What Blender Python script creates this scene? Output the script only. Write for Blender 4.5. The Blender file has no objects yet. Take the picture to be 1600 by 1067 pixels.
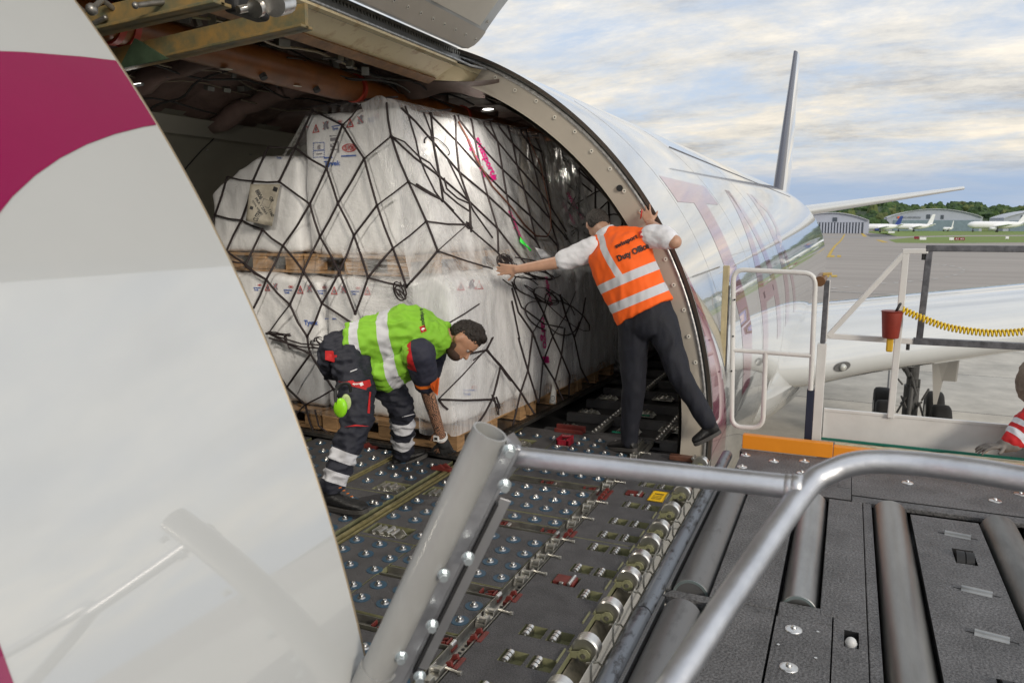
import bpy, bmesh, math, random
import numpy as np
from mathutils import Vector, Matrix, noise
from mathutils.bvhtree import BVHTree
random.seed(7)
SC = bpy.context.scene
COL = SC.collection
R_ = math.radians
# ------------------------------------------------------------ camera (deck level is z = 0)
FPX, CX0, CY0 = 1200.0, 800.0, 533.5
PIT, PSI = R_(8.927), R_(23.572)
CAM = Vector((0, 0, 1.6))
sP, cP, sp, cp = math.sin(PSI), math.cos(PSI), math.sin(PIT), math.cos(PIT)
VR = Vector((cP, sP, 0)); VF = Vector((-sP * cp, cP * cp, -sp)); VU = Vector((-sP * sp, cP * sp, cp))
def ray(x, y):
    return VR * ((x - CX0) / FPX) - VU * ((y - CY0) / FPX) + VF
def P(x, y, Y=None, X=None, Z=None, T=None):
    d = ray(x, y)
    if T is None:
        if Y is not None: T = (Y - CAM.y) / d.y
        elif X is not None: T = (X - CAM.x) / d.x
        else: T = (Z - CAM.z) / d.z
    return CAM + d * T
FX, FZ, FR = -3.591, 0.157, 2.82           # fuselage axis and radius
def CY(th, Y, r=FR):
    t = R_(th); return Vector((FX + r * math.cos(t), Y, FZ + r * math.sin(t)))
cam = bpy.data.cameras.new('camera'); co = bpy.data.objects.new('camera', cam); COL.objects.link(co)
co.matrix_world = Matrix.Translation(CAM) @ Matrix((VR, VU, -VF)).transposed().to_4x4()
cam.sensor_width = 36; cam.lens = FPX * 36 / 1600; cam.clip_start = .05; cam.clip_end = 9000
cam.dof.use_dof = True; cam.dof.focus_distance = 5.0; cam.dof.aperture_fstop = 6.3
SC.camera = co

# ------------------------------------------------------------ materials
MATS = {}
def nodes(name):
    m = bpy.data.materials.new(name); m.use_nodes = True
    nt = m.node_tree; b = nt.nodes['Principled BSDF']
    return m, nt, b
def N(nt, t, **k):
    n = nt.nodes.new(t)
    for a, v in k.items():
        if a in n.inputs: n.inputs[a].default_value = v
        else: setattr(n, a, v)
    return n
def L(nt, a, b): nt.links.new(a, b)
def c4(c): return (c[0], c[1], c[2], 1)
def mat(name, col, rough=.5, metal=0, ns=0, amt=.25, col2=None, bump=0, bs=60, coat=0, cior=1.5, spec=.5, stretch=None, rvar=0, lo=.35, hi=.65, fine=0, fsc=110):
    if name in MATS: return MATS[name]
    m, nt, b = nodes(name)
    b.inputs['Base Color'].default_value = c4(col); b.inputs['Roughness'].default_value = rough
    b.inputs['Metallic'].default_value = metal; b.inputs['Specular IOR Level'].default_value = spec
    b.inputs['Coat Weight'].default_value = coat; b.inputs['Coat Roughness'].default_value = .03; b.inputs['Coat IOR'].default_value = cior
    tc = N(nt, 'ShaderNodeTexCoord'); src = tc.outputs['Object']
    if stretch:
        mp = N(nt, 'ShaderNodeMapping'); mp.inputs['Scale'].default_value = stretch; L(nt, src, mp.inputs[0]); src = mp.outputs[0]
    if ns:
        n = N(nt, 'ShaderNodeTexNoise'); n.inputs['Scale'].default_value = ns; n.inputs['Detail'].default_value = 6; n.inputs['Roughness'].default_value = .65
        L(nt, src, n.inputs['Vector'])
        cr = N(nt, 'ShaderNodeValToRGB'); cr.color_ramp.elements[0].position = lo; cr.color_ramp.elements[1].position = hi
        cr.color_ramp.elements[0].color = c4(col2 if col2 else [c * (1 - amt) for c in col]); cr.color_ramp.elements[1].color = c4(col)
        L(nt, n.outputs['Fac'], cr.inputs[0]); L(nt, cr.outputs[0], b.inputs['Base Color'])
        if rvar:
            mr = N(nt, 'ShaderNodeMapRange'); mr.inputs['To Min'].default_value = max(0, rough - rvar); mr.inputs['To Max'].default_value = rough + rvar
            L(nt, n.outputs['Fac'], mr.inputs[0]); L(nt, mr.outputs[0], b.inputs['Roughness'])
    if fine:
        src_c = b.inputs['Base Color'].links[0].from_socket if b.inputs['Base Color'].links else None
        n3 = N(nt, 'ShaderNodeTexNoise'); n3.inputs['Scale'].default_value = fsc; n3.inputs['Detail'].default_value = 3; L(nt, tc.outputs['Object'], n3.inputs['Vector'])
        m3 = N(nt, 'ShaderNodeMapRange'); m3.inputs['From Min'].default_value = .35; m3.inputs['From Max'].default_value = .65; m3.inputs['To Min'].default_value = 1 - fine; m3.inputs['To Max'].default_value = 1 + fine; L(nt, n3.outputs['Fac'], m3.inputs[0])
        n4 = N(nt, 'ShaderNodeTexNoise'); n4.inputs['Scale'].default_value = 5; n4.inputs['Detail'].default_value = 8; n4.inputs['Roughness'].default_value = .8
        mp4 = N(nt, 'ShaderNodeMapping'); mp4.inputs['Scale'].default_value = (.6, 5, 1); mp4.inputs['Rotation'].default_value = (0, 0, .35); L(nt, tc.outputs['Object'], mp4.inputs[0]); L(nt, mp4.outputs[0], n4.inputs['Vector'])
        m4 = N(nt, 'ShaderNodeMapRange'); m4.inputs['From Min'].default_value = .66; m4.inputs['From Max'].default_value = .70; m4.inputs['To Min'].default_value = 1; m4.inputs['To Max'].default_value = 1.9; L(nt, n4.outputs['Fac'], m4.inputs[0])
        mm = N(nt, 'ShaderNodeMath', operation='MULTIPLY'); L(nt, m3.outputs[0], mm.inputs[0]); L(nt, m4.outputs[0], mm.inputs[1])
        vs_ = N(nt, 'ShaderNodeVectorMath', operation='SCALE'); L(nt, mm.outputs[0], vs_.inputs['Scale'])
        if src_c: L(nt, src_c, vs_.inputs[0])
        else: vs_.inputs[0].default_value = col
        L(nt, vs_.outputs[0], b.inputs['Base Color'])
    if bump:
        n2 = N(nt, 'ShaderNodeTexNoise'); n2.inputs['Scale'].default_value = bs; n2.inputs['Detail'].default_value = 4
        L(nt, src, n2.inputs['Vector'])
        bp = N(nt, 'ShaderNodeBump'); bp.inputs['Strength'].default_value = bump; bp.inputs['Distance'].default_value = .02
        L(nt, n2.outputs['Fac'], bp.inputs['Height']); L(nt, bp.outputs[0], b.inputs['Normal'])
    MATS[name] = m
    return m

WHITE = mat('aircraft white paint', (.52, .53, .525), .09, ns=1.2, amt=.035, coat=.6)
BURG = mat('burgundy livery paint', (.33, .008, .1), .09, ns=1.5, amt=.1, coat=.6)
GRIT = mat('dark anti slip deck coating', (.09, .088, .093), .68, ns=9, amt=.35, bump=.5, bs=150, fine=.3, fsc=170)
GRIT2 = mat('loader anti slip coating', (.14, .138, .141), .62, ns=4, amt=.4, bump=.6, bs=90, fine=.38, fsc=95)
STEEL = mat('worn roller steel', (.42, .42, .41), .38, 1, ns=6, amt=.35, stretch=(1, .25, 1), rvar=.1)
STEELD = mat('dark roller steel', (.23, .23, .22), .45, .8, ns=12, amt=.4, stretch=(1, .2, 1), rvar=.1)
BRIGHT = mat('bright steel', (.72, .71, .69), .3, 1, ns=30, amt=.2)
ALU = mat('brushed aluminium', (.6, .6, .61), .42, 1, ns=4, amt=.12, rvar=.06)
ALUW = mat('satin aluminium tube', (.62, .63, .66), .42, 1, ns=9, amt=.2, rvar=.1, bump=.05, bs=60)
CHROMATE = mat('yellow green primer', (.24, .24, .135), .5, ns=14, amt=.4, bump=.1)
REDB = mat('red brown latch plastic', (.17, .03, .025), .45, ns=20, amt=.35)
BLUE = mat('dark blue ball seat', (.03, .075, .125), .45)
BLACK = mat('black rubber', (.015, .015, .016), .6)
PIT_ = mat('dark bay floor', (.03, .03, .032), .7, ns=6, amt=.5)
BEIGE = mat('beige jamb paint', (.55, .5, .43), .42, ns=3, amt=.08)
BEIGED = mat('door inner lining paint', (.74, .69, .6), .45, ns=2, amt=.07)
CREAM = mat('cream primer with rust bloom', (.86, .73, .47), .42, ns=9, amt=.3, col2=(.62, .44, .22), lo=.3, hi=.46)
GREYP = mat('grey metal hinge', (.22, .22, .21), .45, .5, ns=8, amt=.4)
PWHITE = mat('white rail paint', (.68, .67, .65), .35, ns=5, amt=.1)
ORANGE = mat('chipped orange paint', (.75, .26, .01), .5, ns=11, col2=(.06, .035, .02), lo=.3, hi=.36)
WOOD = mat('raw pallet wood', (.42, .25, .12), .7, ns=5, amt=.45, stretch=(1, 1, 6), bump=.2, bs=40)
CORD = mat('dark net webbing', (.03, .02, .022), .75, ns=80, amt=.4)
NAVY = mat('navy work cloth', (.014, .016, .028), .85, ns=9, amt=.3, bump=.25, bs=90)
NAVY2 = mat('dark suit cloth', (.007, .0085, .017), .75, ns=9, amt=.3, bump=.15, bs=160)
REFL = mat('silver reflective tape', (.55, .56, .6), .45, ns=30, amt=.12)
REDC = mat('red cloth', (.5, .012, .015), .7, ns=15, amt=.2)
SHIRT = mat('white shirt cotton', (.74, .75, .8), .8, ns=8, amt=.06, bump=.3, bs=30)
SHOE = mat('black leather', (.012, .012, .013), .5, ns=30, amt=.4, bump=.2)
SOLE = mat('dark grey sole rubber', (.05, .047, .045), .7)
GLOVE = mat('black glove knit', (.02, .021, .022), .8, bump=.4, bs=200)
HAIR = mat('dark hair', (.022, .014, .01), .55, ns=90, amt=.6, bump=.6, bs=160, stretch=(1, 1, .4))
HAIRG = mat('greying dark hair', (.05, .042, .038), .6, ns=120, amt=.7, bump=.6, bs=160)
BLACKT = mat('black lettering', (.01, .01, .012), .6)
REDT = mat('red print', (.5, .02, .02), .6)
BLUET = mat('blue print', (.03, .1, .4), .6)
GREYT = mat('grey print', (.18, .17, .2), .6)
MAGT = mat('magenta print', (.48, .01, .16), .5)
WHT = mat('white print', (.85, .85, .85), .6)
YEL = mat('yellow label', (.85, .52, .01), .5)
DUCT = mat('orange brown duct lacquer', (.2, .065, .012), .4, ns=5, amt=.4)
BLANK = mat('mauve insulation blanket', (.2, .135, .12), .42, ns=4, amt=.35, bump=.6, bs=9)
LINING = mat('grey green cargo lining', (.28, .27, .225), .5, ns=2.5, amt=.12)
LIME = mat('lime plastic', (.3, .75, .02), .4)

# ------------------------------------------------------------ mesh builder
class MB:
    def __init__(s): s.v = []; s.f = []; s.mi = []; s.cur = 0
    def add(s, vs, fs):
        o = len(s.v); s.v += [tuple(v) for v in vs]; s.f += [tuple(i + o for i in f) for f in fs]; s.mi += [s.cur] * len(fs); return s
    def box(s, lo, hi, M=None):
        x0, y0, z0 = lo; x1, y1, z1 = hi
        v = [Vector(p) for p in ((x0, y0, z0), (x1, y0, z0), (x1, y1, z0), (x0, y1, z0), (x0, y0, z1), (x1, y0, z1), (x1, y1, z1), (x0, y1, z1))]
        if M: v = [M @ p for p in v]
        return s.add(v, [(0, 3, 2, 1), (4, 5, 6, 7), (0, 1, 5, 4), (1, 2, 6, 5), (2, 3, 7, 6), (3, 0, 4, 7)])
    def tube(s, pts, r, n=12, cap=True, flat=1, closed=False):
        pts = [Vector(p) for p in pts]; rs = r if isinstance(r, (list, tuple)) else [r] * len(pts)
        vs = []; fs = []; up = None; K = len(pts)
        for i, p in enumerate(pts):
            if closed: d = (pts[(i + 1) % K] - pts[i - 1])
            else: d = (pts[min(i + 1, K - 1)] - pts[max(i - 1, 0)])
            if d.length < 1e-9: d = Vector((0, 0, 1))
            d.normalize()
            if up is None:
                a = d.orthogonal().normalized()
            else:
                a = (up - d * up.dot(d))
                a = a.normalized() if a.length > 1e-6 else d.orthogonal().normalized()
            up = a; b = d.cross(a)
            for k in range(n):
                t = 2 * math.pi * k / n; vs.append(p + (a * math.cos(t) + b * math.sin(t) * flat) * rs[i])
        for i in range(K if closed else K - 1):
            j = (i + 1) % K
            for k in range(n):
                q = (k + 1) % n; fs.append((i * n + k, i * n + q, j * n + q, j * n + k))
        if cap and not closed: fs += [tuple(range(n - 1, -1, -1)), tuple((K - 1) * n + k for k in range(n))]
        return s.add(vs, fs)
    def hollow(s, p0, p1, r, w, n=40):
        p0, p1 = Vector(p0), Vector(p1); d = (p1 - p0).normalized(); a = d.orthogonal().normalized(); b = d.cross(a)
        vs = []
        for p, rr in ((p0, r), (p1, r), (p1, r - w), (p0, r - w)):
            for k in range(n): t = 2 * math.pi * k / n; vs.append(p + (a * math.cos(t) + b * math.sin(t)) * rr)
        fs = []
        for i in range(4):
            j = (i + 1) % 4
            for k in range(n): q = (k + 1) % n; fs.append((i * n + k, i * n + q, j * n + q, j * n + k))
        return s.add(vs, fs)
    def sph(s, c, r, nu=16, nv=10, A=None):
        c = Vector(c)
        ax = A if A else (Vector((r, 0, 0)), Vector((0, r, 0)), Vector((0, 0, r)))
        vs = [c + ax[2]]; fs = []
        for j in range(1, nv):
            t = math.pi * j / nv
            for i in range(nu):
                q = 2 * math.pi * i / nu; vs.append(c + ax[0] * math.sin(t) * math.cos(q) + ax[1] * math.sin(t) * math.sin(q) + ax[2] * math.cos(t))
        vs.append(c - ax[2])
        for i in range(nu): fs.append((0, 1 + i, 1 + (i + 1) % nu))
        for j in range(nv - 2):
            for i in range(nu):
                a = 1 + j * nu + i; b = 1 + j * nu + (i + 1) % nu; fs.append((a, a + nu, b + nu, b))
        e = len(vs) - 1; o = 1 + (nv - 2) * nu
        for i in range(nu): fs.append((e, o + (i + 1) % nu, o + i))
        return s.add(vs, fs)
    def cap(s, p0, p1, r0, r1, n=16):
        p0, p1 = Vector(p0), Vector(p1); d = p1 - p0; K = 7
        pts = []; rs = []; dn = d.normalized()
        for i in range(K): t = math.pi / 2 * (1 - i / (K - 1)); pts.append(p0 - dn * r0 * math.sin(t)); rs.append(max(1e-4, r0 * math.cos(t)))
        for i in range(K): t = math.pi / 2 * i / (K - 1); pts.append(p1 + dn * r1 * math.sin(t)); rs.append(max(1e-4, r1 * math.cos(t)))
        return s.tube(pts, rs, n)
    def loft(s, secs, n=28):
        vs = []; fs = []
        for c, a, b in secs:
            c, a, b = Vector(c), Vector(a), Vector(b)
            for k in range(n): t = 2 * math.pi * k / n; vs.append(c + a * math.cos(t) + b * math.sin(t))
        for i in range(len(secs) - 1):
            for k in range(n): q = (k + 1) % n; fs.append((i * n + k, i * n + q, (i + 1) * n + q, (i + 1) * n + k))
        fs += [tuple(range(n - 1, -1, -1)), tuple((len(secs) - 1) * n + k for k in range(n))]
        return s.add(vs, fs)
    def grid(s, fn, nu, nv, skip=None):
        vs = [fn(i / nu, j / nv) for j in range(nv + 1) for i in range(nu + 1)]
        fs = [(j * (nu + 1) + i, j * (nu + 1) + i + 1, (j + 1) * (nu + 1) + i + 1, (j + 1) * (nu + 1) + i) for j in range(nv) for i in range(nu) if not (skip and skip(i, j))]
        return s.add(vs, fs)
    def prism(s, poly, d):
        d = Vector(d); n = len(poly); v = [Vector(p) for p in poly]; v += [p + d for p in v]
        fs = [tuple(range(n - 1, -1, -1)), tuple(range(n, 2 * n))] + [(i, (i + 1) % n, n + (i + 1) % n, n + i) for i in range(n)]
        return s.add(v, fs)
    def mesh(s, name, mats, smooth=False):
        me = bpy.data.meshes.new(name); me.from_pydata(s.v, [], s.f)
        for m in (mats if isinstance(mats, (list, tuple)) else [mats]): me.materials.append(m)
        me.polygons.foreach_set('material_index', s.mi)
        if smooth: me.shade_smooth()
        bm = bmesh.new(); bm.from_mesh(me); bmesh.ops.recalc_face_normals(bm, faces=bm.faces); bm.to_mesh(me); bm.free()
        me.update(); return me
    def build(s, name, mats, parent=None, smooth=False, bevel=0, seg=2, ang=None, at=None, keep=False):
        me = s.mesh(name, mats, smooth) if not keep else s.mesh_raw(name, mats, smooth)
        o = bpy.data.objects.new(name, me); COL.objects.link(o)
        if parent: o.parent = parent; o.location = -root_loc(parent)
        if at is not None: o.location = Vector(at) - (root_loc(parent) if parent else Vector((0, 0, 0)))
        if bevel:
            b = o.modifiers.new('bevel', 'BEVEL'); b.width = bevel; b.segments = seg; b.limit_method = 'ANGLE'; b.angle_limit = R_(40)
        if smooth and ang:
            me.set_sharp_from_angle(angle=R_(ang))
        return o
    def mesh_raw(s, name, mats, smooth):
        me = bpy.data.meshes.new(name); me.from_pydata(s.v, [], s.f)
        for m in (mats if isinstance(mats, (list, tuple)) else [mats]): me.materials.append(m)
        me.polygons.foreach_set('material_index', s.mi)
        if smooth: me.shade_smooth()
        me.update(); return me
def root_loc(o):
    l = Vector((0, 0, 0))
    while o: l += o.location; o = o.parent
    return l
def tag(o, label=None, cat=None, group=None, kind=None):
    if label: o['label'] = label
    if cat: o['category'] = cat
    if group: o['group'] = group
    if kind: o['kind'] = kind
    return o
def thing(name, loc, label, cat, group=None):
    o = bpy.data.objects.new(name, None); COL.objects.link(o); o.location = loc; o.empty_display_size = .1
    return tag(o, label, cat, group)
def copyobj(o, parent, loc):
    c = o.copy(); COL.objects.link(c); c.parent = parent; c.location = Vector(loc) - (root_loc(parent) if parent else Vector((0, 0, 0)))
    for ch in o.children:
        d = ch.copy(); COL.objects.link(d); d.parent = c
    return c
def explode(o, maxn=100, grow=.002):
    """split a mesh object into one object per separate piece (pieces whose boxes touch stay together)"""
    me = o.data; nv = len(me.vertices); par = list(range(nv))
    def find(i):
        while par[i] != i: par[i] = par[par[i]]; i = par[i]
        return i
    for p in me.polygons:
        a = find(p.vertices[0])
        for v in p.vertices[1:]: par[find(v)] = a
    isl = {}
    for p in me.polygons: isl.setdefault(find(p.vertices[0]), []).append(p.index)
    bx = []
    for k, ps in isl.items():
        idx = {v for p in ps for v in me.polygons[p].vertices}; cs = [me.vertices[i].co for i in idx]
        bx.append([[min(c[a] for c in cs) - grow for a in range(3)], [max(c[a] for c in cs) + grow for a in range(3)], ps])
    ch = True
    while ch:
        ch = False; out = []
        for b in bx:
            for q in out:
                if all(b[0][a] <= q[1][a] and b[1][a] >= q[0][a] for a in range(3)):
                    q[0] = [min(x, y) for x, y in zip(q[0], b[0])]; q[1] = [max(x, y) for x, y in zip(q[1], b[1])]; q[2] = q[2] + b[2]; ch = True; break
            else: out.append(b)
        bx = out
    if len(bx) < 2: return [o]
    base = root_loc(o); bx.sort(key=lambda b: sum((b[0][a] + base[a] - CAM[a]) ** 2 for a in range(3)))
    if len(bx) > maxn:
        rest = [p for b in bx[maxn - 1:] for p in b[2]]; bx = bx[:maxn - 1] + [[0, 0, rest]]; st = len(bx) - 1
    else: st = -1
    res = []
    sm = me.polygons[0].use_smooth
    for k, (_, _, ps) in enumerate(bx):
        mp_ = {}; vs = []; fs = []; mi = []
        for p in ps:
            f = []
            for v in me.polygons[p].vertices:
                if v not in mp_: mp_[v] = len(vs); vs.append(tuple(me.vertices[v].co))
                f.append(mp_[v])
            fs.append(f); mi.append(me.polygons[p].material_index)
        m2 = bpy.data.meshes.new(o.name.split('.')[0]); m2.from_pydata(vs, [], fs)
        for m in me.materials: m2.materials.append(m)
        m2.polygons.foreach_set('material_index', mi)
        if sm: m2.shade_smooth(); m2.set_sharp_from_angle(angle=R_(45))
        c = bpy.data.objects.new(o.name.split('.')[0], m2); COL.objects.link(c); c.parent = o.parent; c.location = o.location
        if k == st: c['kind'] = 'stuff'
        for md in o.modifiers:
            b = c.modifiers.new('bevel', 'BEVEL'); b.width = md.width; b.segments = md.segments; b.limit_method = 'ANGLE'; b.angle_limit = R_(40)
        res.append(c)
    bpy.data.objects.remove(o)
    return res
def bvh_of(objs):
    vs = []; fs = []
    dg = bpy.context.evaluated_depsgraph_get()
    bpy.context.view_layer.update()
    for o in objs:
        me = o.data; M = Matrix.Translation(root_loc(o)); k = len(vs)
        vs += [M @ v.co for v in me.vertices]; fs += [tuple(i + k for i in p.vertices) for p in me.polygons]
    return BVHTree.FromPolygons(vs, fs)
def hit(bv, x, y, off=.004):
    d = ray(x, y); n = d.normalized(); h = bv.ray_cast(CAM, n, 60)
    return (h[0] - n * off, h[3]) if h[0] is not None else (None, None)
def text2d(txt, bold=0, space=1.0):
    c = bpy.data.curves.new('t', 'FONT'); c.body = txt; c.size = 1; c.offset = bold; c.resolution_u = 3; c.space_character = space
    o = bpy.data.objects.new('t', c); COL.objects.link(o); bpy.context.view_layer.update()
    me = bpy.data.meshes.new_from_object(o.evaluated_get(bpy.context.evaluated_depsgraph_get()))
    vs = [(v.co.x, v.co.y) for v in me.vertices]; fs = [tuple(p.vertices) for p in me.polygons]
    bpy.data.objects.remove(o); bpy.data.meshes.remove(me)
    x0 = min(v[0] for v in vs); x1 = max(v[0] for v in vs); y0 = min(v[1] for v in vs); y1 = max(v[1] for v in vs)
    return [((x - x0) / (x1 - x0), (y - y0) / (y1 - y0)) for x, y in vs], fs
def quadmap(q, u, v):     # q: px corners  lower-left, lower-right, upper-right, upper-left
    a, b, c, d = q
    return ((1 - u) * (1 - v) * a[0] + u * (1 - v) * b[0] + u * v * c[0] + (1 - u) * v * d[0],
            (1 - u) * (1 - v) * a[1] + u * (1 - v) * b[1] + u * v * c[1] + (1 - u) * v * d[1])
def decal_into(mb, bv, verts, faces, q, off=.004):
    out = []
    last = None
    for (u, v) in verts:
        h, t = hit(bv, *quadmap(q, u, v), off)
        out.append(h)
    good = [o for o in out if o is not None]
    if not good: return
    for i, o in enumerate(out):
        if o is None: out[i] = good[0]
    mb.add(out, faces)
def gridpoly(n, m): # unit grid
    vs = [(i / n, j / m) for j in range(m + 1) for i in range(n + 1)]
    fs = [(j * (n + 1) + i, j * (n + 1) + i + 1, (j + 1) * (n + 1) + i + 1, (j + 1) * (n + 1) + i) for j in range(m) for i in range(n)]
    return vs, fs

# ------------------------------------------------------------ world
W = bpy.data.worlds.new('World'); SC.world = W; W.use_nodes = True
nt = W.node_tree; bg = nt.nodes['Background']
SUN_EL, SUN_AZ = 19, 128       # azimuth measured from +Y towards +X
sky = N(nt, 'ShaderNodeTexSky', sky_type='NISHITA'); sky.sun_disc = False; sky.sun_elevation = R_(SUN_EL); sky.sun_rotation = R_(SUN_AZ)
sky.dust_density = 2.2
tc = N(nt, 'ShaderNodeTexCoord'); sx = N(nt, 'ShaderNodeSeparateXYZ'); L(nt, tc.outputs['Generated'], sx.inputs[0])
zz = N(nt, 'ShaderNodeMath', operation='MAXIMUM'); L(nt, sx.outputs[2], zz.inputs[0]); zz.inputs[1].default_value = 0.0
za = N(nt, 'ShaderNodeMath', operation='ADD'); L(nt, zz.outputs[0], za.inputs[0]); za.inputs[1].default_value = .2
dx = N(nt, 'ShaderNodeMath', operation='DIVIDE'); L(nt, sx.outputs[0], dx.inputs[0]); L(nt, za.outputs[0], dx.inputs[1])
dy = N(nt, 'ShaderNodeMath', operation='DIVIDE'); L(nt, sx.outputs[1], dy.inputs[0]); L(nt, za.outputs[0], dy.inputs[1])
cb = N(nt, 'ShaderNodeCombineXYZ'); L(nt, dx.outputs[0], cb.inputs[0]); L(nt, dy.outputs[0], cb.inputs[1])
mp = N(nt, 'ShaderNodeMapping'); mp.inputs['Rotation'].default_value = (0, 0, R_(28)); mp.inputs['Scale'].default_value = (.75, 1.15, 1); L(nt, cb.outputs[0], mp.inputs[0])
n1 = N(nt, 'ShaderNodeTexNoise'); n1.inputs['Scale'].default_value = 2.1; n1.inputs['Detail'].default_value = 12; n1.inputs['Roughness'].default_value = .68; n1.inputs['Distortion'].default_value = .25
L(nt, mp.outputs[0], n1.inputs['Vector'])
n2 = N(nt, 'ShaderNodeTexNoise'); n2.inputs['Scale'].default_value = 1.7; n2.inputs['Detail'].default_value = 12; n2.inputs['Roughness'].default_value = .7
mp2 = N(nt, 'ShaderNodeMapping'); mp2.inputs['Location'].default_value = (3.1, 7.7, 0); mp2.inputs['Rotation'].default_value = (0, 0, R_(12)); mp2.inputs['Scale'].default_value = (.7, 1.2, 1)
L(nt, cb.outputs[0], mp2.inputs[0]); L(nt, mp2.outputs[0], n2.inputs['Vector'])
# cloud cover mask
cm = N(nt, 'ShaderNodeValToRGB'); cm.color_ramp.elements[0].position = .36; cm.color_ramp.elements[1].position = .56; cm.color_ramp.elements[0].color = (.12, .12, .12, 1); L(nt, n1.outputs['Fac'], cm.inputs[0])
# cloud brightness: grey undersides to bright
cc = N(nt, 'ShaderNodeValToRGB'); e = cc.color_ramp.elements; e[0].position = .34; e[1].position = .66; e[0].color = (.40, .43, .49, 1); e[1].color = (.99, .96, .90, 1)
m_ = e.new(.48); m_.color = (.70, .72, .74, 1); L(nt, n2.outputs['Fac'], cc.inputs[0])
# warm glow towards the horizon
wr = N(nt, 'ShaderNodeMapRange'); wr.inputs['From Min'].default_value = .0; wr.inputs['From Max'].default_value = .33; wr.inputs['To Min'].default_value = 1; wr.inputs['To Max'].default_value = 0; L(nt, zz.outputs[0], wr.inputs[0])
wm = N(nt, 'ShaderNodeMix', data_type='RGBA', blend_type='MULTIPLY'); L(nt, wr.outputs[0], wm.inputs['Factor']); L(nt, cc.outputs[0], wm.inputs[6]); wm.inputs[7].default_value = (1.12, 1.0, .82, 1)
# direction towards the sun brightens
sd = Vector((math.sin(R_(SUN_AZ)) * math.cos(R_(SUN_EL)), math.cos(R_(SUN_AZ)) * math.cos(R_(SUN_EL)), math.sin(R_(SUN_EL))))
dt = N(nt, 'ShaderNodeVectorMath', operation='DOT_PRODUCT'); L(nt, tc.outputs['Generated'], dt.inputs[0]); dt.inputs[1].default_value = sd
dr = N(nt, 'ShaderNodeMapRange'); dr.inputs['From Min'].default_value = -.6; dr.inputs['From Max'].default_value = 1; dr.inputs['To Min'].default_value = .85; dr.inputs['To Max'].default_value = 1.22; L(nt, dt.outputs['Value'], dr.inputs[0])
sm = N(nt, 'ShaderNodeVectorMath', operation='SCALE'); L(nt, wm.outputs[2], sm.inputs[0]); L(nt, dr.outputs[0], sm.inputs['Scale'])
# low blue bank close to the horizon
hb = N(nt, 'ShaderNodeMapRange', interpolation_type='SMOOTHSTEP'); hb.inputs['From Min'].default_value = .035; hb.inputs['From Max'].default_value = .085; hb.inputs['To Min'].default_value = .85; hb.inputs['To Max'].default_value = 0; L(nt, zz.outputs[0], hb.inputs[0])
skys = N(nt, 'ShaderNodeVectorMath', operation='SCALE'); L(nt, sky.outputs[0], skys.inputs[0]); skys.inputs['Scale'].default_value = .085
blue = N(nt, 'ShaderNodeMix', data_type='RGBA'); blue.inputs['Factor'].default_value = .8; L(nt, skys.outputs[0], blue.inputs[6]); blue.inputs[7].default_value = (.50, .60, .76, 1)
mx = N(nt, 'ShaderNodeMix', data_type='RGBA'); L(nt, cm.outputs[0], mx.inputs['Factor']); L(nt, blue.outputs[2], mx.inputs[6]); L(nt, sm.outputs[0], mx.inputs[7])
mx2 = N(nt, 'ShaderNodeMix', data_type='RGBA'); L(nt, hb.outputs[0], mx2.inputs['Factor']); L(nt, mx.outputs[2], mx2.inputs[6]); mx2.inputs[7].default_value = (.30, .40, .56, 1)
L(nt, mx2.outputs[2], bg.inputs[0]); bg.inputs[1].default_value = 1.0
sun = bpy.data.lights.new('sun', 'SUN'); sun.energy = 1.5; sun.angle = R_(11); sun.color = (1, .9, .76)
so = bpy.data.objects.new('sun', sun); COL.objects.link(so)
so.rotation_euler = (-sd).to_track_quat('-Z', 'Y').to_euler()
SC.view_settings.view_transform = 'Standard'; SC.view_settings.look = 'None'; SC.view_settings.exposure = .28; SC.view_settings.gamma = 1
SC.cycles.max_bounces = 8; SC.cycles.transparent_max_bounces = 12
# ============================================================ SETTING
GZ = -4.9
def G(x, y): return P(x, y, Z=GZ)
ASPH = mat('apron asphalt', (.33, .295, .265), .8, ns=.12, amt=.22, bump=.1, bs=8, stretch=(.25, 1.4, 1))
def concrete():
    m, nt, b = nodes('apron concrete'); b.inputs['Roughness'].default_value = .8
    tc = N(nt, 'ShaderNodeTexCoord')
    br = N(nt, 'ShaderNodeTexBrick'); br.offset = 0; br.inputs['Scale'].default_value = 1; br.inputs['Brick Width'].default_value = 7.5; br.inputs['Row Height'].default_value = 7.5
    br.inputs['Mortar Size'].default_value = .035; br.inputs['Color1'].default_value = (.60, .555, .48, 1); br.inputs['Color2'].default_value = (.53, .50, .445, 1); br.inputs['Mortar'].default_value = (.11, .105, .1, 1)
    mp = N(nt, 'ShaderNodeMapping'); mp.inputs['Rotation'].default_value = (0, 0, R_(3)); L(nt, tc.outputs['Object'], mp.inputs[0]); L(nt, mp.outputs[0], br.inputs['Vector'])
    n = N(nt, 'ShaderNodeTexNoise'); n.inputs['Scale'].default_value = .5; n.inputs['Detail'].default_value = 9; n.inputs['Roughness'].default_value = .7; L(nt, tc.outputs['Object'], n.inputs['Vector'])
    mr = N(nt, 'ShaderNodeMapRange'); mr.inputs['From Min'].default_value = .3; mr.inputs['From Max'].default_value = .7; mr.inputs['To Min'].default_value = .62; mr.inputs['To Max'].default_value = 1.1; L(nt, n.outputs['Fac'], mr.inputs[0])
    s = N(nt, 'ShaderNodeVectorMath', operation='SCALE'); L(nt, br.outputs[0], s.inputs[0]); L(nt, mr.outputs[0], s.inputs['Scale']); L(nt, s.outputs[0], b.inputs['Base Color'])
    return m
CONC = concrete()
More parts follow.
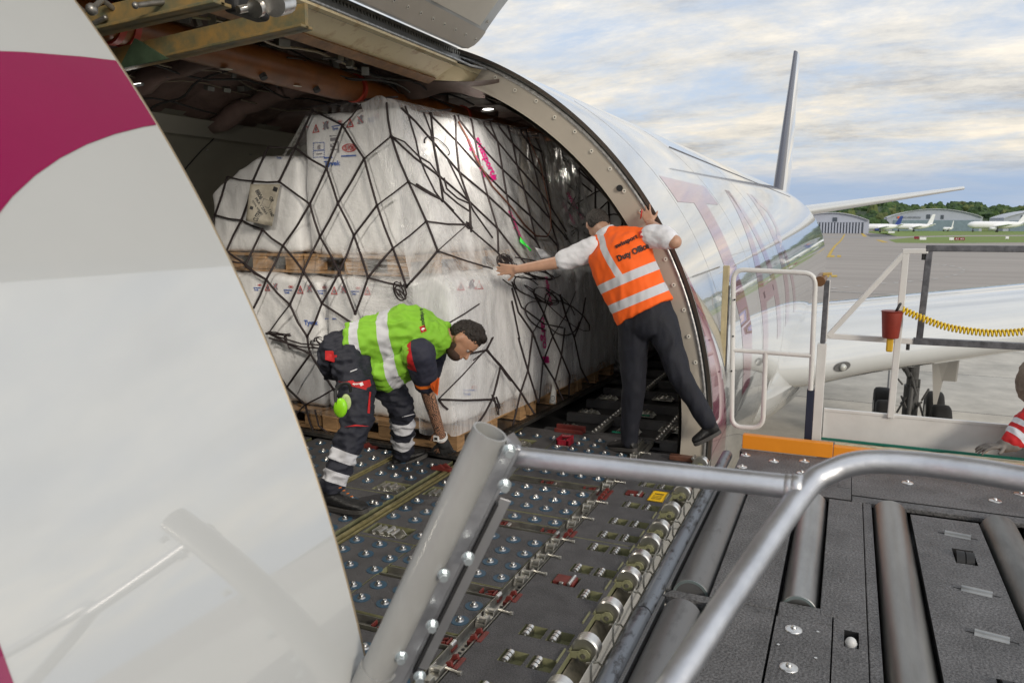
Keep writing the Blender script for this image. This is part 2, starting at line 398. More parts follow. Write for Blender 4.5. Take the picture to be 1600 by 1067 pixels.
GRASS = mat('mown grass', (.13, .24, .03), .9, ns=.06, col2=(.16, .17, .04), bump=.4, bs=2, stretch=(.4, 1.6, 1))
def sheet(name, poly, z, m, kind='structure'):
    mb = MB(); mb.add([(p[0], p[1], z) for p in poly], [tuple(range(len(poly)))]); o = mb.build(name, m); o['kind'] = kind; return o
sheet('ground', [(-3500, -600), (3500, -600), (3500, 5000), (-3500, 5000)], GZ - .02, ASPH)
sheet('apron', [(-80, -60), (160, -60), (160, 62), (-80, 62)], GZ, CONC)
sheet('taxiway', [(-300, 325), (500, 325), (500, 352), (-300, 350)], GZ, mat('taxiway surface', (.3, .28, .27), .8, ns=.2, amt=.15))
def gpoly(name, pts, m, dz=.004, kind='structure'):
    return sheet(name, [G(*p) for p in pts], GZ + dz, m, kind)
gpoly('grass', [(1388, 375), (1420, 371.5), (1500, 369.5), (1800, 368.5), (1800, 378.5), (1600, 379), (1480, 380), (1400, 379.5)], GRASS)
gpoly('grass', [(1345, 362), (1395, 359.5), (1450, 359), (1700, 356), (1700, 366.8), (1500, 367.8), (1405, 369.5), (1385, 367)], GRASS)
gpoly('shoulder', [(1352, 366), (1385, 365), (1402, 369.8), (1360, 370.5)], mat('dark shoulder asphalt', (.10, .1, .1), .85))
mk = MB()
YLINE = mat('yellow ground marking', (.55, .36, .03), .7, ns=1, amt=.25)
WLINE = mat('white ground marking', (.55, .54, .52), .7, ns=1, amt=.2)
def line(mb, pts, w):
    g = [G(*p) for p in pts]
    for a, b in zip(g[:-1], g[1:]):
        d = (b - a); d.z = 0; d.normalize(); n = Vector((-d.y, d.x, 0)) * w / 2
        mb.add([a + n, a - n, b - n, b + n], [(0, 1, 2, 3)])
    return mb
for nm, pts, w, m in (('taxi_line', [(1320, 366), (1316, 373), (1312, 378), (1305, 384), (1300, 391), (1294, 402)], .55, YLINE),
                      ('taxi_line', [(1345, 363), (1352, 370)], 1.3, YLINE), ('taxi_line', [(1372, 375), (1384, 379)], 1.6, YLINE),
                      ('apron_line', [(1294, 455), (1400, 460)], .35, WLINE)):
    o = line(MB(), pts, w); o.v = [(v[0], v[1], GZ + .01) for v in o.v]; b = o.build(nm, m); b['kind'] = 'structure'
o = MB()
for (x0, x1, y0) in ((1294, 1304, 402), (1308, 1314, 402), (1284, 1296, 433), (1299, 1308, 433)):
    o.add([G(x0, y0), G(x1, y0), G(x1, y0 - 3), G(x0, y0 - 3)], [(0, 1, 2, 3)])
o.v = [(v[0], v[1], GZ + .012) for v in o.v]; b = o.build('hold_marking', YLINE); b['kind'] = 'structure'
o = MB()
dash = [(1303, 451), (1322, 449), (1342, 447), (1380, 443), (1400, 442), (1422, 440), (1442, 438), (1461, 436), (1480, 433), (1493, 430), (1503, 426), (1506, 422), (1500, 419), (1488, 416.5), (1475, 415), (1462, 414)]
for p in dash: line(o, [(p[0] - 3.5, p[1]), (p[0] + 3.5, p[1] - .6)], .45)
o.v = [(v[0], v[1], GZ + .012) for v in o.v]; b = o.build('apron_line', WLINE); b['kind'] = 'structure'
# hill
HILL = mat('far woodland floor', (.04, .07, .025), .9, ns=.03, amt=.4)
def ridge(x): return 9 + 4.0 * math.sin(x * .021 + 1) + 6 * math.exp(-((x - 190) / 70) ** 2) + 2.5 * math.sin(x * .07)
mb = MB(); mb.grid(lambda u, v: (-500 + 1300 * u, 720 + 380 * v, GZ - .5 + (6.5 + ridge(-500 + 1300 * u) + 3) * math.sin(math.pi / 2 * min(1, v * 1.4)) ** 1.2 if v > 0 else GZ - .5), 120, 16)
h = mb.build('hill', HILL, smooth=True); h['kind'] = 'structure'
FOL = mat('far tree foliage', (.055, .10, .022), .85, ns=.11, col2=(.018, .045, .012), lo=.4, hi=.62, bump=.8, bs=.6)
FOL2 = mat('paler far foliage', (.12, .15, .04), .85, ns=.11, amt=.5, bump=.8, bs=.6)
def crown(mb, c, r, sq=1.0, nu=9, nv=6):
    st = len(mb.v); mb.sph(c, r, nu, nv)
    for i in range(st, len(mb.v)):
        v = Vector(mb.v[i]); d = (v - Vector(c)); k = 1 + .45 * noise.noise(v * (1.1 / r) * 1.7) + .2 * noise.noise(v * (4 / r))
        d = d * k; d.z *= sq; mb.v[i] = tuple(Vector(c) + d)
mb = MB()
for i in range(1500):
    x = random.uniform(-260, 560); v = random.random() ** .8 * .72; Y = 722 + 380 * v
    z = GZ - .5 + (6.5 + ridge(x) + 3) * math.sin(math.pi / 2 * min(1, v * 1.4)) ** 1.2
    mb.cur = 1 if random.random() < .14 else 0
    r = random.uniform(3.2, 6.2); crown(mb, (x, Y, z + r * .5 - 3), r, random.uniform(.8, 1.25))
w = mb.build('far_woodland', [FOL, FOL2], smooth=False); w['kind'] = 'stuff'
tr = thing('tree', (P(1452, 330, Y=705).x, 705, GZ), 'single tall dark tree rising above the ridge behind the middle hangar', 'tree')
mb = MB(); c0 = P(1452, 326, Y=705)
for k in range(7): crown(mb, (c0.x + random.uniform(-1, 1), 705, c0.z - 9 + k * 2.0), 3.0 - k * .18, 1.1)
mb.build('crown', FOL, tr); MB().tube([(c0.x, 705, GZ), (c0.x, 705, c0.z)], .4, 6).build('trunk', WOOD, tr)
# small trees between the hangars
for i, x in enumerate((1366, 1373, 1381)):
    c0 = P(x, 352, Y=560); t = thing('tree', (c0.x, 560, GZ), ['small tree just right of the slatted hangar', 'small round tree in the middle of the gap between two hangars', 'small tree beside the left end of the wide hangar'][i], 'tree', 'trees between the hangars')
    mb = MB(); crown(mb, (c0.x, 560, GZ + 4.5), 2.8, 1.1); mb.build('crown', FOL, t); MB().tube([(c0.x, 560, GZ), (c0.x, 560, GZ + 3)], .3, 6).build('trunk', WOOD, t)
# hangars
HW = mat('hangar cladding', (.4, .43, .51), .6, ns=.3, amt=.08); HD = mat('hangar door', (.2, .27, .32), .5, ns=.5, amt=.2); HDK = mat('hangar dark opening', (.06, .075, .1), .6)
def hangar(x0, x1, yb, ytop, Y, label, slats, wins):
    a = P(x0, yb, Y=Y); b = P(x1, yb, Y=Y); H = P((x0 + x1) / 2, ytop, Y=Y).z - GZ; e = H * .6
    t = thing('hangar', ((a.x + b.x) / 2, Y, GZ), label, 'hangar', 'hangars across the airfield')
    n = 20; arc = [(a.x + (b.x - a.x) * i / n, Y, GZ + e + (H - e) * math.sin(math.pi * i / n) ** .8) for i in range(n + 1)]
    MB().prism([(b.x, Y, GZ), (a.x, Y, GZ)] + arc, (0, 55, 0)).build('wall', HW, t)
    mb = MB(); arc2 = [(p[0], Y - 1.2, p[2] + .35) for p in arc]; arc3 = [(p[0], Y - 1.2, p[2]) for p in arc]
    mb.add(arc2 + arc3 + [(p[0], Y + 56, p[2] + .35) for p in arc], [(i, i + 1, n + 2 + i, n + 1 + i) for i in range(n)] + [(i, 2 * (n + 1) + i, 2 * (n + 1) + i + 1, i + 1) for i in range(n)])
    mb.build('roof', mat('hangar roof', (.45, .47, .52), .5), t)
    w = b.x - a.x; dm = MB()
    if slats:
        for i in range(22):
            xx = a.x + w * (.04 + .88 * i / 22); dm.box((xx, Y - .5, GZ), (xx + w * .022, Y - .1, GZ + H * .53))
        MB().box((a.x + w * .03, Y - .09, GZ), (a.x + w * .93, Y - .02, GZ + H * .54)).build('doorway', HDK, t)
        dm.build('door', HW, t)
    else: dm.box((a.x + w * .07, Y - .4, GZ), (a.x + w * .97, Y - .02, GZ + H * .5)).build('door', HD, t)
    for (u, v, du, dv) in wins:
        MB().box((a.x + w * u, Y - .3, GZ + H * v), (a.x + w * (u + du), Y - .05, GZ + H * (v + dv))).build('window', HDK, t)
    return t, a, b, H, Y
hangar(1240, 1357, 363, 333, 440, 'grey hangar with vertical door slats, far left below the tailplane', True, [(.52, .58, .06, .2)])
T2 = hangar(1385, 1534, 358, 327, 560, 'wide arched grey hangar in the middle with a blue grey door', False, [(.42, .56, .04, .2), (.57, .55, .03, .18)])
hangar(1567, 1720, 358, 328, 565, 'arched grey hangar at the right edge of the photo', False, [(.18, .55, .04, .2)])
tv, tf = text2d('RUAG AEROSPACE', .02)
mb = MB(); t, a, b, H, Y = T2; w = b.x - a.x
mb.add([(a.x + w * (.14 + .22 * u), Y - .5, GZ + H * (.58 + .09 * v)) for u, v in tv], tf); mb.build('lettering', mat('hangar lettering', (.14, .15, .19), .6), t)
MB().box((a.x + w * .11, Y - .6, GZ + H * .58), (a.x + w * .135, Y - .3, GZ + H * .67)).build('emblem', mat('orange emblem', (.7, .12, .03), .5), t)
# far airliners
AW = mat('far airliner paint', (.85, .85, .86), .3); AB = mat('far airliner blue', (.03, .06, .25), .4)
def airliner(x0, x1, yb, Y, label, dirn, blue, finh=1.0):
    a = P(x0, yb, Y=Y); b = P(x1, yb, Y=Y); Lr = b.x - a.x; gz = GZ; r = Lr * .052 + .6
    t = thing('airliner', ((a.x + b.x) / 2, Y, gz), label, 'airliner', 'white airliners parked across the airfield')
    X = (lambda u: a.x + Lr * u) if dirn > 0 else (lambda u: b.x - Lr * u)   # u=0 nose, 1 tail
    prof = [(0, .05), (.02, .45), (.06, .8), (.12, 1), (.65, 1), (.8, .75), (.92, .4), (1, .1)]
    MB().tube([(X(u), Y, gz + r * 1.9 + (1 - k) * r * .5 * (u > .5)) for u, k in prof], [k * r for u, k in prof], 12).build('fuselage', AW, t, smooth=True)
    z0 = gz + r * 2.6
    fh = r * 3.1 * finh; d = -1 if dirn > 0 else 1
    MB().prism([(X(.83), Y - .15, z0), (X(.97), Y - .15, z0), (X(1.03), Y - .15, z0 + fh), (X(.96), Y - .15, z0 + fh)], (0, .5, 0)).build('tail_fin', AB if blue else AW, t)
    MB().prism([(X(.88), Y, z0 - .3 * r), (X(.97), Y, z0 - .3 * r), (X(1.05), Y - Lr * .14, z0 + .1), (X(.99), Y - Lr * .14, z0 + .1)], (0, 0, .3)).build('tailplane', AW, t)
    MB().prism([(X(.38), Y, gz + r * 1.3), (X(.58), Y, gz + r * 1.3), (X(.70), Y - Lr * .36, gz + r * 2.0), (X(.64), Y - Lr * .36, gz + r * 2.0)], (0, 0, .35)).build('wing', AW, t)
    MB().tube([(X(.36), Y - Lr * .13, gz + r * .95), (X(.47), Y - Lr * .13, gz + r * .95)], r * .42, 10).build('engine', AB if blue else AW, t, smooth=True)
    mb = MB()
    for u, yy in ((.1, 0), (.5, -r), (.5, r)): mb.tube([(X(u), Y + yy, gz), (X(u), Y + yy, gz + r * 1.4)], .2, 6); mb.tube([(X(u), Y + yy - .3, gz + .5), (X(u), Y + yy + .3, gz + .5)], .5, 10)
    explode(mb.build('landing_gear', BLACK, t))
airliner(1343, 1408, 360, 470, 'leftmost far airliner, white with a dark blue tail, near the slatted hangar', 1, True, .9)
airliner(1398, 1458, 358, 520, 'parked white airliner with a tall white fin in front of the wide hangar', 1, False, 1.15)
airliner(1511, 1606, 357, 520, 'long parked white airliner at the right edge with grey engines', 1, False, 1.0)
airliner(1473, 1489, 357.6, 545, 'tiny white jet parked close to the door of the wide hangar', 1, False, 1.5)
# airfield signs
def fsign(x0, x1, y, col, label, txt=None):
    a = G(x0, y); b = P(x1, y, Y=a.y); h = 1.1
    t = thing('airfield_sign', ((a.x + b.x) / 2, a.y, GZ), label, 'sign', 'airfield signs on the grass')
    MB().box((a.x, a.y - .15, GZ + .25), (b.x, a.y + .15, GZ + h)).build('panel', col, t)
    m = MB(); [m.box((x - .08, a.y - .05, GZ), (x + .08, a.y + .05, GZ + .3)) for x in (a.x + .4, b.x - .4)]; m.build('post', BLACK, t)
    if txt:
        tv, tf = text2d(txt); mb = MB(); mb.add([(a.x + (b.x - a.x) * (.1 + .8 * u), a.y - .17, GZ + .4 + .5 * v) for u, v in tv], tf); mb.build('lettering', WHT, t)
SR = mat('dark red sign', (.22, .01, .03), .5); SW = mat('white sign', (.8, .8, .82), .5)
fsign(1428, 1436, 374.5, SR, 'small dark red sign at the left of the lower grass strip'); fsign(1437, 1447, 376, SW, 'small white sign right next to the left red sign')
fsign(1483, 1490, 376.5, SW, 'white end panel left of the long red airfield sign'); fsign(1491, 1507, 376.5, SR, 'long dark red airfield sign in the middle of the lower grass', 'A1 A2')
fsign(1388, 1398, 365, SW, 'white low sign on the dark shoulder at the end of the upper grass'); fsign(1571, 1576, 374.5, SW, 'little white box alone at the right of the lower grass')
# ============================================================ AIRCRAFT
AC = thing('cargo_aircraft', (FX, 8, GZ), 'large white cargo aircraft with burgundy lettering and its side cargo door open', 'aircraft')
YF, YA = 1.175, 5.158
TH0, TH1 = -3.2, 71.0
def prof(Y):
    if Y <= 26: return FR, FZ
    t = min(1, (Y - 26) / 21.5); r = FR * (1 - t ** 2.1) + .12; return min(FR, r), FZ + (FR - min(FR, r)) * .72
ths = [TH0 + (TH1 - TH0) * i / 70 for i in range(70)] + [TH1 + (360 + TH0 - TH1) * i / 150 for i in range(151)]
ys = [-9 + i * .8 for i in range(12)] + [.6, YF] + [YF + (YA - YF) * i / 8 for i in range(1, 9)] + [5.5, 6, 6.6] + list(np.arange(7.5, 48.2, .75))
ys = [float(y) for y in ys]
mb = MB(); vs = []
for Y in ys:
    r, zc = prof(Y)
    if Y < -3: r = FR * math.sqrt(max(.02, 1 - ((-3 - Y) / 6.4) ** 2))
    for t in ths: a = R_(t); vs.append((FX + r * math.cos(a), Y, zc + r * math.sin(a)))
n = len(ths); fs = []
for j in range(len(ys) - 1):
    for i in range(n - 1):
        if i < 70 and YF - .001 <= ys[j] < YA - .001: continue
        fs.append((j * n + i, j * n + i + 1, (j + 1) * n + i + 1, (j + 1) * n + i))
mb.add(vs, fs)
WHITE2 = mat('fuselage white paint', (.50, .51, .505), .14, ns=1.2, amt=.05, coat=1, cior=1.9, bump=.012, bs=3.5)
sk = mb.build('fuselage_skin', WHITE2, AC, smooth=True)
# lettering on the skin
LET = mat('burgundy lettering', (.25, .004, .07), .15, ns=1.5, amt=.1, coat=1, cior=1.55, bump=.012, bs=3.5)
def letter(polys, name='lettering'):
    bm = bmesh.new()
    for poly in polys:
        vs = [bm.verts.new((p[0], p[1] / 20, 0)) for p in poly]; bm.faces.new(vs)
    for k in range(-30, 60):
        bmesh.ops.bisect_plane(bm, geom=bm.verts[:] + bm.edges[:] + bm.faces[:], plane_co=(0, k * 1.5 / 20, 0), plane_no=(0, 1, 0))
    bmesh.ops.triangulate(bm, faces=bm.faces)
    me = bpy.data.meshes.new(name)
    for v in bm.verts:
        Y, th = v.co.x, v.co.y * 20; v.co = CY(th, Y, FR + .0016)
    bm.normal_update()
    for f in bm.faces:
        c = f.calc_center_median()
        if f.normal.dot(Vector((c.x - FX, 0, c.z - FZ))) < 0: f.normal_flip()
    bm.to_mesh(me); bm.free(); me.shade_smooth(); me.materials.append(LET)
    o = bpy.data.objects.new(name, me); COL.objects.link(o); o.parent = AC; o.location = -root_loc(AC); return o
letter([[(6.15, 39.5), (8.25, 39.5), (8.25, 34.7), (6.15, 34.3)], [(6.87, 35.2), (7.5, 35.2), (7.42, 20), (7.55, 9), (7.27, -1), (6.72, -1), (6.88, 12), (6.8, 21)]])
letter([[(9.72, 40), (10.1, 40), (9.1, 14), (8.95, -1), (8.4, -1), (8.55, 14)], [(9.72, 40), (10.1, 40), (10.8, -1), (10.2, -1), (10.0, 14)], [(8.9, 14.6), (10.1, 14.6), (10.15, 10.8), (8.9, 10.8)]])
letter([[(12.15, 41), (12.75, 41), (12.2, -1), (11.5, -1)], [(12.6, 41), (13.5, 38), (13.7, 32), (13.3, 24), (12.5, 21), (12.5, 25), (13.1, 28), (13.2, 34), (12.6, 37)], [(12.6, 22), (13.1, 22), (13.9, -1), (13.3, -1)]])
letter([[(5.175, 24), (5.30, 18.7), (5.42, 13.8), (5.67, 5.4), (5.90, -5.8), (5.85, -8), (5.175, -8)]])
def sup(cy, ct, sy, st, a):
    c, s = math.cos(a), math.sin(a); return (cy + sy * abs(c) ** .8 * (1 if c > 0 else -1), ct + st * abs(s) ** .8 * (1 if s > 0 else -1))
outer = [sup(1.8, 19.3, 1.8, 20.0, math.pi / 2 + (math.pi) * i / 40) for i in range(41)]
inner = [sup(1.8, 19.3, 1.25, 17.4, math.pi / 2 + (math.pi) * i / 40) for i in range(41)]
def clampY(ps): return [(min(p[0], 1.172), p[1]) for p in ps]
q = []
for a, b, c, d in zip(outer[:-1], outer[1:], inner[1:], inner[:-1]):
    if min(a[0], b[0], c[0], d[0]) < 1.17:
        pl = []
        for p, r in zip((a, b, c, d), (b, c, d, a)):
            if p[0] <= 1.172: pl.append(p)
            if (p[0] - 1.172) * (r[0] - 1.172) < 0:
                k = (1.172 - p[0]) / (r[0] - p[0]); pl.append((1.172, p[1] + k * (r[1] - p[1])))
        if len(pl) > 2: q.append(pl)
letter(q)
# small skin details
mb = MB(); mb.tube([CY(52.5 - .05 * (y - 8.5) / .42, y, FR + .002) for y in np.arange(8.6, 25.8, .4)], .008, 5); mb.build('antenna_strip', mat('dark placard line', (.12, .12, .14), .5), AC)
mb = MB(); seam = mat('panel seam', (.33, .32, .31), .5)
for a, b in ((((1100, 375)), ((1210, 358))),): pass
for Y in (6.05, 8.35, 11.2): mb.tube([CY(t, Y, FR + .0003) for t in range(-20, 60, 2)], .0013, 4)
mb.tube([CY(23.5, Y * .5, FR + .0005) for Y in range(14, 50)], .0018, 4)
for t0, Y0 in ((17, 5.75), (21, 7.0)):
    mb.tube([CY(t0 - 11, Y0), CY(t0, Y0), CY(t0 + 1.5, Y0 + .08), CY(t0 + 1.5, Y0 + .4), CY(t0, Y0 + .48), CY(t0 - 11, Y0 + .48)], .003, 4)
explode(mb.build('panel_seam', seam, AC))
mb = MB(); mb.box((-.004, -.012, -.045), (.006, .012, .045), Matrix.Translation(CY(7.2, 5.62, FR)) @ Matrix.Rotation(R_(-7), 4, 'Y')); mb.build('handle_plate', ALU, AC, bevel=.003)
MB().prism([CY(22, 5.35, FR), CY(22, 5.95, FR), CY(22, 5.95, FR + .1), CY(22, 5.75, FR + .12)], (0, 0, .012)).build('blade_antenna', ALU, AC)
# aft and forward door jambs
def ring(r0, y0, r1, y1, t0, t1, name, m, n=60, smooth=True):
    mb = MB(); mb.grid(lambda u, v: CY(t0 + (t1 - t0) * u, y0 + (y1 - y0) * v, r0 + (r1 - r0) * v), n, 1); return mb.build(name, m, AC, smooth=smooth)
SEAL = mat('silver door seal', (.5, .5, .5), .35, .6, ns=40, amt=.5)
ring(FR, YA, 2.795, YA + .012, TH0 - 8, TH1 + 9, 'skin_edge', mat('dark skin edge', (.12, .1, .085), .5))
ring(2.795, YA + .012, 2.775, YA + .05, TH0 - 8, TH1 + 9, 'jamb_gutter', mat('gutter shadow grey', (.2, .2, .19), .5))
mb = MB(); mb.tube([CY(t, YA + .03, 2.768) for t in np.linspace(TH0 - 8, TH1 + 4, 70)], .013, 8); mb.build('door_seal', SEAL, AC, smooth=True)
ring(2.758, YA + .03, 2.60, YA + .06, TH0 - 8, TH1 - 3, 'door_jamb', BEIGE)
ring(2.60, YA + .06, 2.585, YA + .5, TH0 - 8, TH1 - 3, 'jamb_return', BEIGED)
ring(FR, YF, 2.55, YF + .0, TH0 - 8, TH1, 'forward_jamb', BEIGED)
mb = MB(); mb.tube([CY(t, YF + .004, FR - .003) for t in np.linspace(TH0, TH1, 70)], .0035, 8); mb.build('forward_edge_trim', mat('bronze edge', (.3, .24, .16), .4, .5), AC, smooth=True)
disc = MB(); STUDM = mat('pale stud paint', (.72, .69, .62), .4)
def stud(mb, c, nrm, r, h=.004):
    c = Vector(c); nrm = Vector(nrm).normalized(); mb.cur = 0; mb.tube([c, c + nrm * h], r, 14); mb.cur = 1; mb.tube([c + nrm * h, c + nrm * (h + .002)], r * .35, 8); mb.cur = 0
for k, t in enumerate(np.linspace(-1, 64, 18)):
    p = CY(t, YA + .034, 2.73 if k % 2 else 2.715); stud(disc, p, (0, -1, 0), .014)
p = CY(38, YA + .04, 2.70); disc.cur = 1; disc.tube([p, p + Vector((0, -.012, 0))], .022, 16)
explode(disc.build('jamb_stud', [STUDM, BLACK], AC))
# the open main cargo door: the cut-out arc swung up about its hinge
HP = CY(TH1, 0, FR); ROT = R_(73)
def doorpt(th, Y, r):
    p = CY(th, Y, r); d = p - Vector((HP.x, Y, HP.z)); c, s = math.cos(ROT), math.sin(ROT)
    return Vector((HP.x + d.x * c - d.z * s + .02, Y, HP.z + d.x * s + d.z * c + .03))
def corner(u, v):      # u along Y 0..1, v from hinge 0..1; rounded aft hinge corner
    rr = .16; th = TH1 - v * (TH1 - TH0); dist = R_(TH1 - th) * FR; y1 = YA - .01
    if dist < rr: y1 -= rr - math.sqrt(max(0, rr * rr - (rr - dist) ** 2))
    return th, YF + .02 + (y1 - YF - .02) * u
vv = [0, .004, .012, .022, .035, .045] + [.06 + i * .94 / 30 for i in range(31)]
mb = MB()
def dsurf(r, shr=0):
    vs = []
    for v in vv:
        for i in range(21):
            th, Y = corner(i / 20, v); vs.append(doorpt(th, Y, r))
    return vs
nv_ = len(vv); o = dsurf(FR); i_ = dsurf(FR - .12); mb.add(o + i_, [])
base = len(o)
fs = []
for j in range(nv_ - 1):
    for i in range(20):
        a = j * 21 + i; fs.append((a, a + 1, a + 22, a + 21)); fs.append((base + a, base + a + 21, base + a + 22, base + a + 1))
    for a in (j * 21, j * 21 + 20): fs.append((a, a + 21, base + a + 21, base + a))
for i in range(20): fs.append((i, i + 1, base + i + 1, base + i)); a = (nv_ - 1) * 21 + i; fs.append((a, a + 1, base + a + 1, base + a))
mb.add([], []); mb.f += fs; mb.mi += [0] * len(fs)
DR = mb.build('cargo_door', WHITE, AC, smooth=True, ang=40)
mb = MB(); mb.grid(lambda u, v: doorpt(corner(u, .055 + .9 * v)[0], YF + .15 + (YA - YF - .29) * u, FR - .132), 16, 26); mb.build('door_lining', BEIGED, DR, smooth=True)
DR.children[0].location = (0, 0, 0)
mb = MB(); mb.grid(lambda u, v: doorpt(corner(u, .004 + .045 * v)[0], *(corner(u, .004 + .045 * v)[1], FR - .124)), 16, 4); dd = mb.build('door_edge_strip', BEIGE, DR, smooth=True); dd.location = (0, 0, 0)
mb = MB()
for k in range(26):
    y = YF + .12 + k * (YA - YF - .2) / 25; p = doorpt(TH1 - 2.0, y, FR - .124); nn = (doorpt(TH1 - 2.0, y, FR - .2) - p); stud(mb, p, nn, .0125)
for k in range(12):
    th = TH1 - 5 - k * 5; p = doorpt(th, YA - .07, FR - .122); nn = (doorpt(th, YA - .07, FR - .2) - p); stud(mb, p, nn, .0125)
dd = mb.build('door_stud', [STUDM, BLACK], DR); dd.location = (0, 0, 0); explode(dd)
# header beam and hinge
def extr(name, prof2, m, y0, y1, parent=AC, smooth=False, bevel=0, n=1):
    mb = MB(); k = len(prof2)
    for a in range(n + 1):
        y = y0 + (y1 - y0) * a / n; mb.v += [(p[0], y, p[1]) for p in prof2]
    for a in range(n):
        mb.f += [(a * k + i, a * k + (i + 1) % k, (a + 1) * k + (i + 1) % k, (a + 1) * k + i) for i in range(k)]
    mb.f += [tuple(range(k)), tuple(n * k + i for i in range(k - 1, -1, -1))]; mb.mi = [0] * len(mb.f)
    return mb.build(name, m, parent, smooth=smooth, bevel=bevel)
def q2(th, r): p = CY(th, 0, r); return (p.x, p.z)
extr('header_beam', [q2(72.3, 2.56), q2(68.8, 2.72), q2(69.1, 2.735), q2(74, 2.72), q2(80, 2.62), q2(80, 2.56)], CREAM, YF, 5.02, n=4)
extr('beam_lip', [q2(72.4, 2.535), q2(72.0, 2.565), q2(71.6, 2.58), q2(71.4, 2.572), q2(72.6, 2.525)], mat('rusty beam lip', (.33, .16, .06), .5, ns=12, amt=.5), YF, 5.0)
MB().prism([CY(72.3, 5.02, 2.56), CY(69, 5.02, 2.72), CY(66.5, 5.2, 2.74), CY(67.5, 5.2, 2.64)], (0, .02, 0)).build('beam_end', CREAM, AC)
extr('hinge_bed', [q2(69.0, 2.735), q2(70.2, 2.80), q2(72.5, 2.80), q2(72.5, 2.73)], GREYP, YF, 5.1)
mb = MB(); mb.tube([CY(70.2, YF, 2.805), CY(70.2, 5.06, 2.805)], .015, 10)
for k in range(120):
    y = YF + .04 + k * .0325; p = CY(70.05, y, 2.785); mb.box((-.012, 0, -.012), (.012, .018, .012), Matrix.Translation(p))
mb.build('piano_hinge', mat('oily hinge steel', (.2, .19, .16), .4, .8, ns=30, amt=.5), AC)
mb = MB(); mb.tube([CY(69.2, y, 2.742) for y in (YF, 2, 3, 4, 4.7, 5.0)] + [CY(67.6, 5.1, 2.735), CY(65.5, 5.16, 2.755)], .011, 8); mb.build('header_seal', SEAL, AC, smooth=True)
mb = MB()
for i in range(34):
    for j in range(2): y = YF + .1 + i * .115; p = CY(70.1 + j * .35 - .7, y, 2.712 - j * .01); mb.sph(p, .0045, 6, 4)
mb.build('beam_rivet', GREYP, AC)
# perforated strap at the aft end of the hinge
mb = MB(); mb.grid(lambda u, v: CY(69.6 + 1.4 * u, 4.86 + .13 * v, 2.775), 3, 2); mb.build('hinge_strap', mat('light strap metal', (.5, .49, .46), .4, .4), AC)
mb = MB()
for i in range(4):
    for j in range(4): mb.sph(CY(69.8 + .33 * i, 4.875 + .033 * j, 2.773), .006, 6, 4)
explode(mb.build('strap_hole', BLACK, AC))
# actuator fitting at the top of the photo
a = P(385, 12, Y=2.2); b = P(455, 5, Y=2.35)
mb = MB(); mb.tube([P(372, 16, Y=2.12), P(440, 2, Y=2.3)], .013, 12); mb.tube([P(398, 14, Y=2.15), P(404, 12, Y=2.17)], .03, 16); mb.tube([P(428, 8, Y=2.2), P(446, 4, Y=2.3)], .04, 16); mb.build('door_actuator', BRIGHT, AC, smooth=True, ang=40)
mb = MB(); c = P(388, 10, Y=2.28); mb.box((c.x - .05, c.y - .08, c.z - .035), (c.x + .02, c.y + .1, c.z + .05)); mb.build('actuator_pocket', BLACK, AC, bevel=.02, seg=4)
# ------------------------------------------------------------ interior
ring(2.585, YF - 1.6, 2.585, 13, 118, 186, 'cargo_lining', LINING, 40)
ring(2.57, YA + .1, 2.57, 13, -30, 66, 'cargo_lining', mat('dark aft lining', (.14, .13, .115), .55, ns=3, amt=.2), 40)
MB().prism([CY(t, 12.9, 2.68) for t in range(0, 360, 10)], (0, .05, 0)).build('rear_bulkhead', LINING, AC)
MB().prism([CY(t, YF - 1.7, 2.68) for t in range(0, 360, 10)], (0, .05, 0)).build('front_bulkhead', LINING, AC)
ring(2.70, YF - 1.6, 2.70, 13, 66, 122, 'ceiling_skin', mat('dark ceiling', (.05, .045, .042), .7, ns=4, amt=.5), 30)
# lining upper lip
ring(2.50, YF - 1.5, 2.50, 7.9, 117, 122, 'lining_lip', mat('pale lining lip', (.3, .29, .25), .5), 6)
mb = MB()
for Y in np.arange(2.4, 8, .533):
    for t in (123.5, 127.5): stud(mb, CY(t, Y + (.15 if t > 125 else 0), 2.583), CY(t, Y, 1) - CY(t, Y, 2), .011)
explode(mb.build('lining_stud', [ALU, GREYP], AC))
mb = MB()
for Y in (2.0, 3.07, 4.13, 5.2, 6.26): mb.tube([CY(t, Y - .004 * (t - 118), 2.582) for t in range(120, 186, 4)], .005, 5)
explode(mb.build('lining_seam', BLACK, AC))
# insulation blankets: quilted sheet with padded frame covers
def blank(u, v):
    th = 82 + 37 * u; Y = .6 + 11 * v; r = 2.64 - .07 * abs(math.sin(math.pi * (Y - .3) / .533)) ** .6 + .02 * noise.noise(Vector((th * .2, Y * 3, 0))) + .015 * noise.noise(Vector((th * .6, Y * 8, 2)))
    return CY(th, Y, r)
mb = MB(); mb.grid(blank, 40, 260); mb.build('insulation_blanket', BLANK, AC, smooth=True)
pad = None
for k, Y in enumerate(np.arange(1.9, 9.0, 1.066)):
    mb = MB(); pts = []; rs = []
    for i in range(15):
        t = 84 + i * 2.5; pts.append(CY(t, Y - .012 * i, 2.50 + .015 * math.sin(i * 2.1 + k))); rs.append(.07 + .012 * math.sin(i * 1.7 + k * 2))
    mb.tube(pts, rs, 14); mb.build('frame_cover', BLANK, AC, smooth=True)
